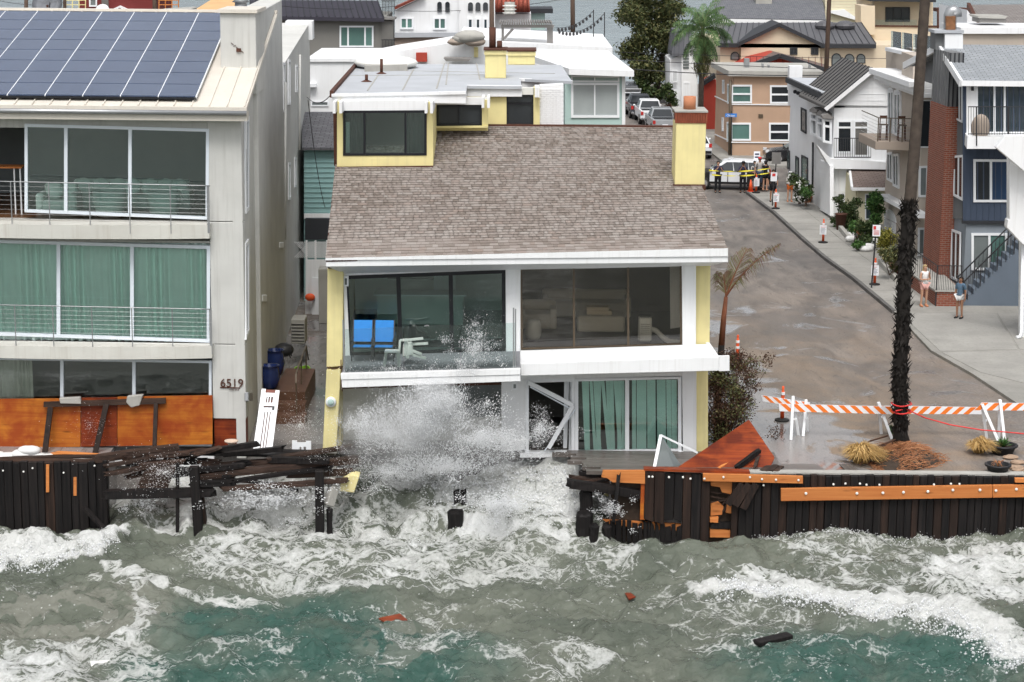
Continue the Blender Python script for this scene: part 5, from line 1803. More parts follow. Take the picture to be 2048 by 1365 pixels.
# brick chimney
kf = Fr((0, P0.y + 2.0, 0), 0)
ka, kb_ = kf.P(1875, 590), kf.P(1903, 590)
zt_ = kf.Z(1885, 214)
ck = MB().prism([ka, kb_, kb_ + DS * 2.9, ka + DS * 2.9], (0, 0, zt_ - ka.z)).build('chimney', 'brickwork', h)
q0 = [Vector((p.x, p.y, zt_)) for p in (ka + Vector((.06, .06, 0)), kb_ + Vector((0, .06, 0)), kb_ + DS * 2.8, ka + DS * 2.8 + Vector((.06, 0, 0)))]
zs_ = kf.Z(1885, 106)
MB().prism(q0, (0, 0, zs_ - zt_)).build('chimney_chase', 'grey_batten', ck)
ks = SFr(ka + Vector((.06, .06, 0)))
for i in range(7):
    MB().bar(q0[0] + (q0[3] - q0[0]) * (i / 6) - Vector((.02, 0, 0)), q0[0] + (q0[3] - q0[0]) * (i / 6) + UP * (zs_ - zt_) - Vector((.02, 0, 0)), .05, .06).build('batten', 'grey_batten', ck)
for i in range(4):
    MB().bar(lerp(q0[0], q0[1], i / 3) - Vector((0, .02, 0)), lerp(q0[0], q0[1], i / 3) + UP * (zs_ - zt_) - Vector((0, .02, 0)), .06, .05).build('batten', 'charcoal_trim', ck)
rb = Fr((0, A.y - .6, 0), 0)
cb_ = MB().rect(rb, 1871, 64, 1891, 100, 1.2, -.2).build('chimney_box', 'grey_batten', h)
MB().rect(rb, 1890, 68, 1926, 99, .9, .05).build('box_panel', 'white_wall', cb_)
MB().rect(rb, 1869, 61, 1928, 67, 1.4, .1).build('cap', 'flat_roof', cb_)
fp = [rb.P(1900, 61, -.5), rb.P(1900, 30, -.5), rb.P(1902, 24, -.5), rb.P(1907, 22, -.5), rb.P(1911, 26, -.5), rb.P(1911, 34, -.5)]
MB().tube(fp, .28, 12).build('flue_hood', 'steel', cb_, True)
MB().rect(rb, 1893, 33, 1911, 60, .3, -.1).build('rusty_flue', 'rust_orange', cb_)
# terrace, fence and stair
tf = Fr(tuple(onZ(1871, 613, .1)), 0)
tz = .62
T0 = onZ(1871, 613, .1); T1 = onZ(1912, 607, .1)
ts = MB().prism([T0, Vector((T1.x, T0.y, .1)), Vector((T1.x + .2, P0.y, .1)), Vector((T1.x + .2, P0.y + 6, .1)), T0 + DS * 9], (0, 0, tz)).build('terrace', 'brickwork', h)
MB().prism([T0 + UP * tz - Vector((.06, .06, 0)), Vector((T1.x, T0.y - .06, .1 + tz)), Vector((T1.x + .2, P0.y + 6, .1 + tz)), T0 + DS * 9 + UP * tz - Vector((.06, 0, 0))], (0, 0, .07)).build('terrace_coping', 'concrete', ts)
rl_ = MB()
rl_.bar(T0 + UP * (tz + 1.1), Vector((T1.x, T0.y, .1 + tz + 1.1)), .03, .03)
rl_.bar(T0 + UP * (tz + 1.1), T0 + DS * 9 + UP * (tz + 1.1), .03, .03)
fn = rl_.build('fence_rail', 'dark_metal', ts)
for i in range(15):
    p = lerp(T0, Vector((T1.x, T0.y, .1)), i / 14) + UP * tz
    MB().bar(p if i else p - UP * tz, p + UP * 1.12, .016 if i % 14 else .05, .016 if i % 14 else .05).build('baluster', 'dark_metal', fn)
for i in range(24):
    p = T0 + DS * (i * .38) + UP * tz
    MB().bar(p, p + UP * 1.1, .016, .016).build('baluster', 'dark_metal', fn)
st = Fr(tuple(onZ(1925, 612, .1)), 0)
S0 = st.P(1925, 600); S1 = st.P(2060, 478)
NSt = 12
for i in range(NSt):
    x_ = lerp(S0.x, S1.x, i / NSt); z_ = lerp(.1, S1.z, (i + 1) / NSt)
    MB().box((x_, st.p.y, .1), (lerp(S0.x, S1.x, (i + 1) / NSt) + .003, st.p.y + 1.2, z_)).build('stair_step', 'stair_blue', h)
for off in (0, 1.2):
    r_ = MB().bar(Vector((S0.x, st.p.y + off, 1.1)), Vector((S1.x, st.p.y + off, S1.z + 1.0)), .04, .05).build('stair_rail', 'dark_metal', h)
    for i in range(16):
        a = lerp(Vector((S0.x, st.p.y + off, .2)), Vector((S1.x, st.p.y + off, S1.z)), (i + .2) / 16)
        MB().bar(a, a + UP * .95, .02 if i % 4 else .045, .02 if i % 4 else .045).build('baluster', 'dark_metal', r_)

# ---- white house at the right edge of the picture
h = thing('white_house', 'white house corner with balcony parapet and downpipe at the right edge', 'house', tuple(onZ(2044, 676, .1)))
f = Fr(onZ(2044, 676, .1), 0)
MB().px(f, [(2046, 325), (2300, 325), (2300, 676), (2044, 676)], .6).build('wall', 'white_paint', h)
MB().px(f, [(2019, 318), (2300, 318), (2300, 490), (2046, 490), (2014, 456), (2016, 440), (2019, 440)], .5, .6).build('bay', 'white_paint', h, bevel=.02)
MB().px(f, [(1992, 296), (2012, 271), (2300, 271), (2300, 352), (2048, 343)], .35, 1.4).build('balcony_parapet', 'white_paint', h, bevel=.02)
MB().tube([f.P(2046, 490, .15), f.P(2043, 665, .15), f.P(2040, 674, .25), f.P(2033, 675, .3)], .07, 8).build('downpipe', 'white_frame', h, True)

# ---- beige house
h = house('beige stucco house with arched balcony doors and white cornices', 1832, 512)
f, s, P0, R, z, L = mass(h, 1832, 512, 1768, 1870, 172, 'beige_wall')
cz = s.Z(1800, 178)
MB().px(s, [(1772, 102), (1832, 116), (1832, 165), (1772, 150)], 3.0, -.4).build('parapet', 'beige_wall', h)
MB().px(f, [(1826, 112), (1900, 112), (1900, 175), (1826, 175)], 3.0, -.4).build('parapet', 'beige_wall', h)
MB().px(s, [(1770, 95), (1833, 109), (1833, 116), (1770, 102)], .5, .0).build('coping', 'white_paint', h)
for t0, t1, o in ((147, 158, .95), (158, 168, .7), (168, 176, .4)):
    a, b = P0 - DS * .9, P0 + DS * (L + .6)
    za, zb = cz + (178 - t1) / 38.0, cz + (178 - t0) / 38.0
    MB().prism([Vector((a.x - o, a.y - .2 + o * .1, za)), Vector((a.x + 3, a.y - .2 + o * .1, za)), Vector((a.x + 3, b.y, za)), Vector((b.x - o, b.y, za))], (0, 0, zb - za)).build('cornice', 'white_paint', h, bevel=.02)
gl = SFr(P0 + Vector((.8, 0, 0)))
for k in range(4):
    xa = 1782 + k * 22
    MB().px(gl, [(xa, 62 + k * 3), (xa + 20, 65 + k * 3), (xa + 20, 100 + k * 3), (xa, 97 + k * 3)], .02).build('glass_panel', 'glass_rail', h)
for q in ([(1775, 182), (1786, 180), (1786, 286), (1775, 280)], [(1787, 186), (1800, 184), (1800, 275), (1787, 270)]):
    win(s, q, h, 'white_frame', 'glass_grey', .12, .08, .08, dv=[.5], name='arched_door')
    c_ = (q[0][0] + q[1][0]) / 2; w_ = (q[1][0] - q[0][0]) / 2
    MB().px(s, [(c_ + w_ * math.cos(k * PI / 8), q[0][1] + 1 - 8 * math.sin(k * PI / 8)) for k in range(9)], .08, .08).build('arch', 'white_frame', h)
for q in ([(1773, 306), (1784, 304), (1784, 366), (1773, 360)], [(1785, 309), (1796, 307), (1796, 378), (1785, 372)]):
    win(s, q, h, 'white_frame', 'glass_dark', .12, .08, .08, dv=[.5], name='arched_window')
MB().px(s, [(1758, 388), (1832, 428), (1832, 437), (1758, 396)], .6, .5).build('cornice', 'white_paint', h)
gq_ = [(1768, 436), (1790, 448), (1790, 506), (1768, 490)]
win(s, gq_, h, 'white_paint', 'white_frame', .15, .06, .08, dv=[.33, .66], dh=[.3, .6], dw=.05, name='garage_door')
MB().px(s, [(1779 + 12 * math.cos(k * PI / 8), 440 - 20 * math.sin(k * PI / 8) + 6 * math.cos(k * PI / 8)) for k in range(9)], .08, .06).build('arch', 'white_frame', h)
win(f, [(1840, 200), (1863, 200), (1863, 296), (1838, 296)], h, 'white_frame', 'glass_dark', .06, .08, .05)
win(f, [(1838, 333), (1857, 332), (1856, 395), (1837, 395)], h, 'white_frame', 'glass_grey', .1, .08, .05)
win(f, [(1836, 456), (1852, 456), (1851, 512), (1835, 512)], h, 'white_frame', 'glass_grey', .1, .08, .05)
# its balcony
b0 = s.P(1800, 300); b1 = s.P(1772, 285)
bx0 = P0.x - 1.7
yb0, yb1 = P0.y + 2.2, P0.y + 6.0
zb_ = onY(1775, 300, yb0).z
bal3 = MB().prism([Vector((bx0 - .1, yb0, zb_)), Vector((P0.x, yb0 - .4, zb_)), Vector((P0.x, yb1, zb_)), Vector((bx0 - .3, yb1, zb_))], (0, 0, .42)).build('balcony', 'beige_slab', h, bevel=.02)
r_ = MB()
zt2 = zb_ + 1.55
r_.bar((bx0, yb0, zt2), (P0.x, yb0 - .4, zt2), .04, .04)
r_.bar((bx0, yb0, zt2), (bx0 - .2, yb1, zt2), .04, .04)
rr_ = r_.build('railing', 'bronze_frame', bal3)
for i in range(4):
    MB().bar((lerp(bx0, P0.x, i / 3), lerp(yb0, yb0 - .4, i / 3), zb_ + .4), (lerp(bx0, P0.x, i / 3), lerp(yb0, yb0 - .4, i / 3), zt2), .05, .05).build('post', 'bronze_frame', rr_)
for k in range(6):
    z_ = zb_ + .55 + k * .16
    MB().bar((bx0, yb0, z_), (P0.x, yb0 - .4, z_), .012, .012).build('cable', 'steel', rr_)
    MB().bar((bx0, yb0, z_), (bx0 - .2, yb1, z_), .012, .012).build('cable', 'steel', rr_)
for i, (dx, dy) in enumerate(((.35, .5), (1.2, .3))):
    x_, y_ = bx0 + dx, yb0 + dy
    o = thing('bar_stool', ('tall wooden bar stool at the outer corner of the beige balcony', 'tall wooden bar stool beside the arched doors of the beige balcony')[i], 'stool', (x_, y_, zb_ + .42), 'bar stools on the beige balcony')
    MB().box((x_ - .2, y_ - .2, zb_ + 1.15), (x_ + .2, y_ + .2, zb_ + 1.2)).build('seat', 'bronze_frame', o)
    for a, b in ((-1, -1), (1, -1), (1, 1), (-1, 1)):
        MB().bar((x_ + a * .17, y_ + b * .17, zb_ + .42), (x_ + a * .15, y_ + b * .15, zb_ + (1.15 if b < 0 else 1.6)), .035, .035).build('leg', 'rust_brown', o)
    MB().box((x_ - .18, y_ + .13, zb_ + 1.45), (x_ + .18, y_ + .17, zb_ + 1.6)).build('backrest', 'rust_brown', o)

# ---- yellow cottage
h = house('small pale yellow cottage with brown hipped roof between white and beige houses', 1713, 448, 'cottage')
f, s, P0, R, z, L = mass(h, 1713, 448, 1690, 1800, 374, 'pale_yellow')
win(f, [(1730, 388), (1752, 388), (1752, 440), (1730, 440)], h, 'white_frame', 'glass_blue', .06, .08, .05, dh=[.5])
MB().px(s, [(1690, 340), (1712, 372), (1712, 448), (1690, 430)], .1, .06).build('side_wall', 'pale_yellow', h)
e0 = f.P(1704, 374, .5); e1 = f.P(1830, 374, .5)
rg = onY(1698, 328, P0.y + 4)
rf_ = MB().prism([e0, e1, Vector((e1.x, rg.y, rg.z)), rg], (0, 0, -.1)).build('roof', 'shingle_brown', h)
MB().bar(e0 - UP * .12 - Vector((0, .03, 0)), e1 - UP * .12 - Vector((0, .03, 0)), .1, .16).build('fascia', 'white_paint', rf_)
MB().bar(e0 - UP * .08, rg - UP * .08, .12, .18).build('barge_board', 'white_paint', rf_)
MB().bar(rg - UP * .08, Vector((rg.x - 1.0, rg.y + 3.4, e0.z)), .12, .18).build('barge_board', 'white_paint', rf_)

# ---- white house with dark tiled gable
h = house('white two storey house with grey tiled gable and small black balcony', 1660, 432)
f, s, P0, R, z, L = mass(h, 1660, 432, 1576, 1800, 215, 'white_wall')
zt_ = s.Z(1620, 190)
MB().px(s, [(1576, 160), (1640, 190), (1640, 240), (1576, 210)], 6, -.02).build('flat_wing', 'white_wall', h)
MB().prism([s.P(1574, 158, .2), s.P(1642, 187, .2), s.P(1642, 187, .2) + Vector((8, 0, 0)), s.P(1574, 158, .2) + Vector((8, 0, 0))], (0, 0, .08)).build('wing_roof', 'flat_roof', h)
MB().bar(s.P(1574, 160, .25), s.P(1640, 190, .25), .2, .3).build('eave', 'charcoal_trim', h)
# gable over the front
ga = f.P(1745, 136, .4); g0 = f.P(1651, 214, .4); g1 = f.P(1850, 214, .4)
MB().px(f, [(1661, 216), (1745, 145), (1840, 216)], .4).build('gable_wall', 'white_wall', h)
Lr = DS * 8
rw_ = MB().prism([g0, ga, ga + Lr, g0 + Lr], (0, 0, -.14)).build('roof', 'tile_grey', h)
for i in range(11):
    MB().bar(lerp(g0, ga, .04) + Lr * (i / 10), ga + Lr * (i / 10) + UP * .02, .06, .07).build('roof_seam', 'charcoal_trim', rw_)
MB().prism([ga, g1, g1 + Lr, ga + Lr], (0, 0, -.14)).build('roof_slope', 'tile_grey', rw_)
MB().bar(g0 - UP * .15 - Vector((0, .02, 0)), ga - UP * .15 - Vector((0, .02, 0)), .1, .2).build('barge_board', 'white_paint', rw_)
for k in range(5):
    MB().px(f, [(1690 + k * 14 - k * 3, 215 - k * 13), (1800 - k * 14, 215 - k * 13), (1800 - k * 14, 214 - k * 13), (1690 + k * 11, 214 - k * 13)], .03, .02).build('clapboard', 'white_wall', h)
win(f, [(1674, 241), (1705, 241), (1705, 307), (1674, 307)], h, 'white_frame', 'glass_dark', .1, .08, .05, dh=[.22], name='balcony_door')
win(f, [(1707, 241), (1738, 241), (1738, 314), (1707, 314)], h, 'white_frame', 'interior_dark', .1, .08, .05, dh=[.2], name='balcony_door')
jb = MB()
jf = Fr(P0 - Vector((0, .5, 0)), 0)
jb.bar(jf.P(1668, 277), jf.P(1742, 277), .04, .04)
jb.bar(jf.P(1668, 315), jf.P(1742, 315), .05, .05)
j_ = jb.build('juliet_balcony', 'dark_metal', h)
for i in range(17):
    MB().bar(jf.P(1668 + i * 4.6, 277), jf.P(1668 + i * 4.6, 315), .022, .022).build('baluster', 'dark_metal', j_)
# bay windows at the corner
for q, fr_ in (((1620, 225, 1632, 272), s), ((1634, 232, 1644, 280), s), ((1646, 238, 1664, 287), f)):
    bm_ = [(q[0], q[1]), (q[2], q[1] + 2), (q[2], q[3] + 2), (q[0], q[3] - 2)]
    win(fr_, bm_, h, 'white_frame', 'glass_dark', .12, .3, .35, dh=[.3])
    MB().px(fr_, [(q[0] - 1, q[1] - 6), ((q[0] + q[2]) / 2, q[1] - 11), (q[2] + 2, q[1] - 4), (q[2] + 1, q[1] + 1), (q[0] - 1, q[1] - 1)], .7, .5).build('bay_hood', 'timber_grey', h)
win(s, [(1601, 215), (1611, 220), (1611, 268), (1601, 262)], h, 'charcoal_trim', 'glass_dark', .1, .06, .08)
for k, x in enumerate((1590, 1596, 1603, 1610, 1616)):
    MB().ball(s.P(x, 184 + k * 2.6, .1), .12, 8, 6).build('scupper', 'charcoal_trim', h, True)
for q in ([(1590, 312), (1596, 316), (1596, 360), (1590, 356)], [(1602, 310), (1614, 316), (1614, 380), (1602, 372)], [(1574, 300), (1578, 302), (1578, 340), (1574, 338)]):
    win(s, q, h, 'charcoal_trim', 'glass_green', .1, .06, .08)
# garage and arch below
MB().px(s, [(1640, 320), (1660, 332), (1660, 432), (1640, 420)], .2, .25).build('garage_door', 'white_paint', h)
for x0_, x1_ in ((1662, 1676), (1678, 1694)):
    win(f, [(x0_, 336), (x1_, 338), (x1_, 432), (x0_, 430)], h, 'white_paint', 'white_frame', .08, .06, .06, dh=[.15, .5], name='garage_door')
MB().px(f, [(1634, 290), (1662, 318), (1800, 326), (1800, 340), (1662, 338)], 1.5, .5).build('overhang', 'white_wall', h)
MB().tube([s.P(1626, 285, .15), s.P(1625, 380, .15)], .06, 6).build('downpipe', 'charcoal_trim', h, True)
cp_ = s.P(1590, 150, -.8)
MB().box((cp_.x - .4, cp_.y - .4, zt_ - .5), (cp_.x + .4, cp_.y + .4, zt_ + 1.0)).build('roof_chimney', 'white_wall', h)

# ---- tan corner building
h = house('tan two storey corner building with white framed windows and street sign before it', 1463, 312, 'corner_building', 'building')
f, s, P0, R, z, L = mass(h, 1463, 312, 1429, 1640, 152, 'tan_wall')
MB().prism([Vector((P0.x - .4, P0.y - .4, z)), Vector((R.x, P0.y - .4, z)), Vector((R.x, P0.y + L, z)), Vector((P0.x - .8, P0.y + L, z))], (0, 0, .35)).build('flat_roof', 'concrete', h)
for fr_, q, dh in ((f, (1462.5, 170, 1504, 207), (.5,)), (f, (1540, 171, 1580, 208), (.5,)), (f, (1461, 246, 1502, 282), ()), (f, (1538, 246, 1580, 283), (.5,)), (s, (1444, 160, 1447.5, 188), ()), (s, (1454, 168, 1459, 208), ()), (s, (1443, 235, 1446, 263), ()), (s, (1453, 244, 1458, 284), ())):
    win(fr_, q, h, 'white_frame', ['glass_green', 'glass_dark'][q[0] > 1520], .12, .1, .06, dh=dh)
for y_ in (208, 284):
    MB().px(f, [(1463, y_), (1640, y_ + 2), (1640, y_ + 4), (1463, y_ + 2)], .08, .07).build('string_course', 'white_paint', h)
    MB().px(s, [(1429, y_ - 16), (1463, y_), (1463, y_ + 2), (1429, y_ - 14)], .08, .07).build('string_course', 'white_paint', h)
MB().tube([f.P(1461, 160, .15), f.P(1459, 310, .15)], .1, 6).build('downpipe', 'bronze_frame', h, True)
MB().px(f, [(1517, 229), (1526, 229), (1526, 236), (1517, 236)], .05, .06).build('vent', 'bronze_frame', h)
for x, y_, w_, h_ in ((1494, 118, 10, 12), (1526, 128, 3, 8), (1538, 131, 3, 8), (1620, 130, 3, 9)):
    p = onY(x, y_ + h_, P0.y + 3)
    MB().box((p.x - w_ / 60, p.y, z + .35), (p.x + w_ / 60, p.y + .6, onY(x, y_, p.y).z)).build('roof_vent', 'steel', h)

# ================================================================== houses behind, bay side
def seams(a, b, c, d, n, parent, mat, w_=.05):
    """standing seams over a roof quad a-b (eave) to d-c (ridge)"""
    for i in range(n + 1):
        t_ = i / n
        MB().bar(lerp(a, b, t_) + UP * .02, lerp(d, c, t_) + UP * .02, w_, .05).build('roof_seam', mat, parent)


# ---- cream house with arched windows, and the houses around it
h = house('cream house with dark seamed metal roof and round arched windows', 1460, 255)
Y = 165
f = Fr((0, Y, 0), 0)
MB().px(f, [(1440, 88), (1860, 92), (1860, 320), (1440, 320)], 14).build('wall', 'cream_wall', h)
MB().px(f, [(1482, 84), (1559, 50), (1640, 86), (1640, 130), (1482, 130)], 2.0, .6).build('gable_wall', 'cream_wall', h)
a, b = f.P(1436, 86, .5), f.P(1752, 88, .5)
rg0, rg1 = onY(1450, 46, Y + 6), onY(1722, 45, Y + 6)
r1 = MB().prism([a, b, rg1, rg0], (0, 0, -.15)).build('roof', 'dark_roof_metal', h)
seams(a, b, rg1, rg0, 24, r1, 'charcoal_trim')
MB().bar(a - UP * .2, b - UP * .2, .2, .3).build('eave', 'charcoal_trim', r1)
gA, gL, gR = f.P(1559, 46, 1.0), f.P(1478, 85, 1.0), f.P(1645, 87, 1.0)
for p, q in ((gL, gA), (gA, gR)):
    MB().prism([p, q, q + Vector((0, 5, .0)), p + Vector((0, 5, 0))], (0, 0, -.3)).build('gable_roof', 'charcoal_trim', r1)
for x0_, y0_, x1_, y1_ in ((1580, 95, 1595, 110), (1622, 95, 1637, 110)):
    win(f, (x0_, y0_, x1_, y1_), h, 'charcoal_trim', 'glass_dark', .1, .1, .68, dv=[.5])
for xc, yt, w_, yb in ((1470, 104, 9, 120), (1673, 107, 10, 140), (1699, 108, 10, 140), (1722, 108, 9, 127)):
    pts = [(xc - w_, yb)] + [(xc - w_ * math.cos(k * PI / 8), yt + w_ - w_ * math.sin(k * PI / 8)) for k in range(9)] + [(xc + w_, yb)]
    wn_ = MB().px(f, pts, .1, .06).build('arched_window', 'charcoal_trim', h)
    pts2 = [(xc - w_ * .78, yb - 1)] + [(xc - w_ * .78 * math.cos(k * PI / 8), yt + w_ - w_ * .8 * math.sin(k * PI / 8)) for k in range(9)] + [(xc + w_ * .78, yb - 1)]
    MB().px(f, pts2, .04, .08).build('pane', 'glass_grey', wn_)
for x in (1690, 1730):
    MB().ball(onY(x - 40, 52, Y + 4), .7, 10, 6, (1.2, 1, .6)).build('roof_vent', 'dark_roof_metal', h)
# cream tower behind with glass balcony
h = house('cream tower block with dark sliding doors and glass balcony at the back right', 1760, 200, 'house')
f = Fr((0, 172, 0), 0)
MB().px(f, [(1722, 12), (1750, 12), (1750, 70), (1722, 70)], 3, .5).build('pier', 'cream_wall', h)
MB().px(f, [(1748, 2), (1866, 2), (1866, 200), (1748, 200)], 9, -1.5).build('wall', 'cream_wall', h)
MB().px(f, [(1744, 52), (1880, 55), (1880, 200), (1744, 200)], 6, .2).build('lower_wall', 'cream_wall', h)
MB().px(f, [(1740, -4), (1872, 0), (1872, 5), (1740, 3)], 9, .5).build('roof', 'charcoal_trim', h)
win(f, (1771, 15, 1820, 44), h, 'charcoal_trim', 'glass_dark', .1, .1, -1.4, dv=[.33, .66], name='sliding_door')
for k in range(3):
    MB().px(f, [(1751 + k * 28, 40), (1778 + k * 28, 40), (1778 + k * 28, 51), (1751 + k * 28, 51)], .03, .25).build('glass_panel', 'glass_rail', h)
MB().px(f, [(1746, 51), (1880, 52), (1880, 55), (1746, 54)], .3, .3).build('balcony_edge', 'rust_brown', h)
win(f, (1756, 89, 1778, 118), h, 'charcoal_trim', 'glass_dark', .1, .1, .25, dv=[.5], dh=[.5])
# red gabled house behind the tan building
h = house('low red boarded gable house with brown roof behind the tan building', 1560, 260)
f = Fr((0, 158, 0), 0)
MB().px(f, [(1512, 124), (1560, 112), (1660, 140), (1660, 260), (1480, 260), (1480, 142)], 10).build('wall', 'red_siding', h)
for i in range(12):
    MB().px(f, [(1500 + i * 13, 114), (1501 + i * 13, 114), (1501 + i * 13, 160), (1500 + i * 13, 160)], .04, .03).build('batten', 'dark_red_wall', h)
A, Lf, Rt = f.P(1560, 108, .6), f.P(1462, 142, .6), f.P(1668, 142, .6)
bk = onY(1535, 99, 168); bl = onY(1430, 133, 168)
r1 = MB().prism([Lf, A, bk, bl], (0, 0, -.12)).build('roof', 'shingle_brown', h)
MB().prism([A, Rt, onY(1660, 130, 168), bk], (0, 0, -.12)).build('roof_slope', 'shingle_brown', r1)
for p, q in ((Lf, A), (A, Rt)):
    MB().bar(p - UP * .15, q - UP * .15, .15, .35).build('barge_board', 'charcoal_trim', r1)
# red alley house left of the tan building
h = house('red walled house with dark awning seen between palm and tan building', 1420, 240)
f = Fr((0, 160, 0), 0)
MB().px(f, [(1407, 165), (1432, 160), (1432, 300), (1407, 300)], 4).build('wall', 'red_siding', h)
MB().px(f, [(1404, 165), (1430, 148), (1432, 156), (1408, 172)], 1, .3).build('awning', 'charcoal_trim', h)
# grey shingled and white houses on the bay side of the road
h = house('white house with grey shingle roof and window bands left of the leafy palm', 1345, 205)
f = Fr((0, 178, 0), 0); s_ = SFr(f.P(1385, 150))
MB().px(f, [(1363, 70), (1395, 66), (1395, 215), (1363, 215)], 6).build('wall', 'white_wall', h)
MB().px(f, [(1340, 120), (1364, 110), (1364, 215), (1340, 215)], 6, -.5).build('wing', 'white_wall', h)
MB().px(f, [(1343, 112), (1350, 62), (1385, 62), (1385, 78), (1364, 112)], 5, .3).build('roof', 'shingle_slate', h)
for k in range(6):
    MB().px(f, [(1366, 104 + k * 6), (1378, 104 + k * 6), (1378, 108 + k * 6), (1366, 108 + k * 6)], .1, .05).build('louvre', 'glass_grey', h)
for q in ((1367, 165, 1380, 200), (1345, 140, 1355, 165), (1345, 180, 1355, 206)):
    win(f, q, h, 'white_frame', 'glass_grey', .1, .1, .05, dv=[.5])
h = house('big dark grey hipped roof house with pale chimney at the top of the view', 1560, 200)
f = Fr((0, 190, 0), 0)
MB().px(f, [(1430, 40), (1652, 44), (1652, 200), (1430, 200)], 10).build('wall', 'white_wall', h)
e0, e1 = f.P(1424, 36, .5), f.P(1652, 40, .5)
r1 = MB().prism([e0, e1, onY(1640, -40, 205), onY(1436, -40, 205)], (0, 0, -.2)).build('roof', 'shingle_slate', h)
MB().bar(e0 - UP * .25, e1 - UP * .25, .2, .35).build('eave', 'white_paint', r1)
MB().px(Fr((0, 195, 0), 0), [(1512, -30), (1544, -30), (1544, 33), (1512, 33)], 2).build('chimney', 'concrete', h)
# right top houses
h = house('pale yellow clapboard house with white gable at the top right', 1690, 190)
f = Fr((0, 195, 0), 0)
MB().px(f, [(1650, -20), (1725, -20), (1725, 190), (1650, 190)], 8).build('wall', 'pale_yellow', h)
MB().px(f, [(1660, 22), (1690, 20), (1716, 38), (1716, 42), (1660, 26)], 3, .5).build('porch_roof', 'white_paint', h)
for k in range(7):
    MB().px(f, [(1650, 2 + k * 6), (1725, 2 + k * 6), (1725, 3 + k * 6), (1650, 3 + k * 6)], .03, .02).build('clapboard', 'cream_wall', h)
h = house('grey shingle roofed house with white gable behind the blue house', 1990, 200)
f = Fr((0, 120, 0), 0)
MB().px(f, [(1934, 20), (1958, 52), (2200, 52), (2200, 200), (1934, 200)], 8, .0).build('wall', 'white_wall', h)
r1 = MB().prism([f.P(1960, 56, .4), f.P(2250, 56, .4), onY(2250, 8, 126), onY(1937, 10, 126)], (0, 0, -.15)).build('roof', 'shingle_brown_grey', h)
MB().bar(f.P(1960, 58, .5), onY(1937, 11, 126), .2, .3).build('barge_board', 'rust_brown', r1)
MB().px(Fr((0, 112, 0), 0), [(1925, 60), (2200, 60), (2200, 140), (1925, 140)], 5, .3).build('roof_terrace', 'beige_wall', h)
MB().px(Fr((0, 112, 0), 0), [(1922, 56), (2200, 57), (2200, 68), (1922, 68)], 5.3, .5).build('coping', 'white_paint', h)
vt = MB().px(Fr((0, 114, 0), 0), [(1960, 38), (2012, 38), (2012, 46), (1960, 46)], 2).build('roof_ventilator', 'timber_grey', h)
MB().px(Fr((0, 114, 0), 0), [(1954, 32), (2016, 33), (2010, 38), (1958, 37)], 2.2, .1).build('ventilator_hood', 'concrete', vt)
pg = thing('roof_pergola', 'red brown roof pergola frame against the bay beside the rusty flue', 'pergola', tuple(onY(1895, 55, 130)))
f = Fr((0, 130, 0), 0)
MB().rect(f, 1874, 17, 1936, 24, 1.2).build('beam', 'rust_brown', pg)
for x in (1875, 1930):
    MB().rect(f, x, 24, x + 3, 60, .2).build('post', 'rust_brown', pg)

# ---- houses behind the damaged house
h = thing('sunroom_house', 'mint green sunroom with white flat roof behind the damaged house', 'house', tuple(onY(1190, 300, 88)))
f = Fr((0, 88, 0), 0)
MB().px(f, [(1130, 150), (1250, 150), (1250, 400), (1130, 400)], 8).build('wall', 'mint_panel', h)
win(f, [(1142, 166), (1239, 166), (1239, 236), (1142, 236)], h, 'white_frame', 'glass_pale', .1, .1, .06, dv=[.49], dw=.06)
win(f, [(1142, 151), (1239, 153), (1239, 165), (1142, 165)], h, 'white_frame', 'glass_pale_mint', .07, .08, .06, dv=[.49], dw=.05)
MB().px(f, [(1244, 150), (1250.5, 150), (1250.5, 400), (1244, 400)], .2, .08).build('corner_post', 'white_paint', h)
zq = f.Z(1200, 152)
rz = [f.P(1138, 150, .6), f.P(1268, 154, .6)]
MB().prism([rz[0], rz[1], Vector((rz[1].x - .6, 99, rz[1].z + .1)), Vector((rz[0].x - 2.5, 99, rz[0].z + .1))], (0, 0, .25)).build('flat_roof', 'white_paint', h)
h = thing('white_house', 'white flat roofed house with roof deck parapets behind the damaged house', 'house', tuple(onY(900, 300, 100)))
f = Fr((0, 100, 0), 0)
MB().px(f, [(612, 122), (720, 122), (720, 400), (612, 400)], 8).build('wall', 'white_wall', h)
MB().px(f, [(720, 118), (790, 104), (905, 86), (980, 80), (980, 300), (720, 300)], 6, -1).build('stair_wall', 'white_wall', h)
MB().px(f, [(915, 80), (1225, 96), (1225, 300), (915, 300)], 12, -3).build('rear_wall', 'white_wall', h)
MB().px(f, [(1075, 88), (1222, 96), (1224, 135), (1075, 135)], 1, -2.2).build('parapet', 'white_paint', h)
MB().px(f, [(612, 118), (790, 118), (790, 124), (612, 124)], 8.2, .1).build('coping', 'white_paint', h)
MB().px(f, [(832, 106), (854, 106), (854, 124), (832, 124)], .3, -.6).build('red_hatch', 'red_siding', h)
MB().px(f, [(887, 117), (942, 118), (937, 123), (892, 123)], 1.2, .5).build('roof_hatch', 'timber_grey', h)
MB().px(f, [(948, 95), (956, 95), (956, 115), (948, 115)], .2, -.9).build('meter_box', 'yellow_stucco', h)
win(f, (622, 203, 657, 213), h, 'white_frame', 'glass_grey', .05, .08, .05)
MB().px(f, [(614, 168), (632, 168), (632, 175), (614, 175)], .3, .3).build('wall_box', 'white_frame', h)
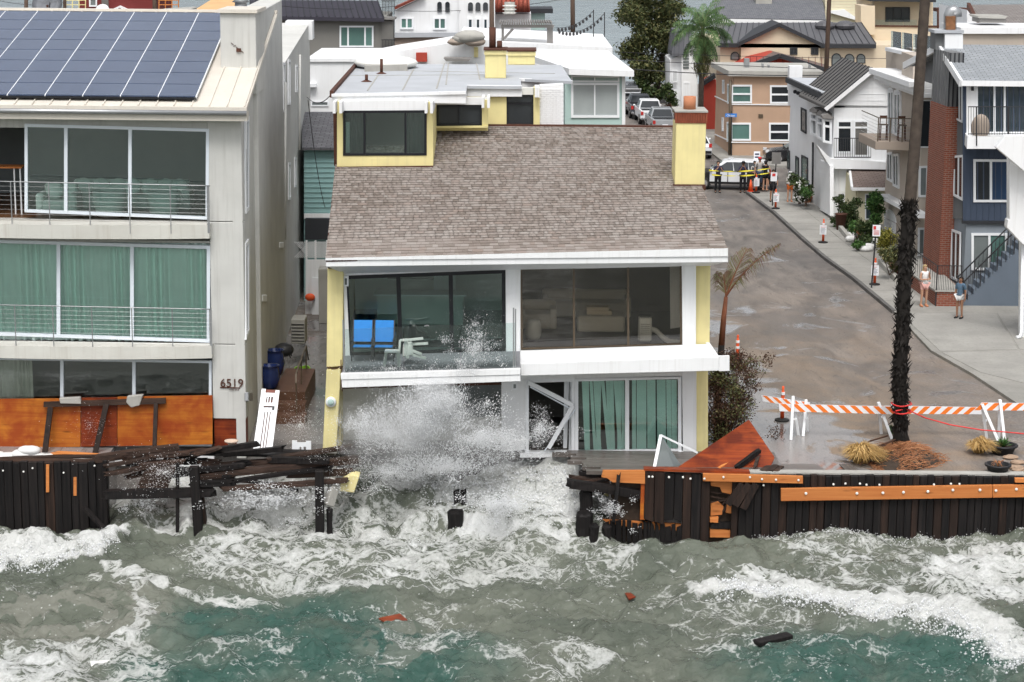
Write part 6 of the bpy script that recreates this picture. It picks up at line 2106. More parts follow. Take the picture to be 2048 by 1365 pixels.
# teal sided house with dark shingles in the alley gap
h = thing('teal_house', 'teal clapboard house with dark shingle roof seen through the alley gap', 'house', tuple(onY(640, 480, 86)))
f = Fr((0, 87, 0), 0)
MB().px(f, [(608, 296), (672, 296), (672, 640), (608, 640)], 6).build('wall', 'teal_siding', h)
for k in range(15):
    MB().px(f, [(608, 304 + k * 10), (672, 304 + k * 10), (672, 305.5 + k * 10), (608, 305.5 + k * 10)], .04, .03).build('clapboard', 'teal_siding', h)
MB().prism([f.P(604, 296, .3), f.P(680, 296, .3), onY(680, 224, 92), onY(604, 224, 92)], (0, 0, -.1)).build('roof', 'shingle_dark', h)
MB().px(f, [(610, 438), (668, 438), (668, 480), (610, 480)], .3, .6).build('dark_awning', 'charcoal_trim', h)
MB().px(f, [(608, 428), (672, 428), (672, 438), (608, 438)], .1, .1).build('trim', 'white_paint', h)
# white house with red tiled roof
h = thing('spanish_house', 'white stucco house with arched windows and red clay tile roof', 'house', tuple(onY(900, 200, 124)))
f = Fr((0, 124, 0), 0)
MB().px(f, [(790, 22), (850, -6), (918, -30), (918, 220), (790, 220)], 8).build('gable_wall', 'white_wall', h)
MB().px(f, [(918, -30), (990, -30), (990, 220), (918, 220)], 8, .5).build('tower', 'white_wall', h)
MB().px(f, [(990, 28), (1062, 28), (1062, 220), (990, 220)], 8, -.5).build('wing', 'white_wall', h)
r1 = MB().px(f, [(988, 25), (990, -6), (1056, -6), (1060, 25)], 2.5, .2).build('roof', 'clay_tile', h)
for i in range(15):
    MB().tube([f.P(991 + i * 4.6, -4, .25), f.P(990 + i * 4.8, 25, .3)], .09, 6).build('tile_row', 'clay_tile', r1, True)
MB().prism([f.P(790, 20, .4), f.P(850, -8, .4), f.P(850, -12, .4), f.P(788, 15, .4)], (0, 3, 0)).build('verge', 'clay_tile', h)
for xc in (879, 895, 941, 956, 971):
    yb_, yt_, w_ = (24, 4, 4.5) if xc < 910 else (22, 5, 5)
    fr_o = .1 if xc < 910 else .6
    pts = [(xc - w_, yb_)] + [(xc - w_ * math.cos(k * PI / 6), yt_ + w_ - w_ * math.sin(k * PI / 6)) for k in range(7)] + [(xc + w_, yb_)]
    MB().px(f, pts, .1, fr_o).build('arched_window', 'glass_dark', h)
for q in ((800, 35, 827, 59), (866, 35, 893, 60)):
    win(f, q, h, 'white_frame', 'glass_green', .1, .1, .08, dv=[.5])
for q in ((935, 37, 946, 71), (951, 37, 961, 71), (966, 37, 976, 71)):
    win(f, q, h, 'white_frame', 'glass_blue', .08, .1, .58)
MB().px(f, [(788, 66), (920, 66), (920, 74), (788, 76)], .4, .6).build('awning_strip', 'flat_roof', h)
MB().px(f, [(788, 76), (912, 75), (912, 118), (788, 118)], 1, .4).build('brick_wall', 'brick_pale', h)
MB().px(f, [(846 + 8 * math.cos(k * PI / 6) + 8, 95 - 7 * math.sin(k * PI / 6)) for k in range(7)], .1, .46).build('vent', 'taupe_wall', h)
MB().px(f, [(1040, 65), (1094, 84), (1094, 96), (1040, 90)], 1, 2).build('low_roof', 'clay_tile', h)
cv = MB().lathe(f.P(1019, 30, 1.5), [(.3, 0), (.3, .7), (.34, .72)], 12).build('roof_cowl', 'plastic_white', h, True)
for k in range(3):
    MB().lathe(f.P(1019, 28 - k * 7, 1.5), [(.24, 0), (.4, .03), (.4, .08), (.24, .1)], 12).build('cowl_ring', 'plastic_white', cv)
tp = thing('tarpaulin', 'grey and tan tarpaulin heaped on the white roof wall', 'tarpaulin', tuple(onY(930, 88, 100)))
for c_, r_, mt in (((925, 78), .5, 'concrete'), ((940, 74), .7, 'concrete'), ((912, 84), .4, 'beige_slab'), ((950, 84), .5, 'beige_slab')):
    MB().ball(onY(*c_, 100.4), r_ * .8, 16, 10, (1.3, .8, .55), .10).build('fold', mt, tp, True)
pg = thing('pergola', 'grey timber pergola on the white roof deck', 'pergola', tuple(onY(1050, 100, 104)))
f = Fr((0, 104, 0), 0)
MB().rect(f, 1003, 50, 1008, 95, .25).build('post', 'timber_grey', pg)
MB().rect(f, 1094, 56, 1106, 98, .4).build('post', 'timber_grey', pg)
MB().rect(f, 1002, 50, 1108, 56, .2, .1).build('beam', 'timber_grey', pg)
for k in range(22):
    MB().bar(f.P(1000 + k * 4.9, 47, .4), f.P(1002 + k * 4.6, 42, -2.5), .06, .12).build('slat', 'timber_grey', pg)
MB().bar(f.P(1008, 78), f.P(1026, 58), .12, .12).build('brace', 'timber_grey', pg)
h = thing('roof_cabin', 'small dark flat roofed cabin at the end of the tiled roof', 'cabin', tuple(onY(1075, 60, 128)))
f = Fr((0, 128, 0), 0)
MB().rect(f, 1062, 22, 1090, 60, 3).build('wall', 'mint_panel', h)
MB().rect(f, 1058, 18, 1106, 27, 3.5, .4).build('roof', 'charcoal_trim', h)
# taupe house
h = thing('taupe_house', 'taupe grey house with dark violet seamed metal roof and wide window', 'house', tuple(onY(660, 200, 118)))
f = Fr((0, 118, 0), 0)
MB().px(f, [(540, 34), (766, 38), (766, 220), (540, 220)], 9).build('wall', 'taupe_wall', h)
a, b, c_, d = f.P(500, 32, .5), f.P(768, 37, .5), onY(755, 2, 119.5), onY(500, 0, 119.5)
r1 = MB().prism([a, b, c_, d], (0, 0, -.2)).build('roof', 'roof_metal_violet', h)
seams(a, b, c_, d, 22, r1, 'charcoal_trim')
win(f, (679, 52, 747, 95), h, 'white_frame', 'glass_green', .09, .12, .08, dv=[.25, .75])
win(f, (597, 52, 621, 77), h, 'white_frame', 'glass_blue', .09, .12, .08, dv=[.5])
MB().px(f, [(762, 42), (786, 42), (786, 115), (762, 115)], 1.5, .1).build('stair_recess', 'interior_dark', h)
r_ = MB().px(f, [(760, 36), (790, 36), (790, 40), (760, 40)], 1.6, .3).build('landing', 'timber_grey', h)
for yy in (2, 80):
    for k in range(9):
        MB().bar(f.P(765 + k * 3, yy, .35), f.P(765 + k * 3, yy + 28, .35), .03, .03).build('baluster', 'dark_metal', r_)
    MB().bar(f.P(763, yy, .35), f.P(791, yy, .35), .05, .05).build('rail', 'dark_metal', r_)
# dark red house under scaffolding, top left
h = thing('dark_red_house', 'dark red house under scaffolding at the top left', 'house', tuple(onY(250, 120, 140)))
f = Fr((0, 140, 0), 0)
MB().px(f, [(158, -20), (305, -20), (305, 160), (158, 160)], 8).build('wall', 'dark_red_wall', h)
MB().px(f, [(203, -10), (217, -10), (217, 16), (203, 16)], .1, .05).build('doorway', 'interior_dark', h)
win(f, (178, -5, 194, 14), h, 'white_frame', 'glass_grey', .1, .1, .06)
MB().px(f, [(226, 18), (239, 12), (268, 25), (264, 27), (239, 16), (228, 21)], 2, .4).build('porch_gable', 'white_paint', h)
MB().px(f, [(232, 20), (239, 15), (265, 27), (265, 60), (230, 60)], 2, .2).build('porch', 'dark_red_wall', h)
for gx, lb in ((132, 'pale scaffolding tower left of the dark red house'), (318, 'orange scaffolding tower right of the dark red house')):
    sc_ = thing('scaffolding', lb, 'scaffolding', tuple(onY(gx + 20, 60, 138)), 'scaffolding round the dark red house')
    f2 = Fr((0, 138, 0), 0)
    for k in range(4):
        MB().bar(f2.P(gx + k * 13, -15), f2.P(gx + k * 13, 60), .06, .06).build('standard', 'yellow_stucco' if gx < 200 else 'new_timber', sc_)
    for k in range(5):
        MB().bar(f2.P(gx, -8 + k * 9), f2.P(gx + 40, -8 + k * 9), .05, .05).build('ledger', 'yellow_stucco' if gx < 200 else 'new_timber', sc_)
    MB().px(f2, [(gx - 2, 22), (gx + 42, 22), (gx + 42, 25), (gx - 2, 25)], 1).build('board', 'new_timber', sc_)
h = thing('pale_house', 'low house with sand coloured tent roof behind the solar panels', 'house', tuple(onY(430, 120, 130)))
f = Fr((0, 130, 0), 0)
MB().px(f, [(390, 20), (480, 20), (480, 160), (390, 160)], 6).build('wall', 'white_wall', h)
MB().prism([f.P(386, 22, .5), f.P(484, 22, .5), onY(470, -2, 134), onY(425, -2, 134)], (0, 0, -.1)).build('roof', 'sand_roof', h)
tag(MB().px(Fr((0, 110, 0), 0), [(318, 20), (385, 16), (385, 60), (318, 60)], 1.5).build('parapet_wall', 'concrete', bevel=.05), 'grey block parapet peeking over the solar roof', 'wall')
# low houses far left behind the roof
h = thing('brown_house', 'brown shingled house corner left of the solar roof', 'house', tuple(onY(-20, 120, 120)))
MB().px(Fr((0, 120, 0), 0), [(-300, 45), (10, 45), (22, 55), (22, 160), (-300, 160)], 8).build('wall', 'shingle_brown', h)
# satellite dish on the solar roof
p = onY(95, 10, 75.5)
sd_ = thing('satellite_dish', 'weathered grey satellite dish above the solar panels', 'satellite dish', (p.x, p.y, p.z - .4))
M = Matrix.Translation(p) @ Matrix.Rotation(math.radians(62), 4, 'X')
MB().lathe((0, 0, 0), [(.02, -.06), (.3, -.03), (.52, .05), (.54, .07), (.3, 0), (.02, -.02)], 24).xform(M).build('reflector', 'dish_grey', sd_, True)
MB().bar(p - UP * .5, p, .07, .07).build('mast', 'rust_brown', sd_)
MB().bar(p + Vector((.05, -.1, -.3)), p + Vector((.2, -.5, .1)), .03, .03).build('feed_arm', 'dark_metal', sd_)
p = onY(205, 22, 76)
sd_ = thing('satellite_dish', 'small white satellite dish at the ridge by the white gable', 'satellite dish', tuple(p))
MB().lathe((0, 0, 0), [(.02, -.03), (.15, 0), (.25, .05), (.15, .02), (.02, 0)], 16).xform(Matrix.Translation(p) @ Matrix.Rotation(1.0, 4, 'X')).build('reflector', 'white_frame', sd_, True)
MB().bar(p - UP * .3, p, .04, .04).build('mast', 'steel', sd_)
# roof vent on the chimney of the left house
p = onY(482, 24, 70)
vt = thing('roof_ventilator', 'rusty round ventilator behind the grey chimney block', 'vent', tuple(p))
MB().lathe(tuple(p - UP * .3), [(.22, 0), (.22, .3), (.36, .32), (.36, .42), (.2, .46), (.2, .6), (.3, .62), (.05, .8)], 14).build('cowl', 'steel', vt, True)
MB().lathe(tuple(p - UP * .28), [(.25, .1), (.25, .2)], 14).build('rust_band', 'rust_orange', vt)
# utility poles, antenna masts and wires
for x, yt, yb, Y, r, lb in ((53, -20, 90, 112, .12, 'grey timber pole left of the satellite dish'), (310, -20, 60, 118, .14, 'grey timber pole beside the dark red house'), (130, -20, 60, 132, .12, 'thin grey pole behind the solar roof ridge'), (1146, -25, 98, 130, .16, 'dark utility pole standing against the bay water'), (984, -30, 95, 108, .14, 'grey pole behind the yellow roof chimney')):
    tag(MB().tube([onY(x, yb, Y), onY(x - 1, yt, Y)], [r, r * .85], 8).build('utility_pole', 'pole_wood', smooth=True), lb, 'pole', 'utility poles')
for x, yt, yb, Y, lb in ((1187, 20, 99, 112, 'left thin mast on the white roof deck'), (1209, 25, 100, 112, 'right thin mast on the white roof deck')):
    tag(MB().bar(onY(x, yb, Y), onY(x, yt, Y), .05, .05).build('light_mast', 'dark_metal'), lb, 'mast', 'masts of the string lights')


def wire(a, b, sag, r, label, Ya, Yb, n=14, bulbs=0):
    A, B = onY(*a, Ya), onY(*b, Yb)
    pts = [lerp(A, B, i / n) - UP * (sag * 4 * (i / n) * (1 - i / n)) for i in range(n + 1)]
    if bulbs:
        o = thing('string_lights', label, 'string lights', tuple(A))
        MB().tube(pts, r, 4).build('wire', 'dark_metal', o)
        for k in range(1, bulbs):
            p = lerp(A, B, k / bulbs) - UP * (sag * 4 * (k / bulbs) * (1 - k / bulbs))
            MB().ball(p - UP * .1, .07, 6, 4, (1, 1, 1.4)).build('bulb', 'dark_metal', o)
        return
    tag(MB().tube(pts, r, 4).build('overhead_wire', 'dark_metal'), label, 'wire', 'overhead wires')


wire((1110, 55), (1187, 22), .3, .015, 'string of bulbs from the pergola to the left mast', 108, 112, bulbs=11)
wire((1112, 58), (1209, 27), .5, .015, 'string of bulbs from the pergola to the right mast', 108, 112, bulbs=14)
wire((1220, 118), (2048, 148), .15, .02, 'lower dark wire crossing above the street', 140, 120)
wire((1220, 104), (2048, 118), .15, .015, 'upper dark wire crossing above the street', 140, 122)
wire((1190, 132), (1700, 150), .25, .03, 'thick wire passing in front of the leafy palm', 138, 128)
wire((790, 22), (1146, -5), .3, .015, 'wire from the white gable house to the dark pole', 120, 130)
wire((540, 10), (800, 12), .2, .015, 'wire passing before the violet metal roof', 116, 120)
wire((0, 2), (130, 4), .2, .015, 'wire behind the satellite dish', 112, 132)
wire((616, 200), (650, 415), .5, .015, 'loose cable hanging down at the alley gap', 80, 84)
wire((614, 195), (666, 184), .3, .015, 'service cable from the grey house to the flat roof', 80, 76)

# ================================================================== street furniture
def place(o, p, rz=0.0, sc=1.0):
    o.location = p
    o.rotation_euler = (0, 0, rz)
    if sc != 1.0:
        o.scale = (sc, sc, sc)
    return o


def cyl(m, c, r, z0, z1, n=12):
    return m.lathe(c, [(r, z0), (r, z1)], n)


def delineator(x, y, label, sign=0, hgt=1.05, z=.0, tilt=0.0, bands=True):
    o = thing('traffic_delineator', label, 'traffic post', (0, 0, 0), 'orange traffic posts along the street')
    MB().lathe((0, 0, 0), [(.24, 0), (.24, .05), (.12, .08), (.07, .09)], 14).build('base', 'rubber', o)
    MB().lathe((0, 0, 0), [(.065, .08), (.055, hgt - .18), (.05, hgt - .16), (.03, hgt - .12), (.045, hgt - .06), (.03, hgt)], 12).build('tube', 'orange_plastic', o, True)
    if bands:
        for k in (.62, .8):
            MB().lathe((0, 0, 0), [(.069, hgt * k - .05), (.068, hgt * k + .04)], 12).build('reflective_band', 'paper', o)
    if sign:
        sg = MB().box((-.17, -.09, hgt * .36), (.16, -.08, hgt * .36 + .46)).build('notice', 'paper', o)
        for k in range(6):
            MB().box((-.13, -.094, hgt * .36 + .06 + k * .06), (random.uniform(.0, .12), -.091, hgt * .36 + .078 + k * .06)).build('print_line', 'ink' if k < 5 else 'sign_red', sg)
    place(o, onZ(x, y, z))
    o.rotation_euler = (tilt, tilt * .4, random.uniform(-.3, .3) if sign else 0)
    return o


random.seed(5)
delineator(1564, 842, 'red traffic post with white bands standing in the puddle near the barricade', 0, 1.15)
delineator(1474, 735, 'orange traffic post beside the small leaning palm', 0, 1.2)
delineator(1646, 486, 'orange traffic post with paper notice in the middle of the sidewalk', 1, 1.2, .12)
delineator(1749, 570, 'red traffic post with paper notice by the no parking sign', 1, 1.2, .12)
delineator(1551, 418, 'red traffic post with narrow notice by the kerb, near the man in black', 1, 1.1, .12)
delineator(1512, 386, 'orange traffic post with square notice below the yellow tape', 1, 1.1, .12)
c_ = thing('traffic_cone', 'orange traffic cone with white bands below the yellow tape', 'cone', (0, 0, 0))
MB().box((-.2, -.2, 0), (.2, .2, .04)).build('base', 'orange_plastic', c_)
MB().lathe((0, 0, 0), [(.16, .04), (.03, .72)], 14).build('body', 'orange_plastic', c_, True)
for a, b in ((.28, .38), (.46, .56)):
    MB().lathe((0, 0, 0), [(.162 - a * .19, a), (.162 - b * .19, b)], 14).build('reflective_band', 'paper', c_)
place(c_, onZ(1501, 384, .02))


def stripes(fr, q, parent, n, slant, rev=False):
    A, B, Cq, D = [fr.P(x, y) for x, y in q]
    b = MB().prism([A, B, Cq, D], (0, .03, 0)).build('board', 'paper', parent)
    for i in range(n):
        s0, s1 = (i + .1) / n, (i + .58) / n
        k = slant / n
        MB().prism([lerp(A, B, s0) - Vector((0, .004, 0)), lerp(A, B, s1) - Vector((0, .004, 0)), lerp(D, Cq, min(1, s1 + k)) - Vector((0, .004, 0)), lerp(D, Cq, min(1, s0 + k)) - Vector((0, .004, 0))], (0, .003, 0)).build('orange_stripe', 'orange_stripe', b)


def aframe(fr, xt, yt, x0, x1, yb, parent):
    t_ = fr.P(xt, yt)
    for x, dy in ((x0, -.35), (x1, .3)):
        b = onZ(x, yb, .02)
        MB().bar(t_ + Vector((0, dy * .05, 0)), Vector((b.x, fr.p.y + dy, .0)), .09, .06, Vector((0, 1, 0))).build('leg', 'white_frame', parent, bevel=.008)
    MB().bar(lerp(t_, onZ(x0, yb, 0), .55), lerp(t_, onZ(x1, yb, 0), .55), .04, .06).build('brace', 'white_frame', parent)


BY = 64.0
for (q, n, sl, legs, lb, dY) in (([(1523, 791), (1620, 806), (1620, 819), (1526, 803)], 5, .7, [], 'short striped barricade board angled back at the left end', .5),
                             ([(1558, 808), (1790, 814), (1790, 829), (1559, 823)], 10, .7, [(1586, 793, 1580, 1600, 876)], 'striped barricade behind the puddle, left of the tall palm', .0),
                             ([(1755, 812), (1963, 815), (1963, 829), (1755, 828)], 9, -.7, [(1757, 805, 1770, 1756, 858), (1784, 806, 1788, 1783, 856)], 'striped barricade passing behind the tall palm trunk', .25),
                             ([(1963, 806), (2230, 809), (2230, 823), (1963, 821)], 11, -.7, [(1964, 808, 1982, 1966, 868), (2000, 800, 2002, 1999, 878)], 'striped barricade at the right edge with white legs', -.2)):
    fr_ = Fr((0, BY + dY, 0), 0)
    o = thing('road_barricade', lb, 'barricade', tuple(fr_.P(q[0][0], 860)), 'striped barricades across the street end')
    stripes(fr_, q, o, n, sl)
    if sl > 0 and legs == []:
        legs = [(1612, 800, 1604, 1618, 868)]
    for l in legs:
        aframe(fr_, *l, o)


def signpost(x, yb, ytop, label, plate, pw, ph, mat, Z=.12, lean=0.0):
    b = onZ(x, yb, Z)
    t_ = onY(x + lean, ytop, b.y)
    o = thing('sign_post', label, 'sign', tuple(b))
    MB().tube([b, t_], .035, 8).build('pole', 'dark_metal', o)
    if plate:
        MB().box((t_.x - pw / 2, t_.y - .06, t_.z - ph), (t_.x + pw / 2, t_.y - .045, t_.z)).build('plate', mat, o)
    return o, t_


o, t_ = signpost(1743, 576, 450, 'small white and red no parking sign on a leaning pole', 1, .34, .5, 'paper', lean=10)
f = Fr((t_.x, t_.y - .066, 0), 0)
MB().box((t_.x - .14, t_.y - .068, t_.z - .20), (t_.x - .02, t_.y - .062, t_.z - .05)).build('symbol', 'sign_red', o)
for k in range(4):
    MB().box((t_.x - .12, t_.y - .068, t_.z - .27 - k * .055), (t_.x + .12, t_.y - .062, t_.z - .25 - k * .055)).build('print_line', 'sign_red', o)
o, t_ = signpost(1514, 372, 303, 'white square traffic sign on a pole before the police car', 1, .38, .5, 'paper')
for k in range(2):
    MB().box((t_.x - .13, t_.y - .068, t_.z - .22 - k * .18), (t_.x + .13, t_.y - .062, t_.z - .12 - k * .18)).build('print_line', 'ink', o)
o, t_ = signpost(1549, 372, 300, 'grey back of a rectangular sign on a leaning pole', 0, 0, 0, '', lean=5)
MB().box((t_.x - .3, t_.y - .06, t_.z - .85), (t_.x + .25, t_.y - .04, t_.z - .15)).build('plate', 'timber_grey', o)
o, t_ = signpost(1545, 412, 345, 'thin pole with small pink and white sign by the man in black', 1, .36, .5, 'paper', lean=3)
MB().box((t_.x - .1, t_.y - .068, t_.z - .22), (t_.x + .08, t_.y - .062, t_.z - .06)).build('symbol', 'sign_red', o)
o, t_ = signpost(1463, 312, 222, 'street name pole with blue sign at the tan corner building', 0, 0, 0, '')
pl_ = MB().box((t_.x - .42, t_.y - .06, t_.z - .42), (t_.x + .36, t_.y - .03, t_.z - .18)).build('name_plate', 'sign_blue', o)
text(Fr((t_.x, t_.y - .07, 0), 0), 'Ocean', 1453, 233.5, .22, 'paper', 'lettering', o, 0, .004)
# yellow tape
for k, (a, b, lb) in enumerate((((1418, 341), (1541, 337), 'upper yellow police tape stretched across the street'), ((1424, 350), (1541, 346), 'lower yellow police tape stretched across the street'))):
    A, B = onY(*a, 121), onY(*b, 122)
    vs = []
    for i in range(25):
        p = lerp(A, B, i / 24) - UP * (.12 * 4 * (i / 24) * (1 - i / 24))
        tw = Vector((0, math.sin(i * .5) * .03, math.cos(i * .45) * .035 + .008))
        vs += [p - tw, p + tw]
    tp = MB().add(vs, [(2 * i, 2 * i + 2, 2 * i + 3, 2 * i + 1) for i in range(24)]).build('police_tape', 'tape_yellow')
    tag(tp, lb, 'tape')
rt = [onY(1792, 822, 63.2)] + [onY(1792 + 20 * math.sin(k * .6), 822 - 2 * k % 5, 63.0 - .3 * math.cos(k * .6)) for k in range(3)] + [onY(1850, 836, 63), onY(1900, 850, 62.6), onY(1960, 860, 62.4), onY(2060, 869, 62.2)]
tag(MB().tube(rt, .02, 5).build('red_tape', 'red_tape'), 'red tape running from the tall palm to the right edge', 'tape')

# ------------------------------------------------------------------ plants


def leaf_mat(name, c1, c2, c3):
    t = NT(name)
    g = t.n('ShaderNodeNewGeometry')
    c = t.ramp(g.outputs['Random Per Island'], [(0, c1), (.55, c2), (1, c3)])
    b = t.bsdf(c, .6, .3)
    b.inputs['Subsurface Weight'].default_value = 0


leaf_mat('leaf_dark', (.018, .035, .010), (.045, .075, .022), (.085, .10, .035))
leaf_mat('leaf_tree', (.030, .042, .014), (.070, .085, .028), (.14, .13, .05))
leaf_mat('leaf_green', (.025, .07, .015), (.055, .13, .03), (.10, .19, .05))
leaf_mat('leaf_palm', (.035, .075, .022), (.07, .14, .045), (.13, .20, .075))
leaf_mat('leaf_olive', (.06, .075, .03), (.11, .12, .045), (.17, .15, .06))
leaf_mat('leaf_brown', (.030, .014, .009), (.060, .026, .015), (.10, .055, .03))
leaf_mat('leaf_dead', (.11, .05, .04), (.14, .10, .055), (.13, .16, .055))
leaf_mat('leaf_yellow', (.10, .11, .015), (.20, .19, .03), (.30, .26, .05))
leaf_mat('leaf_white', (.6, .6, .56), (.75, .75, .72), (.8, .8, .78))
leaf_mat('straw', (.30, .17, .055), (.46, .29, .10), (.58, .40, .17))
leaf_mat('fibre', (.20, .075, .03), (.32, .13, .055), (.42, .21, .10))
plain('bark', (.085, .06, .045), .9, .3, 3, .6, 12)
plain('palm_trunk', (.080, .062, .050), .9, .35, 5, .6, 14)
plain('palm_dark', (.016, .013, .011), .9, .4, 3, .6, 14)
plain('palm_red', (.20, .07, .035), .8, .3, 3, .3, 14)


def leaves(name, blobs, n, size, mat, parent, seed=0, flat=.0, asp=.45, droop=0.0):
    """n leaf-sized faces gathered in clumps (centre, radius)"""
    r = np.random.default_rng(seed)
    C_ = np.array([tuple(b[0]) for b in blobs]); R_ = np.array([b[1] for b in blobs])
    w_ = R_ ** 2
    k = r.choice(len(blobs), n, p=w_ / w_.sum())
    d = r.normal(size=(n, 3))
    d /= np.linalg.norm(d, axis=1)[:, None]
    rad = R_[k] * r.uniform(.35, 1.05, n) ** .6
    P = C_[k] + d * rad[:, None] * np.array([1, 1, .85]) * r.uniform(.5, 1.25, n)[:, None]
    a = r.normal(size=(n, 3)) * np.array([1, 1, 1 - flat])
    a[:, 2] -= droop
    a /= np.linalg.norm(a, axis=1)[:, None]
    b = np.cross(a, r.normal(size=(n, 3)))
    b /= np.linalg.norm(b, axis=1)[:, None]
    s = (size * r.uniform(.6, 1.4, n))[:, None]
    V = np.stack([P - a * s * .5, P + b * s * asp * .5, P + a * s * .5, P - b * s * asp * .5], 1).reshape(-1, 3)
    F = np.arange(n * 4).reshape(n, 4)
    o = rawmesh(name, V, F, mat, parent)
    return o


def blobs_px(spec, Y, depth, seed=0):
    r = random.Random(seed)
    out = []
    for x, y, rp in spec:
        p = onY(x, y, Y + r.uniform(-depth, depth))
        out.append((p, rp * 1.25 * Y / 4200))
    return out


# leafy tree at the end of the street
tr = thing('leafy_tree', 'large dark leafy tree against the bay at the end of the street', 'tree', tuple(onZ(1300, 192, 0)))
r = random.Random(3)
spec = []
for k in range(75):
    y = r.uniform(-25, 160)
    wdt = 58 - 18 * abs((y - 60) / 90) ** 1.5 if y < 130 else 30
    spec.append((1300 + r.uniform(-wdt, wdt) - (8 if y > 90 else -8 if y < 20 else 0), y, r.uniform(11, 22)))
bl = blobs_px(spec, 186, 2.2, 4)
leaves('crown', bl, 20000, .30, 'leaf_tree', tr, 5)
tk = MB()
tk.tube([onZ(1288, 190, 0), onY(1290, 150, 186), onY(1282, 100, 186), onY(1275, 50, 186)], [.32, .26, .16, .06], 8)
tk.tube([onZ(1312, 190, 0), onY(1318, 155, 186), onY(1325, 110, 186), onY(1330, 60, 186)], [.3, .24, .15, .05], 8)
tk.tube([onY(1290, 150, 186), onY(1305, 110, 186.5), onY(1310, 40, 187)], [.2, .14, .05], 8)
tk.build('trunk', 'bark', tr, True)


def frond(base, dirv, length, droop, nl, ll, rnd, lw=.035, curl=.5):
    """an arching leaf: rachis points and leaflet quads"""
    d = Vector(dirv).normalized()
    pts = []
    p = Vector(base)
    step = length / 14
    for i in range(15):
        pts.append(p.copy())
        d = (d + Vector((0, 0, -droop / 14))).normalized()
        p = p + d * step
    vs = []; fs = []
    for k in range(nl):
        t_ = .12 + .86 * k / nl
        i = min(13, int(t_ * 14)); f_ = t_ * 14 - i
        q = lerp(pts[i], pts[i + 1], f_)
        ax = (pts[i + 1] - pts[i]).normalized()
        sd = ax.cross(UP)
        if sd.length < .05:
            sd = Vector((1, 0, 0))
        sd.normalize()
        L_ = ll * math.sin(PI * (.15 + .8 * t_)) * rnd.uniform(.8, 1.15)
        for sg in (-1, 1):
            o_ = (sd * sg * .8 + ax * .6 + UP * rnd.uniform(-.1, .35)).normalized()
            mid = q + o_ * L_ * .55
            tip = q + o_ * L_ * .9 - UP * L_ * curl * rnd.uniform(.6, 1.2)
            b = len(vs)
            wv = ax * lw
            vs += [q - wv * .5, q + wv * .5, mid + wv * .6, mid - wv * .6, tip]
            fs += [(b, b + 1, b + 2, b + 3), (b + 3, b + 2, b + 4, b + 4)]
    return pts, vs, [f_ if f_[2] != f_[3] else f_[:3] for f_ in fs]


def palm_fronds(root, base, n, length, mat, seed, elev=(.1, 1.2), droop=1.4, nl=34, ll=.6, lw=.05, dirs=None, curl=.5):
    rnd = random.Random(seed)
    for i in range(n):
        if dirs:
            dv, L_, dr = dirs[i]
        else:
            a = 2 * PI * i / n * 2.4 + rnd.uniform(-.3, .3)
            e = rnd.uniform(*elev)
            dv = (math.cos(a) * math.cos(e), math.sin(a) * math.cos(e), math.sin(e)); L_ = length * rnd.uniform(.8, 1.1); dr = droop * rnd.uniform(.8, 1.2)
        pts, vs, fs = frond(base, dv, L_, dr, nl, ll, rnd, lw, curl)
        fo = MB().add(vs, fs)
        me = bpy.data.meshes.new('frond')
        o0 = ORG[root.name]
        me.from_pydata([(v[0] - o0.x, v[1] - o0.y, v[2] - o0.z) for v in fo.v], [], fo.f)
        o = link('frond', me, mat, root)
        MB().tube(pts, [.03 * (1 - i_ / 17) for i_ in range(15)], 5).build('rachis', 'leaf_olive' if mat != 'leaf_dead' else 'palm_red', o)


# leafy palm before the cream house
pm = thing('leafy_palm', 'bushy green palm with hanging skirt in front of the cream house', 'palm tree', tuple(onZ(1402, 268, 0)))
top = onY(1404, 62, 156)
MB().tube([onZ(1402, 268, 0), onY(1402, 200, 156), onY(1404, 120, 156), top], [.24, .2, .2, .22], 10).build('trunk', 'palm_trunk', pm, True)
palm_fronds(pm, top, 24, 3.1, 'leaf_palm', 8, (.35, 1.4), 1.9, 34, .75, .045, curl=.9)
palm_fronds(pm, top - UP * .4, 14, 2.6, 'leaf_palm', 9, (-.5, .4), 1.8, 28, .6, .045, curl=.9)
leaves('skirt', [(onY(1404 + k % 3 * 5 - 5, 80 + k * 9, 156), .55) for k in range(8)], 1500, .55, 'leaf_olive', pm, 12, asp=.1, droop=2.2)
# tall palm in the foreground
tp = thing('tall_palm', 'tall dark palm trunk rising past the top of the picture near the barricade', 'palm tree', tuple(onZ(1803, 890, 0)))
ctr = [(1803, 892, 20), (1801, 868, 14.5), (1800, 800, 12), (1801, 740, 13), (1805, 660, 13.5), (1810, 540, 13.5), (1816, 440, 13), (1820, 405, 11.8), (1829, 300, 11.2), (1837, 190, 10.3), (1844, 90, 10), (1850, 0, 9.6), (1860, -120, 9.5), (1875, -300, 9)]
pts = [onY(x, y, 63.0) for x, y, r_ in ctr]
rad = [r_ / 65 for x, y, r_ in ctr]
lo = MB().tube(pts[:8], rad[:8], 16).build('lower_trunk', 'palm_dark', tp, True)
fine = []
fr_ = []
for i in range(7, len(pts) - 1):
    for k in range(10):
        fine.append(lerp(pts[i], pts[i + 1], k / 10)); fr_.append(lerp(rad[i], rad[i + 1], k / 10) * (1 + .035 * (k % 2)))
MB().tube(fine, fr_, 16).build('upper_trunk', 'palm_trunk', tp, True)
rn = random.Random(2)
bt = MB()
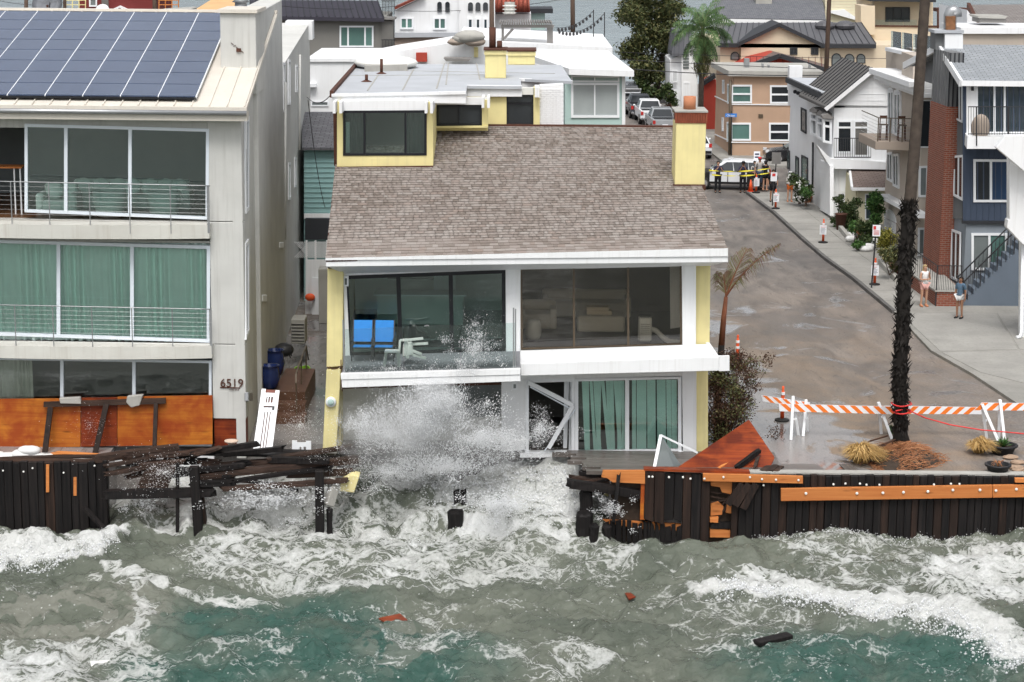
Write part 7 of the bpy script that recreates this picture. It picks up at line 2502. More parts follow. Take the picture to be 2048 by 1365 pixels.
for k in range(760):
    t_ = rn.uniform(1.6, 7.0) if rn.random() < .9 else rn.uniform(1.0, 1.8)
    i = int(min(6, t_)); f_ = t_ - i
    c0 = lerp(pts[i], pts[i + 1], f_); rr_ = lerp(rad[i], rad[i + 1], f_)
    a = rn.uniform(0, 2 * PI)
    od = Vector((math.cos(a), math.sin(a), 0)); sd_ = Vector((-math.sin(a), math.cos(a), 0))
    L_ = rn.uniform(.16, .34); w_ = rn.uniform(.05, .09)
    b0 = c0 + od * rr_ * .9
    tip = c0 + od * (rr_ + rn.uniform(.05, .2)) + UP * (L_ * rn.choice((1, .8, -.5))) + sd_ * rn.uniform(-.05, .05)
    bt.add([b0 - sd_ * w_, b0 + sd_ * w_, b0 + od * .05 + UP * .05, tip], [(0, 1, 3), (1, 2, 3), (2, 0, 3), (0, 2, 1)])
tag(bt.build('leaf_bases', 'palm_dark', tp), kind='stuff')
for y in (808, 823):
    c0 = onY(1803, y, 63.0)
    MB().tube([c0 + Vector((.31 * math.cos(a * .4), .31 * math.sin(a * .4), .02 * math.sin(a))) for a in range(17)], .022, 5).build('red_band', 'red_tape', tp)
# far slim palm trunk
fp_ = thing('slim_palm', 'slim bare palm trunk rising before the cream house', 'palm tree', tuple(onZ(1653, 300, 0)))
MB().tube([onZ(1648, 300, 0), onY(1652, 153, 141), onY(1656, 60, 141), onY(1660, -40, 141), onY(1664, -140, 141)], [.2, .17, .15, .14, .13], 10).build('trunk', 'pole_wood', fp_, True)
# small scorched palm at the house corner
sp_ = thing('small_palm', 'small leaning palm with one big reddish frond at the house corner', 'palm tree', tuple(onZ(1435, 880, 0)))
ptsn = [onY(1433, 890, 63.6), onY(1437, 780, 63.6), onY(1443, 690, 63.6)]
MB().tube(ptsn, [.12, .11, .1], 10).build('lower_trunk', 'palm_dark', sp_, True)
MB().tube([onY(1443, 690, 63.6), onY(1447, 640, 63.6), onY(1452, 594, 63.6)], [.1, .085, .06], 10).build('upper_trunk', 'palm_red', sp_, True)
bs_ = onY(1452, 594, 63.6)
palm_fronds(sp_, bs_, 3, 1, 'leaf_dead', 3, nl=60, ll=.95, lw=.016, curl=.55, dirs=[((.55, -.1, 1.0), 2.35, .75), ((.35, .3, 1.0), 1.7, .5), ((-.1, .1, 1), .7, .5)])
# dark twiggy bush by the corner
bu = thing('twiggy_bush', 'dark reddish twiggy bush between the damaged house and the plywood sheet', 'bush', tuple(onZ(1450, 890, 0)))
r = random.Random(9)
spec = [(r.gauss(1460, 36), r.uniform(715, 890), r.uniform(14, 24)) for k in range(60)] + [(1500, 760, 14), (1515, 775, 12), (1480, 735, 14), (1430, 830, 25), (1425, 870, 25)]
leaves('foliage', blobs_px(spec, 63.4, .5, 2), 14000, .08, 'leaf_brown', bu, 21, asp=.4)
leaves('green_foliage', blobs_px(spec[::2], 63.3, .5, 3), 5000, .08, 'leaf_olive', bu, 22, asp=.4)
tw = MB()
for k in range(70):
    a = onZ(1445 + r.uniform(-12, 12), 885, 0)
    x, y, _ = r.choice(spec)
    b = onY(x + r.uniform(-14, 14), y + r.uniform(-16, 10), 63.4 + r.uniform(-.6, .6))
    m_ = lerp(a, b, .5) + Vector((r.uniform(-.15, .15), r.uniform(-.15, .15), .1))
    tw.tube([a, m_, b], [.018, .011, .004], 4)
tag(tw.build('twigs', 'leaf_brown', bu), kind='stuff')


def grass_tuft(label, x, y, rx, h, n, mat, seed, lean=(0, 0), name='dry_grass_clump', cat='grass', Y=None, parent=None):
    rn = random.Random(seed)
    c = onZ(x, y, 0)
    m = MB()
    for k in range(n):
        a = rn.uniform(0, 2 * PI); q = rn.random() ** .5
        b = c + Vector((math.cos(a) * rx * .35 * q, math.sin(a) * rx * .35 * q, 0))
        o_ = Vector((math.cos(a) * q * rx + lean[0], math.sin(a) * q * rx + lean[1], 0))
        hh = h * rn.uniform(.7, 1.1) * (1.1 - .4 * q)
        m1 = b + o_ * .45 + UP * hh * .8
        t1 = b + o_ * 1.05 + UP * hh * rn.uniform(.35, .9)
        sd = Vector((-o_.y, o_.x, 0))
        sd = sd.normalized() * .012 if sd.length > 1e-4 else Vector((.012, 0, 0))
        m.add([b - sd, b + sd, m1 + sd, m1 - sd, t1], [(0, 1, 2, 3), (3, 2, 4)])
    me = bpy.data.meshes.new(name)
    me.from_pydata(m.v, [], m.f)
    o = link(name, me, mat)
    return tag(o, label, cat)


grass_tuft('golden dry grass clump leaning left of the tall palm foot', 1722, 925, .62, .75, 900, 'straw', 31, (.1, -.1))
grass_tuft('golden dry grass clump beside the potted agave', 1957, 905, .45, .6, 700, 'straw', 32, (.1, -.2))
# straw mound round the palm foot
mo = []
rn = random.Random(77)
m = MB()
for k in range(1500):
    x = rn.gauss(1810, 34); y = rn.uniform(893, 946)
    wid = 66 - abs(y - 925) * .6
    a_ = rn.uniform(0, 2 * PI); q_ = rn.random() ** .6 * (1.15 + .2 * math.sin(3 * a_ + 1))
    x, y = 1808 + 62 * q_ * math.cos(a_), 919 + 25 * q_ * math.sin(a_)
    h_ = max(.01, .4 * (1 - q_ * q_))
    p = onZ(x, y, 0) + UP * (h_ * rn.uniform(.85, 1.1) + .01)
    a = rn.uniform(0, 2 * PI); L_ = rn.uniform(.12, .4)
    d = Vector((math.cos(a), math.sin(a) * .6, rn.uniform(-.25, .25))) * L_
    q = p + d * .5 + UP * rn.uniform(-.03, .06)
    m.tube([p, q, p + d], [.008, .008, .003], 3)
tag(m.build('straw_litter', 'fibre'), 'brown palm fibre and straw heaped round the tall palm foot', 'straw', kind='stuff')
g = MB()
N = 24
vs = []
for i in range(N + 1):
    for j in range(N + 1):
        a_ = 2 * PI * i / N; q_ = j / N * (1 + .13 * math.sin(3 * a_ + 1) + .08 * math.sin(7 * a_))
        x, y = 1808 + 64 * q_ * math.cos(a_), 919 + 27 * q_ * math.sin(a_)
        h_ = max(.0, .36 * (1 - min(1, j / N) ** 2)) + random.uniform(-.02, .02) - (.05 if j == N else 0)
        vs.append(onZ(x, y, 0) + UP * h_)
g.add(vs, [(i * (N + 1) + j, (i + 1) * (N + 1) + j, (i + 1) * (N + 1) + j + 1, i * (N + 1) + j + 1) for i in range(N) for j in range(N)])
tag(g.build('earth_mound', 'soil', smooth=True), kind='structure')
for k, (a, b) in enumerate((((1700, 918), (1775, 872)), ((1720, 930), (1790, 880)), ((1745, 925), (1772, 890)))):
    pa, pb = onZ(*a, .1), onZ(*b, .35)
    md = lerp(pa, pb, .5) + UP * .18
    tag(MB().tube([pa, md, pb], [.02, .03, .025], 6).build('dead_branch', 'leaf_brown'), ('longest', 'middle', 'shortest')[k] + ' dead branch lying on the left grass clump', 'branch')
for k, (x, y) in enumerate(((1700, 943), (1712, 944))):
    p = onZ(x, y, .02)
    tag(MB().bar(p + Vector((0, -.1, 0)), p + Vector((-.14, .55, .06)), .2, .03).build('loose_board', 'deck_boards'), ('left', 'right')[k] + ' pale grey loose board before the dry grass', 'board')
# pots by the wall
for x, y, r_, lb in ((1995, 948, .36, 'black plastic pot with a dead plant behind the sea wall'), (2005, 908, .42, 'wide black pot with a small green agave')):
    p = onZ(x, y, 0)
    o = thing('plant_pot', lb, 'plant pot', tuple(p))
    MB().lathe(tuple(p), [(r_ * .7, 0), (r_ * .95, .24), (r_ * 1.08, .25), (r_ * 1.08, .3), (r_ * .9, .3), (r_ * .85, .2)], 22).build('pot', 'pot_black', o, True)
    MB().lathe(tuple(p + UP * .2), [(.02, .01), (r_ * .86, 0)], 16).build('soil', 'soil', o)
    if y < 920:
        m = MB()
        for k in range(26):
            a = k * 2.4; e = .3 + .9 * (k / 26)
            d = Vector((math.cos(a) * math.cos(e), math.sin(a) * math.cos(e), math.sin(e)))
            sd = Vector((-math.sin(a), math.cos(a), 0)) * .03
            b = p + UP * .22
            m.add([b - sd, b + sd, b + d * .2 + sd * 1.1, b + d * .2 - sd * 1.1, b + d * .36], [(0, 1, 2, 3), (3, 2, 4)])
        m.build('agave', 'leaf_green', o)
    else:
        m = MB()
        for k in range(14):
            a = k * 2.2
            b = p + UP * .22
            m.tube([b, b + Vector((math.cos(a) * .08, math.sin(a) * .08, .16)), b + Vector((math.cos(a) * .2, math.sin(a) * .2, .22 - .02 * k))], [.012, .01, .005], 4)
        m.build('dead_stems', 'fibre', o)
for k, (x, y) in enumerate(((2022, 915), (2035, 925), (2040, 940), (2030, 935))):
    p = onZ(x, y, .05)
    tag(MB().ball(p, .16, 9, 6, (1.5, 1, .5), .12).build('rock', 'rock_tan', smooth=False), ('topmost', 'second', 'lowest', 'third')[k] + ' of four flat tan rocks beside the black pots', 'rock', 'rocks by the pots')
grass_tuft('small green agave sprout at the left of the palm foot', 1782, 868, .2, .35, 60, 'leaf_green', 61, name='agave_sprout', cat='plant')

# plants along the right pavement


def shrub(label, spec, Y, n, size, mat, seed, name='shrub', depth=.5, extra=None):
    xb = sum(s_[0] for s_ in spec) / len(spec); yb = max(s_[1] + s_[2] for s_ in spec)
    base = onY(xb, yb, Y)
    base.z = max(.1, min(base.z, .4))
    o = thing(name, label, 'shrub', tuple(base), 'shrubs along the right pavement')
    leaves('foliage', blobs_px(spec, Y, depth, seed), n, size, mat, o, seed)
    m = MB()
    rn = random.Random(seed)
    for k in range(5):
        s_ = rn.choice(spec)
        m.tube([base + Vector((rn.uniform(-.1, .1), 0, -.1)), onY(s_[0], s_[1], Y)], [.025, .01], 5)
    m.build('stems', 'bark', o)
    if extra:
        leaves('flowers', blobs_px(spec, Y - .5, depth, seed + 1), extra, .14, 'leaf_white', o, seed + 5, asp=.8)
    return o


shrub('white flowering shrub against the white house wall', [(1590, 362, 12), (1600, 370, 14), (1612, 380, 14), (1608, 392, 12), (1584, 352, 8), (1598, 395, 10)], 117, 1700, .18, 'leaf_dark', 41, extra=90)
shrub('dark shrub in a pot at the near end of the flowering row', [(1613, 386, 8), (1607, 380, 7), (1619, 388, 7)], 115.5, 500, .15, 'leaf_green', 42)
shrub('tall loose dark shrub before the white garage', [(1675, 400, 8), (1688, 412, 12), (1700, 420, 15), (1690, 435, 16), (1706, 440, 14), (1715, 405, 10), (1670, 442, 8), (1682, 395, 6), (1695, 450, 14), (1680, 450, 10)], 109, 3000, .16, 'leaf_dark', 43)
shrub('bright green upright shrub beside the beige garage', [(1750, 392, 10), (1745, 410, 12), (1755, 420, 13), (1752, 438, 12), (1748, 450, 10), (1757, 400, 9), (1750, 462, 12)], 105.5, 2600, .16, 'leaf_green', 44)
shrub('dark leafy shrub in the sandbagged bed', [(1735, 455, 13), (1745, 470, 15), (1730, 480, 13), (1752, 480, 12), (1720, 450, 9), (1740, 486, 12)], 102.5, 2600, .15, 'leaf_dark', 45)
shrub('light green bushy shrub over the terracotta planter', [(1712, 450, 10), (1705, 458, 9), (1722, 458, 8)], 102.5, 800, .14, 'leaf_green', 46)
shrub('yellow topped conifer like shrub right of the no parking sign', [(1773, 470, 13), (1780, 480, 14), (1768, 488, 12)], 96, 1700, .12, 'leaf_yellow', 47)
shrub('olive shrub trailing below the yellow topped shrub', [(1785, 505, 14), (1775, 515, 12), (1795, 520, 12), (1765, 505, 9), (1790, 535, 10)], 93, 1600, .13, 'leaf_olive', 48)
shrub('low grassy green tuft between the sandbags', [(1716, 488, 7), (1722, 490, 7), (1711, 491, 6)], 101.2, 900, .12, 'leaf_green', 49)
shrub('dark hedge below the leafy tree at the street end', [(1285, 175, 12), (1300, 185, 13), (1320, 190, 12), (1335, 180, 10), (1280, 165, 9), (1340, 195, 9)], 184, 1500, .3, 'leaf_dark', 50)
shrub('dark green shrub in front of the white bay side house', [(1338, 190, 11), (1345, 205, 10), (1334, 175, 9)], 176, 900, .28, 'leaf_dark', 51)
shrub('reddish brown shrub at the foot of the white bay side house', [(1345, 222, 9), (1350, 228, 8), (1338, 216, 7)], 168, 700, .25, 'leaf_brown', 52)
shrub('brown shrub hiding behind the yellow roof chimney', [(1345, 232, 8)], 165, 300, .22, 'leaf_olive', 53)
for x, y, r_, h_, mt, lb in ((1613, 405, .33, .3, 'terracotta', 'round terracotta pot holding the dark shrub'), (1681, 460, .3, .8, 'rust_brown', 'tall dark red planter pot below the loose shrub'), (1715, 474, .4, .35, 'terracotta', 'terracotta trough in the planted bed')):
    p = onZ(x, y, .12)
    tag(MB().lathe(tuple(p), [(r_ * .7, 0), (r_, h_), (r_ * 1.1, h_), (r_ * 1.1, h_ + .05), (r_ * .85, h_ + .04)], 18).build('plant_pot', mt, smooth=True), lb, 'plant pot')
pw = thing('planter_wall', 'low pale stone edging round the planted bed', 'edging', tuple(onZ(1690, 470, .12)))
for a, b in (((1680, 460), (1700, 484)), ((1760, 528), (1795, 566))):
    pa, pb = onZ(*a, .12), onZ(*b, .12)
    for k in range(6):
        MB().bar(lerp(pa, pb, k / 6) + UP * .12, lerp(pa, pb, (k + .97) / 6) + UP * .12, .22, .26).build('edging_stone', 'concrete', pw, bevel=.01)
names_ = ['topmost sandbag below the terracotta trough', 'small sandbag left of the grassy tuft', 'upright knotted sandbag right of the grassy tuft', 'sandbag lying at the foot of the upright one', 'sandbag second from the right in the pile', 'long sandbag at the front of the pile', 'rightmost sandbag behind the sign pole']
for i, (x, y, sx, sz) in enumerate(((1703, 476, .3, .16), (1701, 484, .26, .16), (1727, 492, .28, .3), (1722, 499, .32, .15), (1736, 499, .32, .16), (1732, 503, .36, .14), (1748, 496, .25, .26))):
    bag(onZ(x, y, .12) + UP * sz * .9, sx, .24, sz, .3 * (i % 3 - 1), names_[i], 'sandbags round the planted bed', 90 + i)
# blue bin
p = onZ(1630, 402, .12)
bn = thing('wheelie_bin', 'blue recycling bin in front of the white house', 'bin', tuple(p))
q = [Vector((p.x + a * .26, p.y + b * .26, .14)) for a, b in ((-1, -1), (1, -1), (1, 1), (-1, 1))]
q2 = [Vector((p.x + a * .33, p.y + b * .33, .98)) for a, b in ((-1, -1), (1, -1), (1, 1), (-1, 1))]
MB().add(q + q2, [(0, 1, 5, 4), (1, 2, 6, 5), (2, 3, 7, 6), (3, 0, 4, 7), (4, 5, 6, 7), (3, 2, 1, 0)]).build('body', 'bin_blue', bn, bevel=.02)
MB().box((p.x - .36, p.y - .36, .985), (p.x + .36, p.y + .38, 1.06)).build('lid', 'bin_blue', bn, bevel=.02)
for k in range(3):
    MB().box((p.x - .14, p.y - .312, .58 - k * .07), (p.x + .14, p.y - .305, .62 - k * .07)).build('print_line', 'paper', bn)

# ------------------------------------------------------------------ things on the balcony and in the rooms
bfz = lambda x, y: Vector((onY(x, y, 61.0).x, 61.0, zU - .12))
zd = bf.P(860, 742).z + .02
for i, x in enumerate((725, 768)):
    c_ = onY(x, 690, 61.2)
    o = thing('sling_chair', ('left', 'right')[i] + ' blue sling balcony chair with dark frame', 'chair', (c_.x, 61.2, zd), 'blue chairs on the balcony')
    X = c_.x
    MB().prism([(X - .26, 60.85, zd + .42), (X + .26, 60.85, zd + .42), (X + .26, 61.35, zd + .38), (X - .26, 61.35, zd + .38)], (0, 0, .02)).build('seat', 'blue_sling', o)
    MB().prism([(X - .27, 61.32, zd + .5), (X + .27, 61.32, zd + .5), (X + .27, 61.55, zd + 1.1), (X - .27, 61.55, zd + 1.1)], (0, .02, .005)).build('backrest', 'blue_sling', o)
    for s_ in (-1, 1):
        MB().bar((X + s_ * .3, 60.85, zd), (X + s_ * .3, 60.88, zd + .62), .03, .03).build('leg', 'dark_metal', o)
        MB().bar((X + s_ * .3, 61.45, zd), (X + s_ * .3, 61.3, zd + .4), .03, .03).build('leg', 'dark_metal', o)
        MB().bar((X + s_ * .3, 60.84, zd + .62), (X + s_ * .3, 61.4, zd + .64), .05, .03).build('armrest', 'dark_metal', o)
        MB().bar((X + s_ * .29, 61.28, zd + .38), (X + s_ * .29, 61.57, zd + 1.12), .03, .03).build('back_frame', 'dark_metal', o)
c_ = onY(784, 728, 60.3)
o = thing('plastic_stool', 'small white plastic stool on the balcony', 'stool', (c_.x, 60.3, zd))
MB().box((c_.x - .22, 60.1, zd + .4), (c_.x + .22, 60.5, zd + .45)).build('seat', 'plastic_white', o, bevel=.03)
for a, b in ((-1, -1), (1, -1), (1, 1), (-1, 1)):
    MB().bar((c_.x + a * .22, 60.3 + b * .2, zd), (c_.x + a * .17, 60.3 + b * .15, zd + .4), .06, .05).build('leg', 'plastic_white', o)
c_ = onY(825, 700, 60.6)
o = thing('plastic_chair', 'white plastic armchair lying on its side on the balcony', 'chair', (c_.x, 60.6, zd))
A_ = [onY(798, 683, 60.6), onY(815, 678, 60.6)]
MB().bar(onY(812, 680, 60.7), onY(816, 716, 60.7), .1, .45, Vector((0, 1, 0))).build('backrest', 'plastic_white', o, bevel=.03)
MB().bar(onY(800, 681, 60.4), onY(830, 679, 60.5), .06, .06).build('armrest', 'plastic_white', o)
MB().bar(onY(800, 681, 60.4), onY(798, 712, 60.4), .06, .06).build('armrest', 'plastic_white', o)
MB().px(Fr((0, 60.5, 0), 0), [(806, 690), (824, 688), (826, 712), (804, 716)], .4).build('seat', 'plastic_white', o, bevel=.04)
for a, b in (((820, 680), (846, 677)), ((820, 689), (856, 687)), ((820, 700), (843, 709)), ((818, 708), (852, 717))):
    MB().bar(onY(*a, 60.6), onY(*b, 60.5), .06, .07).build('leg', 'plastic_white', o)
# living room on the right
c_ = onY(1067, 652, 63.6)
tag(MB().lathe((c_.x, c_.y, zU + .02), [(.18, 0), (.23, .12), (.25, .3), (.23, .48), (.18, .6), (.05, .61)], 18).build('garden_stool', 'plastic_white', smooth=True), 'white ceramic drum stool behind the left pane of the living room', 'stool')


def sofa2(x0_, x1_, Y, label, hb=.8):
    X0, X1 = onY(x0_, 650, Y).x, onY(x1_, 650, Y).x
    o = thing('sofa', label, 'sofa', ((X0 + X1) / 2, Y, zU + .02))
    MB().box((X0, Y, zU + .02), (X1, Y + .95, zU + .5)).build('seat', 'sofa_beige', o, bevel=.05)
    MB().box((X0, Y + .7, zU + .5), (X1, Y + .95, zU + .02 + hb)).build('backrest', 'sofa_beige', o, bevel=.05)
    MB().box((X0 - .02, Y - .02, zU + .02), (X0 + .2, Y + .9, zU + .68)).build('arm', 'sofa_beige', o, bevel=.04)
    MB().box((X1 - .2, Y - .02, zU + .02), (X1 + .02, Y + .9, zU + .68)).build('arm', 'sofa_beige', o, bevel=.04)


sofa2(1036, 1112, 65.2, 'beige sofa behind the drum stool')
sofa2(1085, 1260, 67.2, 'long pale sofa at the back of the living room')
X0, X1 = onY(1155, 640, 64.6).x, onY(1250, 640, 64.6).x
ot = tag(MB().box((X0, 64.6, zU + .05), (X1, 65.7, zU + .55)).build('ottoman', 'sofa_beige', bevel=.05), 'broad beige ottoman behind the middle pane of the living room', 'ottoman')
for k in range(2):
    tag(MB().box((X0 + .3, 64.9, zU + .56 + k * .12), (X1 - .4 - .1 * k, 65.3, zU + .67 + k * .12)).build('folded_tray', 'cream_wall'), ('lower', 'upper')[k] + ' cream tray stacked on the beige ottoman', 'tray')
c_ = onY(1290, 660, 63.2)
ac = thing('portable_air_conditioner', 'white portable air conditioner with flexible hose behind the right pane', 'air conditioner', (c_.x, 63.2, zU))
MB().box((c_.x - .2, 63.1, zU + .06), (c_.x + .2, 63.5, zU + .82)).build('case', 'plastic_white', ac, bevel=.05)
MB().box((c_.x - .17, 63.12, zU + .82), (c_.x + .19, 63.48, zU + .86)).build('top_panel', 'dark_metal', ac)
for k in range(6):
    MB().box((c_.x - .14, 63.09, zU + .3 + k * .06), (c_.x + .14, 63.1, zU + .32 + k * .06)).build('louvre', 'concrete', ac)
hp = [Vector((c_.x + .2, 63.4, zU + .4)), Vector((c_.x + .35, 63.3, zU + .38)), Vector((c_.x + .55, 63.1, zU + .2)), Vector((c_.x + .75, 63.0, zU + .1)), Vector((c_.x + 1.15, 62.9, zU + .1))]
hq = []
for a, b in zip(hp[:-1], hp[1:]):
    hq += [lerp(a, b, k / 6) for k in range(6)]
MB().tube(hq, [.085 if k % 2 else .075 for k in range(len(hq))], 10).build('hose', 'plastic_white', ac, True)
MB().px(FM, [(1340, 535), (1361, 534), (1361, 655), (1341, 658)], .1, -1.2).build('door_leaf', 'white_wall', mh)

# ================================================================== vehicles
plain('car_white', (.72, .74, .76), .25, .03, 2, 0, spec=.6)
plain('car_black', (.012, .012, .014), .2, .1, 2, 0, spec=.6)
plain('car_silver', (.42, .44, .46), .25, .05, 2, 0, spec=.6, metal=.4)
plain('car_grey', (.05, .055, .065), .25, .1, 2, 0, spec=.6)
plain('tail_red', (.45, .02, .015), .3, .05, 2, 0, spec=.6)
plain('lamp_clear', (.65, .66, .68), .15, .05, 2, 0, spec=.8)


def car(label, p, rz, kind, col, roofcol=None, group='parked cars', name='parked_car', doors=None, hatch=False):
    o = thing(name, label, 'car' if kind != 'pickup' else 'pickup', (0, 0, 0), group)
    W2 = .95
    if kind == 'pickup':
        L2, zb, zs, zt = 2.8, .5, 1.15, 1.86
        low = [(-2.8, .55), (-2.78, 1.15), (.95, 1.15), (2.3, 1.12), (2.72, 1.0), (2.8, .7), (2.75, .45), (-2.7, .48)]
        cab = [(-.95, 1.15), (-.8, 1.82), (.35, 1.86), (1.15, 1.15)]
        wx = (-1.75, 1.8); wr = .40
    elif kind == 'suv':
        low = [(-2.45, .5), (-2.45, 1.02), (-2.3, 1.1), (1.0, 1.1), (2.25, 1.02), (2.42, .85), (2.48, .6), (2.4, .36), (-2.38, .36)]
        cab = [(-2.38, 1.1), (-2.12, 1.70), (-.2, 1.76), (.35, 1.70), (1.2, 1.1)]
        wx = (-1.5, 1.5); wr = .38
    else:
        low = [(-2.3, .5), (-2.3, .9), (-1.7, .98), (.9, .95), (2.1, .82), (2.3, .6), (2.25, .3), (-2.2, .3)]
        cab = [(-1.75, .97), (-1.1, 1.40), (.1, 1.43), (1.0, .95)]
        wx = (-1.4, 1.4); wr = .33

    def solid(prof, w0, w1, zlo, zhi, nm, mt, bev=.04):
        vs = []; n = len(prof)
        for s_ in (-1, 1):
            for x, z in prof:
                k = (z - zlo) / max(1e-3, zhi - zlo)
                vs.append((x, s_ * lerp(w0, w1, k), z))
        fs = [tuple(range(n)), tuple(range(2 * n - 1, n - 1, -1))] + [(i, i + n, (i + 1) % n + n, (i + 1) % n) for i in range(n)]
        return MB().add(vs, fs).build(nm, mt, o, bevel=bev)
    solid(low, W2, W2 * .95, .3, 1.15, 'body', col)
    zt = max(z for x, z in cab); zb = min(z for x, z in cab)
    cabin = solid(cab, W2 * .94, W2 * .74, zb, zt, 'cabin', roofcol or col, .05)

    def side(x, z, s_, d=.012):
        k = (z - zb) / (zt - zb)
        return Vector((x, s_ * (lerp(W2 * .94, W2 * .74, k) + d), z))
    front = cab[-1][0]; rear = cab[0][0]
    cuts = {'suv': ((.95, .15, -.25), (-.3, -.2, -1.15), (-1.2, -1.1, -2.1)), 'pickup': ((1.0, .3, .1), (.05, .05, -.75)), 'sedan': ((.8, .1, -.2), (-.25, -.25, -1.25))}[kind]
    for s_ in (-1, 1):
        for xa, xt, xb in cuts:
            z0, z1 = zb + .05, zt - .1
            w = MB().add([side(xb, z0, s_), side(xa, z0, s_), side(xt, z1, s_), side(xb + .06, z1, s_)], [(0, 1, 2, 3)]).build('side_window', 'glass_dark', cabin)
    # windscreen and rear window
    a, b = cab[-1], cab[-2]
    for (x0, z0), (x1, z1), nm in ((a, b, 'windscreen'), (cab[0], cab[1], 'rear_window')):
        n_ = Vector((z1 - z0, 0, x0 - x1)).normalized()
        if (nm == 'windscreen') != (n_.x > 0):
            n_ = -n_
        q = []
        for t_, sg in ((.1, -1), (.1, 1), (.88, 1), (.88, -1)):
            x, z = lerp(x0, x1, t_), lerp(z0, z1, t_)
            k = (z - zb) / (zt - zb)
            q.append(Vector((x, sg * lerp(W2 * .84, W2 * .62, k), z)) + n_ * .015)
        MB().add(q, [(0, 1, 2, 3)]).build(nm, 'glass_dark' if nm != 'windscreen' else 'glass_pale', cabin)
    for x in wx:
        for s_ in (-1, 1):
            M = Matrix.Translation((x, s_ * (W2 - .1), wr)) @ Matrix.Rotation(PI / 2, 4, 'X')
            t_ = MB().lathe((0, 0, 0), [(wr * .6, -.11), (wr * .93, -.115), (wr, -.07), (wr, .07), (wr * .93, .115), (wr * .6, .11)], 20).xform(M).build('wheel', 'rubber', o, True)
            MB().lathe((0, 0, 0), [(wr * .1, -.12), (wr * .62, -.117), (wr * .62, .117), (wr * .1, .12)], 14).xform(M).build('rim', 'chrome', t_)
            MB().add([(x - wr * 1.15, s_ * (W2 + .003), wr * .7), (x - wr * .9, s_ * (W2 + .003), wr * 1.75), (x + wr * .9, s_ * (W2 + .003), wr * 1.75), (x + wr * 1.15, s_ * (W2 + .003), wr * .7)], [(0, 1, 2, 3)]).build('wheel_arch', 'car_black', o)
    xr = low[0][0]; xf = max(x for x, z in low)
    for s_ in (-1, 1):
        MB().box((xr - .03, s_ * .82 - .1, .82), (xr + .05, s_ * .82 + .1, 1.08)).build('tail_light', 'tail_red', o)
        MB().box((xf - .25, s_ * .72 - .18, .72), (xf - .02, s_ * .72 + .18, .88)).build('headlight', 'lamp_clear', o)
        MB().ball((front - .12, s_ * (W2 + .1), zb + .1), .1, 8, 6, (.6, 1, .8)).build('mirror', col, o, True)
    MB().box((xr - .1, -.9, .42), (xr + .05, .9, .6)).build('bumper', 'chrome' if kind == 'pickup' else 'car_black', o, bevel=.02)
    MB().box((xr - .045, -.22, .66), (xr - .01, .22, .80)).build('number_plate', 'paper', o)
    if kind == 'pickup':
        MB().box((-2.7, -.78, 1.16), (-1.0, .78, 1.165)).build('load_bed', 'car_black', o)
    if doors:
        for s_ in (-1, 1):
            for xa, xb in doors:
                MB().box((xa, s_ * (W2 + .004) - .008, .5), (xb, s_ * (W2 + .004) + .008, 1.08)).build('door', 'car_white', o, bevel=.006)
    if hatch:
        MB().prism([(-2.15, -.7, 1.72), (-2.15, .7, 1.72), (-3.0, .65, 2.05), (-3.0, -.65, 2.05)], (0, 0, .05)).build('open_hatch', col, o)
    place(o, p, rz)
    return o


pc = car('black and white police car parked across the street behind the tape', onZ(1462, 382, 0) + Vector((0, 1.2, 0)), PI - .12, 'suv', 'car_black', 'car_white', 'police cars', 'police_car', doors=((-1.05, .05), (.1, 1.15)))
MB().box((-.25, -.5, 1.76), (.1, .5, 1.83)).build('light_bar', 'lamp_clear', pc, bevel=.02)
MB().ball((.75, .9, 1.25), .1, 8, 6).build('spotlight', 'lamp_clear', pc, True)
text_me = None
SD = math.atan2(DS.y, DS.x)
for x, y, kd, col, lb, hb in ((1328, 269, 'pickup', 'car_silver', 'nearest silver pickup parked nose away behind the roof ridge', False), (1303, 250, 'pickup', 'car_white', 'white pickup parked ahead of the silver one', False), (1283, 238, 'pickup', 'car_grey', 'dark grey pickup parked ahead of the white one', False), (1264, 227, 'suv', 'car_white', 'white estate car with raised tailgate in the parked row', True), (1258, 211, 'suv', 'car_grey', 'dark car parked ahead of the raised tailgate', False), (1256, 199, 'sedan', 'car_grey', 'farthest grey car of the parked row', False)):
    car(lb, onZ(x, y, 0) + DS * 2.2, SD, kd, col, hatch=hb, group='cars parked along the far street')
car('black car nose showing beside the white house on the cross street', onZ(1588, 328, 0) + Vector((.4, 1, 0)), PI, 'sedan', 'car_black', group='cars on the cross street')
car('white car half hidden behind the yellow chimney on the cross street', onZ(1390, 312, 0), PI / 2, 'sedan', 'car_white', group='cars on the cross street')

# ================================================================== people
plain('skin_a', (.48, .27, .18), .6, .05, 4, 0)
plain('skin_b', (.32, .17, .105), .6, .05, 4, 0)
plain('hair_blond', (.42, .30, .15), .7, .2, 8, 0)
plain('hair_dark', (.02, .014, .011), .6, .2, 8, 0)
plain('cloth_white', (.72, .72, .72), .9, .06, 6, .1, 40)
plain('cloth_pink', (.75, .42, .38), .9, .1, 8, .1, 40)
plain('cloth_blue', (.09, .15, .22), .9, .1, 6, .1, 40)
plain('cloth_black', (.010, .010, .013), .85, .2, 6, .1, 40)
plain('cloth_navy', (.02, .022, .05), .85, .2, 6, .1, 40)
plain('cloth_orange', (.72, .16, .03), .85, .1, 6, .1, 40)
plain('cloth_grey', (.42, .40, .38), .9, .1, 6, .1, 40)
plain('cloth_violet', (.30, .26, .55), .9, .1, 6, .1, 40)
plain('cloth_denim', (.05, .07, .12), .9, .1, 6, .1, 40)


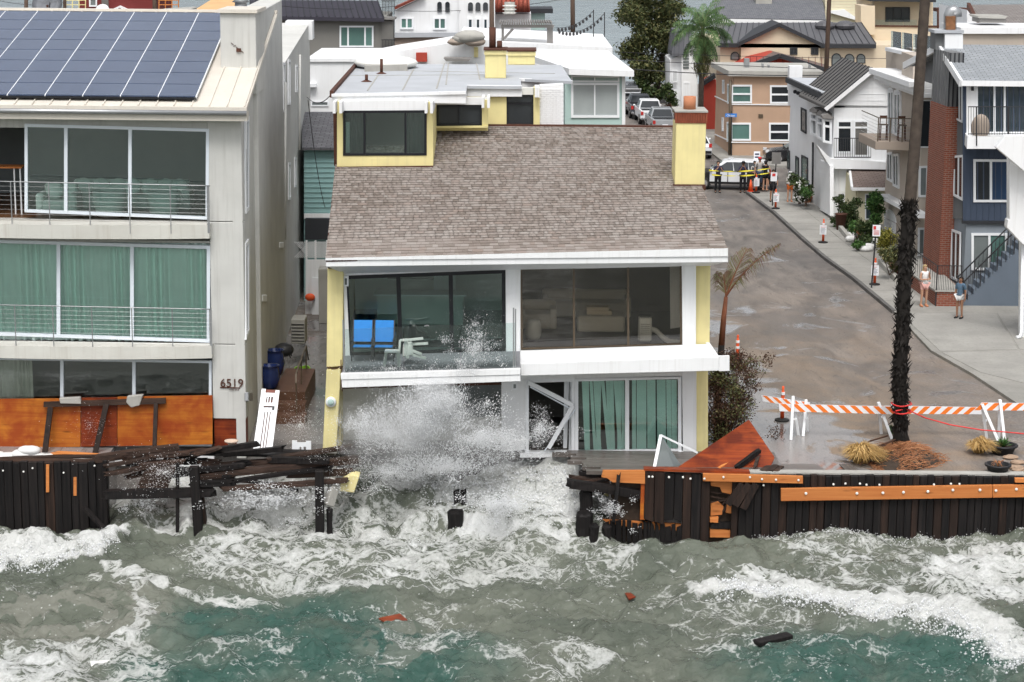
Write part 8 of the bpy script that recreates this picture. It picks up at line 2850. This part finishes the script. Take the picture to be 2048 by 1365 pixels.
def skin_mesh(name, V, E, Rd, mat, parent, sub=2):
    me = bpy.data.meshes.new(name)
    me.from_pydata(V, E, [])
    o = bpy.data.objects.new(name, me)
    C.objects.link(o)
    o.modifiers.new('skin', 'SKIN').use_smooth_shade = True
    for i, sv in enumerate(me.skin_vertices[0].data):
        r_ = Rd[i]
        sv.radius = (r_, r_) if not hasattr(r_, '__len__') else r_
        sv.use_root = i == 0
    ss = o.modifiers.new('sub', 'SUBSURF')
    ss.levels = sub
    ss.render_levels = sub
    dg = bpy.context.evaluated_depsgraph_get()
    m2 = bpy.data.meshes.new_from_object(o.evaluated_get(dg))
    bpy.data.objects.remove(o)
    m2.polygons.foreach_set('use_smooth', [True] * len(m2.polygons))
    m2.materials.clear()
    m2.name = name
    return link(name, m2, mat, parent)


def person(label, p, rz, h=1.7, skin='skin_a', hair='hair_dark', top='cloth_white', sleeve=.5, bottom='cloth_navy', leg=.5, shoes='rubber', arms='down', stride=0.0, longhair=False, cap=None, female=False, group='people watching from the street'):
    o = thing('person', label, 'person', (0, 0, 0), group)
    k = h / 1.7
    sh = .17 if female else .19
    J = {'pel': (0, 0, .95), 'wai': (0, .0, 1.08), 'che': (0, -.01, 1.28), 'nb': (0, .01, 1.42), 'nk': (0, 0, 1.49), 'jaw': (0, -.02, 1.55), 'hd': (0, 0, 1.62), 'cr': (0, .01, 1.68)}
    A = {'down': ((.05, .02, -.27), (.02, -.05, -.25)), 'phone': ((.06, -.14, -.22), (-.12, -.16, .16)), 'cross': ((.05, -.06, -.26), (-.2, -.16, .03)), 'chin': ((.03, -.1, -.26), (-.1, -.12, .24)), 'front': ((.05, -.05, -.27), (-.14, -.18, -.06)), 'run': ((.04, -.12, -.24), (.0, -.2, .08)), 'back': ((.05, .12, -.24), (.0, -.08, -.2))}
    al, ar = (arms, arms) if isinstance(arms, str) else arms
    for s_, nm, am in ((-1, 'l', al), (1, 'r', ar)):
        S_ = Vector((s_ * sh, .01, 1.39))
        u, w_ = A[am]
        E_ = S_ + Vector((s_ * u[0], u[1], u[2]))
        Wr = E_ + Vector((s_ * w_[0], w_[1], w_[2]))
        hd = (Wr - E_).normalized()
        J['sh' + nm] = tuple(S_); J['el' + nm] = tuple(E_); J['wr' + nm] = tuple(Wr); J['ha' + nm] = tuple(Wr + hd * .07)
        st = stride * s_
        J['hi' + nm] = (s_ * .09, 0, .90); 
        if stride and s_ > 0:
            J['kn' + nm] = (s_ * .09, -.16, .55); J['an' + nm] = (s_ * .09, -.08, .12); J['to' + nm] = (s_ * .09, -.24, .08)
        elif stride:
            J['kn' + nm] = (s_ * .09, .12, .52); J['an' + nm] = (s_ * .09, .50, .40); J['to' + nm] = (s_ * .09, .58, .28)
        else:
            J['kn' + nm] = (s_ * .105, -.02, .50); J['an' + nm] = (s_ * .11, .02, .085); J['to' + nm] = (s_ * .12, -.13, .03)
    if stride:
        J['anr'] = (.07, -.05, .085); J['tor'] = (.07, -.2, .03); J['knr'] = (.08, -.1, .5)
    Rr = {'pel': .125, 'wai': .105, 'che': (.14, .105), 'nb': .08, 'nk': .05, 'jaw': (.062, .07), 'hd': (.078, .095), 'cr': .055}
    for nm in 'lr':
        Rr.update({'sh' + nm: .055, 'el' + nm: .042, 'wr' + nm: .028, 'ha' + nm: .034, 'hi' + nm: .088, 'kn' + nm: .056, 'an' + nm: .036, 'to' + nm: .036})
    Ed = [('pel', 'wai'), ('wai', 'che'), ('che', 'nb'), ('nb', 'nk'), ('nk', 'jaw'), ('jaw', 'hd'), ('hd', 'cr')]
    for nm in 'lr':
        Ed += [('nb', 'sh' + nm), ('sh' + nm, 'el' + nm), ('el' + nm, 'wr' + nm), ('wr' + nm, 'ha' + nm), ('pel', 'hi' + nm), ('hi' + nm, 'kn' + nm), ('kn' + nm, 'an' + nm), ('an' + nm, 'to' + nm)]
        for q in range(5):
            hd = (Vector(J['ha' + nm]) - Vector(J['wr' + nm])).normalized()
            sd = hd.cross(Vector((1, 0, 0)))
            sd = sd.normalized() if sd.length > .1 else Vector((0, 1, 0))
            b = Vector(J['ha' + nm]) + sd * ((q - 2) * .018)
            ln = (.05, .075, .085, .078, .06)[q]
            J['f%d%s' % (q, nm)] = tuple(b + hd * .012) if q else tuple(Vector(J['wr' + nm]) + hd * .03 - sd * .04)
            J['g%d%s' % (q, nm)] = tuple(Vector(J['f%d%s' % (q, nm)]) + hd * ln * .9 - sd * (.012 if q == 0 else 0))
            Rr['f%d%s' % (q, nm)] = .010; Rr['g%d%s' % (q, nm)] = .008
            Ed += [('ha' + nm if q else 'wr' + nm, 'f%d%s' % (q, nm)), ('f%d%s' % (q, nm), 'g%d%s' % (q, nm))]

    def sk(name, keys, edges, mat, grow=1.0, add=0.0, J2=None, sub=2):
        JJ = dict(J)
        JJ.update(J2 or {})
        ks = list(keys)
        ix = {q: i for i, q in enumerate(ks)}

        def g(r_):
            return tuple(x * grow + add for x in r_) if hasattr(r_, '__len__') else r_ * grow + add
        return skin_mesh(name, [tuple(c * k for c in JJ[q]) for q in ks], [(ix[a], ix[b]) for a, b in edges], [(tuple(c * k for c in g(Rr[q])) if hasattr(Rr[q], '__len__') else g(Rr[q]) * k) for q in ks], mat, o, sub)
    keys = ['pel'] + [q for q in J if q != 'pel']
    body = sk('body', keys, Ed, skin)
    # shirt
    J2 = {}; ks = ['wai', 'pel', 'che', 'nb']; es = [('wai', 'pel'), ('wai', 'che'), ('che', 'nb')]
    for nm in 'lr':
        ks.append('sh' + nm); es.append(('nb', 'sh' + nm))
        if sleeve > 0:
            J2['el' + nm] = tuple(lerp(Vector(J['sh' + nm]), Vector(J['el' + nm]), min(1, sleeve * 1.4)))
            ks.append('el' + nm); es.append(('sh' + nm, 'el' + nm))
            if sleeve >= 1:
                J2['el' + nm] = J['el' + nm]
                ks.append('wr' + nm); es.append(('el' + nm, 'wr' + nm))
    J2['pel'] = (0, 0, .99)
    sk('shirt', ks, es, top, 1.06, .014, J2)
    ks = ['pel']; es = []
    J3 = {}
    for nm in 'lr':
        ks += ['hi' + nm, 'kn' + nm]; es += [('pel', 'hi' + nm), ('hi' + nm, 'kn' + nm)]
        if leg < 1:
            J3['kn' + nm] = tuple(lerp(Vector(J['hi' + nm]), Vector(J['kn' + nm]), leg + .25))
        else:
            ks += ['an' + nm]; es += [('kn' + nm, 'an' + nm)]
    sk('trousers' if leg >= 1 else 'shorts', ks, es, bottom, 1.1, .016, J3)
    for nm in 'lr':
        a_, t_ = Vector(J['an' + nm]) * k, Vector(J['to' + nm]) * k
        MB().tube([a_ + Vector((0, .05, -.03)) * k, lerp(a_, t_, .5) + Vector((0, 0, -.025)) * k, t_ + Vector((0, -.04, 0)) * k], [.052 * k, .056 * k, .035 * k], 8).build('shoe', shoes, o, True)
    hc = Vector((0, .025, 1.64)) * k
    hm = MB().ball(hc, .112 * k, 12, 8, (.88, .98, 1.0))
    hm.v = [v if not (v[1] < -.05 * k and v[2] < 1.66 * k) else (v[0] * .6, v[1] + .07 * k, v[2]) for v in hm.v]
    hr = hm.build('hair', hair, o, True)
    if longhair:
        MB().ball(Vector((0, .07, 1.5)) * k, .1 * k, 10, 7, (1.05, .6, 1.5)).build('hair_fall', hair, o, True)
    if cap:
        cp = MB().lathe(tuple(Vector((0, .01, 1.665)) * k), [(.112 * k, 0), (.108 * k, .05 * k), (.07 * k, .085 * k), (.01, .095 * k)], 14).build('cap', cap, o, True)
        MB().prism([Vector((-.07, -.09, 1.675)) * k, Vector((.07, -.09, 1.675)) * k, Vector((.05, -.19, 1.665)) * k, Vector((-.05, -.19, 1.665)) * k], (0, 0, .012)).build('brim', cap, o)
    MB().ball(Vector((0, -.105, 1.59)) * k, .016 * k, 6, 5, (.8, 1, 1.5)).build('nose', skin, o, True)
    for s_ in (-1, 1):
        MB().ball(Vector((s_ * .032, -.088, 1.615)) * k, .011 * k, 6, 4).build('eye', 'ink', o, True)
        MB().ball(Vector((s_ * .083, .005, 1.6)) * k, .022 * k, 6, 5, (.4, .8, 1.2)).build('ear', skin, o, True)
    MB().ball(Vector((0, -.09, 1.555)) * k, .02 * k, 6, 4, (1.2, .4, .35)).build('mouth', 'skin_lip', o, True)
    place(o, p, rz)
    return o


plain('skin_lip', (.36, .13, .10), .6, .05, 4, 0)
person('woman in white tank top and pink shorts with one hand at her chin', onZ(1847, 613, .12), .25, 1.72, 'skin_a', 'hair_blond', 'cloth_white', 0, 'cloth_pink', .32, 'terracotta', ('cross', 'chin'), longhair=True, female=True)
person('woman in blue T-shirt and white shorts standing on the driveway', onZ(1918, 637, .12), -.7, 1.68, 'skin_b', 'hair_dark', 'cloth_blue', .55, 'cloth_white', .2, 'rubber', 'down', female=True, longhair=True)
person('officer in dark uniform at the left end of the tape, hands at his chest', onZ(1435, 386, 0), .1, 1.85, 'skin_a', 'hair_dark', 'cloth_navy', .6, 'cloth_black', 1, 'rubber', 'phone', group='police officers')
person('officer in dark uniform and cap raising hands to his face', onZ(1485, 386, 0), -.1, 1.82, 'skin_b', 'hair_dark', 'cloth_navy', .6, 'cloth_black', 1, 'rubber', 'chin', cap='cloth_black', group='police officers')
person('person in grey shirt and denim behind the orange cone', onZ(1508, 381, .0), .3, 1.72, 'skin_b', 'hair_dark', 'cloth_grey', .6, 'cloth_denim', 1, 'rubber', 'front')
person('man in red cap and white shirt behind the tape', onZ(1518, 378, .12), 0, 1.85, 'skin_a', 'hair_dark', 'cloth_grey', .6, 'cloth_denim', 1, 'rubber', 'down', cap='sign_red')
person('woman in black dress and black cap behind the tape', onZ(1530, 381, .12), 2.6, 1.72, 'skin_a', 'hair_dark', 'cloth_black', .1, 'cloth_black', .3, 'skin_a', 'phone', female=True, cap='cloth_black')
person('man in black T-shirt and shorts by the thin sign pole', onZ(1545, 404, .12), 0, 1.8, 'skin_b', 'hair_dark', 'cloth_black', .6, 'cloth_black', .6, 'rubber', 'back')
person('woman in white cap, pale sweater and orange shorts on the sidewalk', onZ(1579, 404, .12), .05, 1.68, 'skin_a', 'hair_dark', 'cloth_grey', 1, 'cloth_orange', .35, 'terracotta', 'front', cap='cloth_white', female=True)
person('jogger in violet top and white cap running past the tan building', onZ(1497, 309, .1), 1.45, 1.7, 'skin_a', 'hair_dark', 'cloth_violet', .5, 'cloth_navy', .35, 'cloth_white', 'run', stride=.5, cap='cloth_white', female=True)

# ================================================================== the breaking wave: thrown water
def shade_drop():
    t = NT('spray')
    b = t.bsdf((.93, .94, .95), .35, .5)
    tl = t.n('ShaderNodeBsdfTranslucent')
    tl.inputs[0].default_value = (.95, .96, .97, 1)
    mx = t.n('ShaderNodeMixShader')
    mx.inputs[0].default_value = .45
    t.l(b.outputs[0], mx.inputs[1])
    t.l(tl.outputs[0], mx.inputs[2])
    t.l(mx.outputs[0], t.out.inputs['Surface'])


shade_drop()


def drops(name, P, r_, label, cat, seed=1, stretch=None):
    n = len(P)
    q = np.random.default_rng(seed)
    oct_v = np.array([[1, 0, 0], [-1, 0, 0], [0, 1, 0], [0, -1, 0], [0, 0, 1], [0, 0, -1]], dtype=np.float32)
    oct_f = np.array([[0, 2, 4], [2, 1, 4], [1, 3, 4], [3, 0, 4], [2, 0, 5], [1, 2, 5], [3, 1, 5], [0, 3, 5]])
    sc = np.ones((n, 3)) * r_[:, None] * q.uniform(.6, 1.5, (n, 3))
    L = oct_v[None] * sc[:, None, :]
    if stretch is not None:                      # drops drawn out along their flight
        d = P - np.array(stretch) + q.normal(0, .35, (n, 3))
        d /= np.linalg.norm(d, axis=1)[:, None]
        L = L + d[:, None, :] * ((L * d[:, None, :]).sum(2) * (q.random(n) ** 2 * 2.0)[:, None])[:, :, None]
    V = (L + P[:, None, :]).reshape(-1, 3)
    F = (oct_f[None] + (np.arange(n) * 6)[:, None, None]).reshape(-1, 3)
    o = rawmesh(name, V, F, 'spray', smooth=True)
    return tag(o, label, cat, kind='stuff')


q = np.random.default_rng(23)
PL = []; RL = []


def plume(n, cx, cy, rx, ry, Y0, Y1, r0, r1, pw=.5, clump=0):
    """droplets in a ball of air seen at cx, cy in the photograph, between depths Y0 and Y1"""
    if clump:
        nc = clump
        a = q.uniform(0, 2 * PI, nc); rr_ = np.abs(q.normal(0, .5, nc))
        ccx, ccy = cx + np.cos(a) * rr_ * rx, cy + np.sin(a) * rr_ * ry
        k = q.integers(0, nc, n)
        x = ccx[k] + q.normal(0, rx * .09, n); y = ccy[k] + q.normal(0, ry * .11, n)
    else:
        a = q.uniform(0, 2 * PI, n); rr_ = np.abs(q.normal(0, .52, n))
        x, y = cx + np.cos(a) * rr_ * rx, cy + np.sin(a) * rr_ * ry
    Y = q.uniform(Y0, Y1, n)
    M = np.array(CR)
    d = np.stack([(x - 1024) / FPX, (682.5 - y) / FPX, -np.ones(n)], 1) @ M.T
    P = np.array(CAMP) + d * (Y / d[:, 1])[:, None]
    PL.append(P)
    RL.append(r0 + (r1 - r0) * q.random(n) ** 3)


# dense heart, wide fan, thin veil and the jet over the balcony
plume(10000, 850, 838, 130, 75, 58.9, 60.7, .006, .020, .6, 90)
plume(9000, 880, 800, 80, 42, 58.9, 60.5, .006, .020, .6, 50)
plume(6000, 730, 850, 55, 70, 58.9, 60.9, .006, .018, .6, 60)
plume(6000, 960, 880, 100, 50, 58.9, 60.7, .006, .022, .6, 60)
plume(12000, 835, 850, 165, 95, 58.5, 60.9, .004, .012, .55)
plume(14000, 870, 810, 110, 60, 58.7, 60.7, .005, .014, .6, 120)
plume(6000, 780, 870, 105, 70, 58.7, 60.7, .005, .014, .6, 120)
plume(6000, 980, 870, 110, 55, 58.7, 60.7, .005, .016, .6, 90)
plume(3500, 1080, 860, 60, 60, 59.1, 60.9, .005, .014, .5, 40)
plume(5000, 880, 925, 210, 40, 59.3, 61.4, .008, .028, .6, 60)
plume(2600, 950, 690, 60, 55, 59.3, 60.2, .006, .018, .8, 30)
plume(1400, 925, 735, 60, 40, 59.3, 60.2, .006, .016, .7, 16)
plume(700, 780, 738, 110, 22, 58.5, 60.1, .006, .013, .5)
plume(500, 950, 650, 60, 45, 59.3, 60.0, .005, .014, .6)
plume(9000, 890, 935, 200, 42, 58.8, 60.6, .005, .016, .6, 110)
plume(5000, 780, 945, 130, 40, 58.8, 60.4, .005, .014, .5)
# thrown foam over the debris and along the walls
plume(3500, 540, 1000, 140, 40, 58.3, 59.4, .008, .026, .6, 40)
plume(1600, 330, 945, 110, 45, 58.6, 59.6, .006, .016, .5)
plume(320, 180, 850, 60, 55, 60.6, 61.2, .004, .009, .6)
plume(1200, 600, 850, 60, 60, 61.2, 64, .006, .014, .5)
plume(4000, 1000, 1010, 150, 50, 58.0, 59.6, .008, .028, .6, 50)
plume(1600, 1230, 1020, 60, 36, 58.6, 60.0, .008, .022, .6, 20)
plume(1500, 300, 1000, 90, 40, 58.8, 59.8, .008, .022, .5, 20)
P = np.concatenate(PL); Rr_ = np.concatenate(RL)
splash = drops('splash', P, Rr_ * .74, 'white spray of the wave bursting against the damaged house', 'splash', stretch=tuple(onY(860, 985, 59.8)))
# the fine mist between the drops
mt_ = NT('mist')
pv = mt_.n('ShaderNodeVolumePrincipled')
pv.inputs['Color'].default_value = (.97, .98, .99, 1)
pv.inputs['Density'].default_value = .8
mt_.l(pv.outputs[0], mt_.out.inputs['Volume'])
thin = NT('thin_mist')
pv2 = thin.n('ShaderNodeVolumePrincipled')
pv2.inputs['Color'].default_value = (.97, .98, .99, 1)
pv2.inputs['Density'].default_value = .13
thin.l(pv2.outputs[0], thin.out.inputs['Volume'])
rm = random.Random(12)
CORE = {(880, 795), (905, 825), (850, 840), (820, 870), (880, 760)}
for x, y, r_ in ((850, 840, .55), (820, 870, .5), (880, 795, .55), (850, 820, .95), (905, 825, .4), (800, 845, .9), (745, 850, .75), (720, 880, .7), (850, 870, 1.0), (930, 865, .8), (985, 885, .7), (780, 890, .8), (880, 760, .3), (945, 715, .4), (955, 690, .3), (700, 830, .5), (1020, 900, .5), (840, 905, .8), (790, 935, .6), (900, 940, .6), (980, 930, .5), (730, 930, .5)):
    c0 = onY(x, y, 59.9 + rm.uniform(-.3, .3))
    if y < 740:
        c0 = onY(x, y, 59.4)
    m = MB().ball((0, 0, 0), r_, 18, 12)
    ph = [rm.uniform(0, 6) for k in range(6)]
    m.v = [tuple(Vector(v) * (1 + .22 * noise.noise(Vector(v) * 1.6 / r_ + Vector((ph[0], ph[1], ph[2]))) + .18 * noise.noise(Vector(v) * 4 / r_ + Vector((ph[3], ph[4], ph[5]))))) for v in m.v]
    m.xform(Matrix.Translation(c0)).build('mist', 'mist' if (x, y) in CORE else 'thin_mist', splash, True)

# flung clots along the crest of the right and left breakers and on the churned water
PL = []; RL = []


def crest(pts, n, spread, up, r0, r1):
    for (ax, ay), (bx_, by_) in zip(pts[:-1], pts[1:]):
        m = int(n * math.hypot(bx_ - ax, by_ - ay) / 100)
        t_ = q.random(m)
        x = ax + (bx_ - ax) * t_ + q.normal(0, spread, m); y = ay + (by_ - ay) * t_ + q.normal(0, spread * .6, m)
        for i in range(m):
            p = onZ(float(x[i]), float(y[i]), ZW + .1)
            PL.append((p.x, p.y, sea_z(p.x, p.y) + abs(q.normal(0, up)) + .005))
            RL.append(r0 + (r1 - r0) * q.random() ** 2)


crest([(1430, 1203), (1500, 1192), (1570, 1200), (1700, 1224), (1800, 1238), (1880, 1256), (1960, 1290), (2060, 1335)], 420, 13, .07, .010, .035)
crest([(-20, 1122), (40, 1120), (120, 1122), (175, 1110), (230, 1092)], 380, 9, .06, .010, .03)
crest([(430, 1025), (600, 1015), (700, 1020)], 420, 14, .10, .010, .035)
crest([(860, 1030), (1000, 1030), (1150, 1050)], 480, 16, .10, .010, .035)
crest([(500, 1050), (800, 1060), (1150, 1066)], 160, 14, .03, .008, .02)
crest([(1480, 1072), (1700, 1076), (2048, 1066)], 140, 6, .05, .008, .02)
crest([(700, 960), (900, 950), (1180, 955)], 320, 16, .08, .008, .03)
drops('froth', np.array(PL), np.array(RL), 'white froth clots along the breaking crests', 'froth', 5)
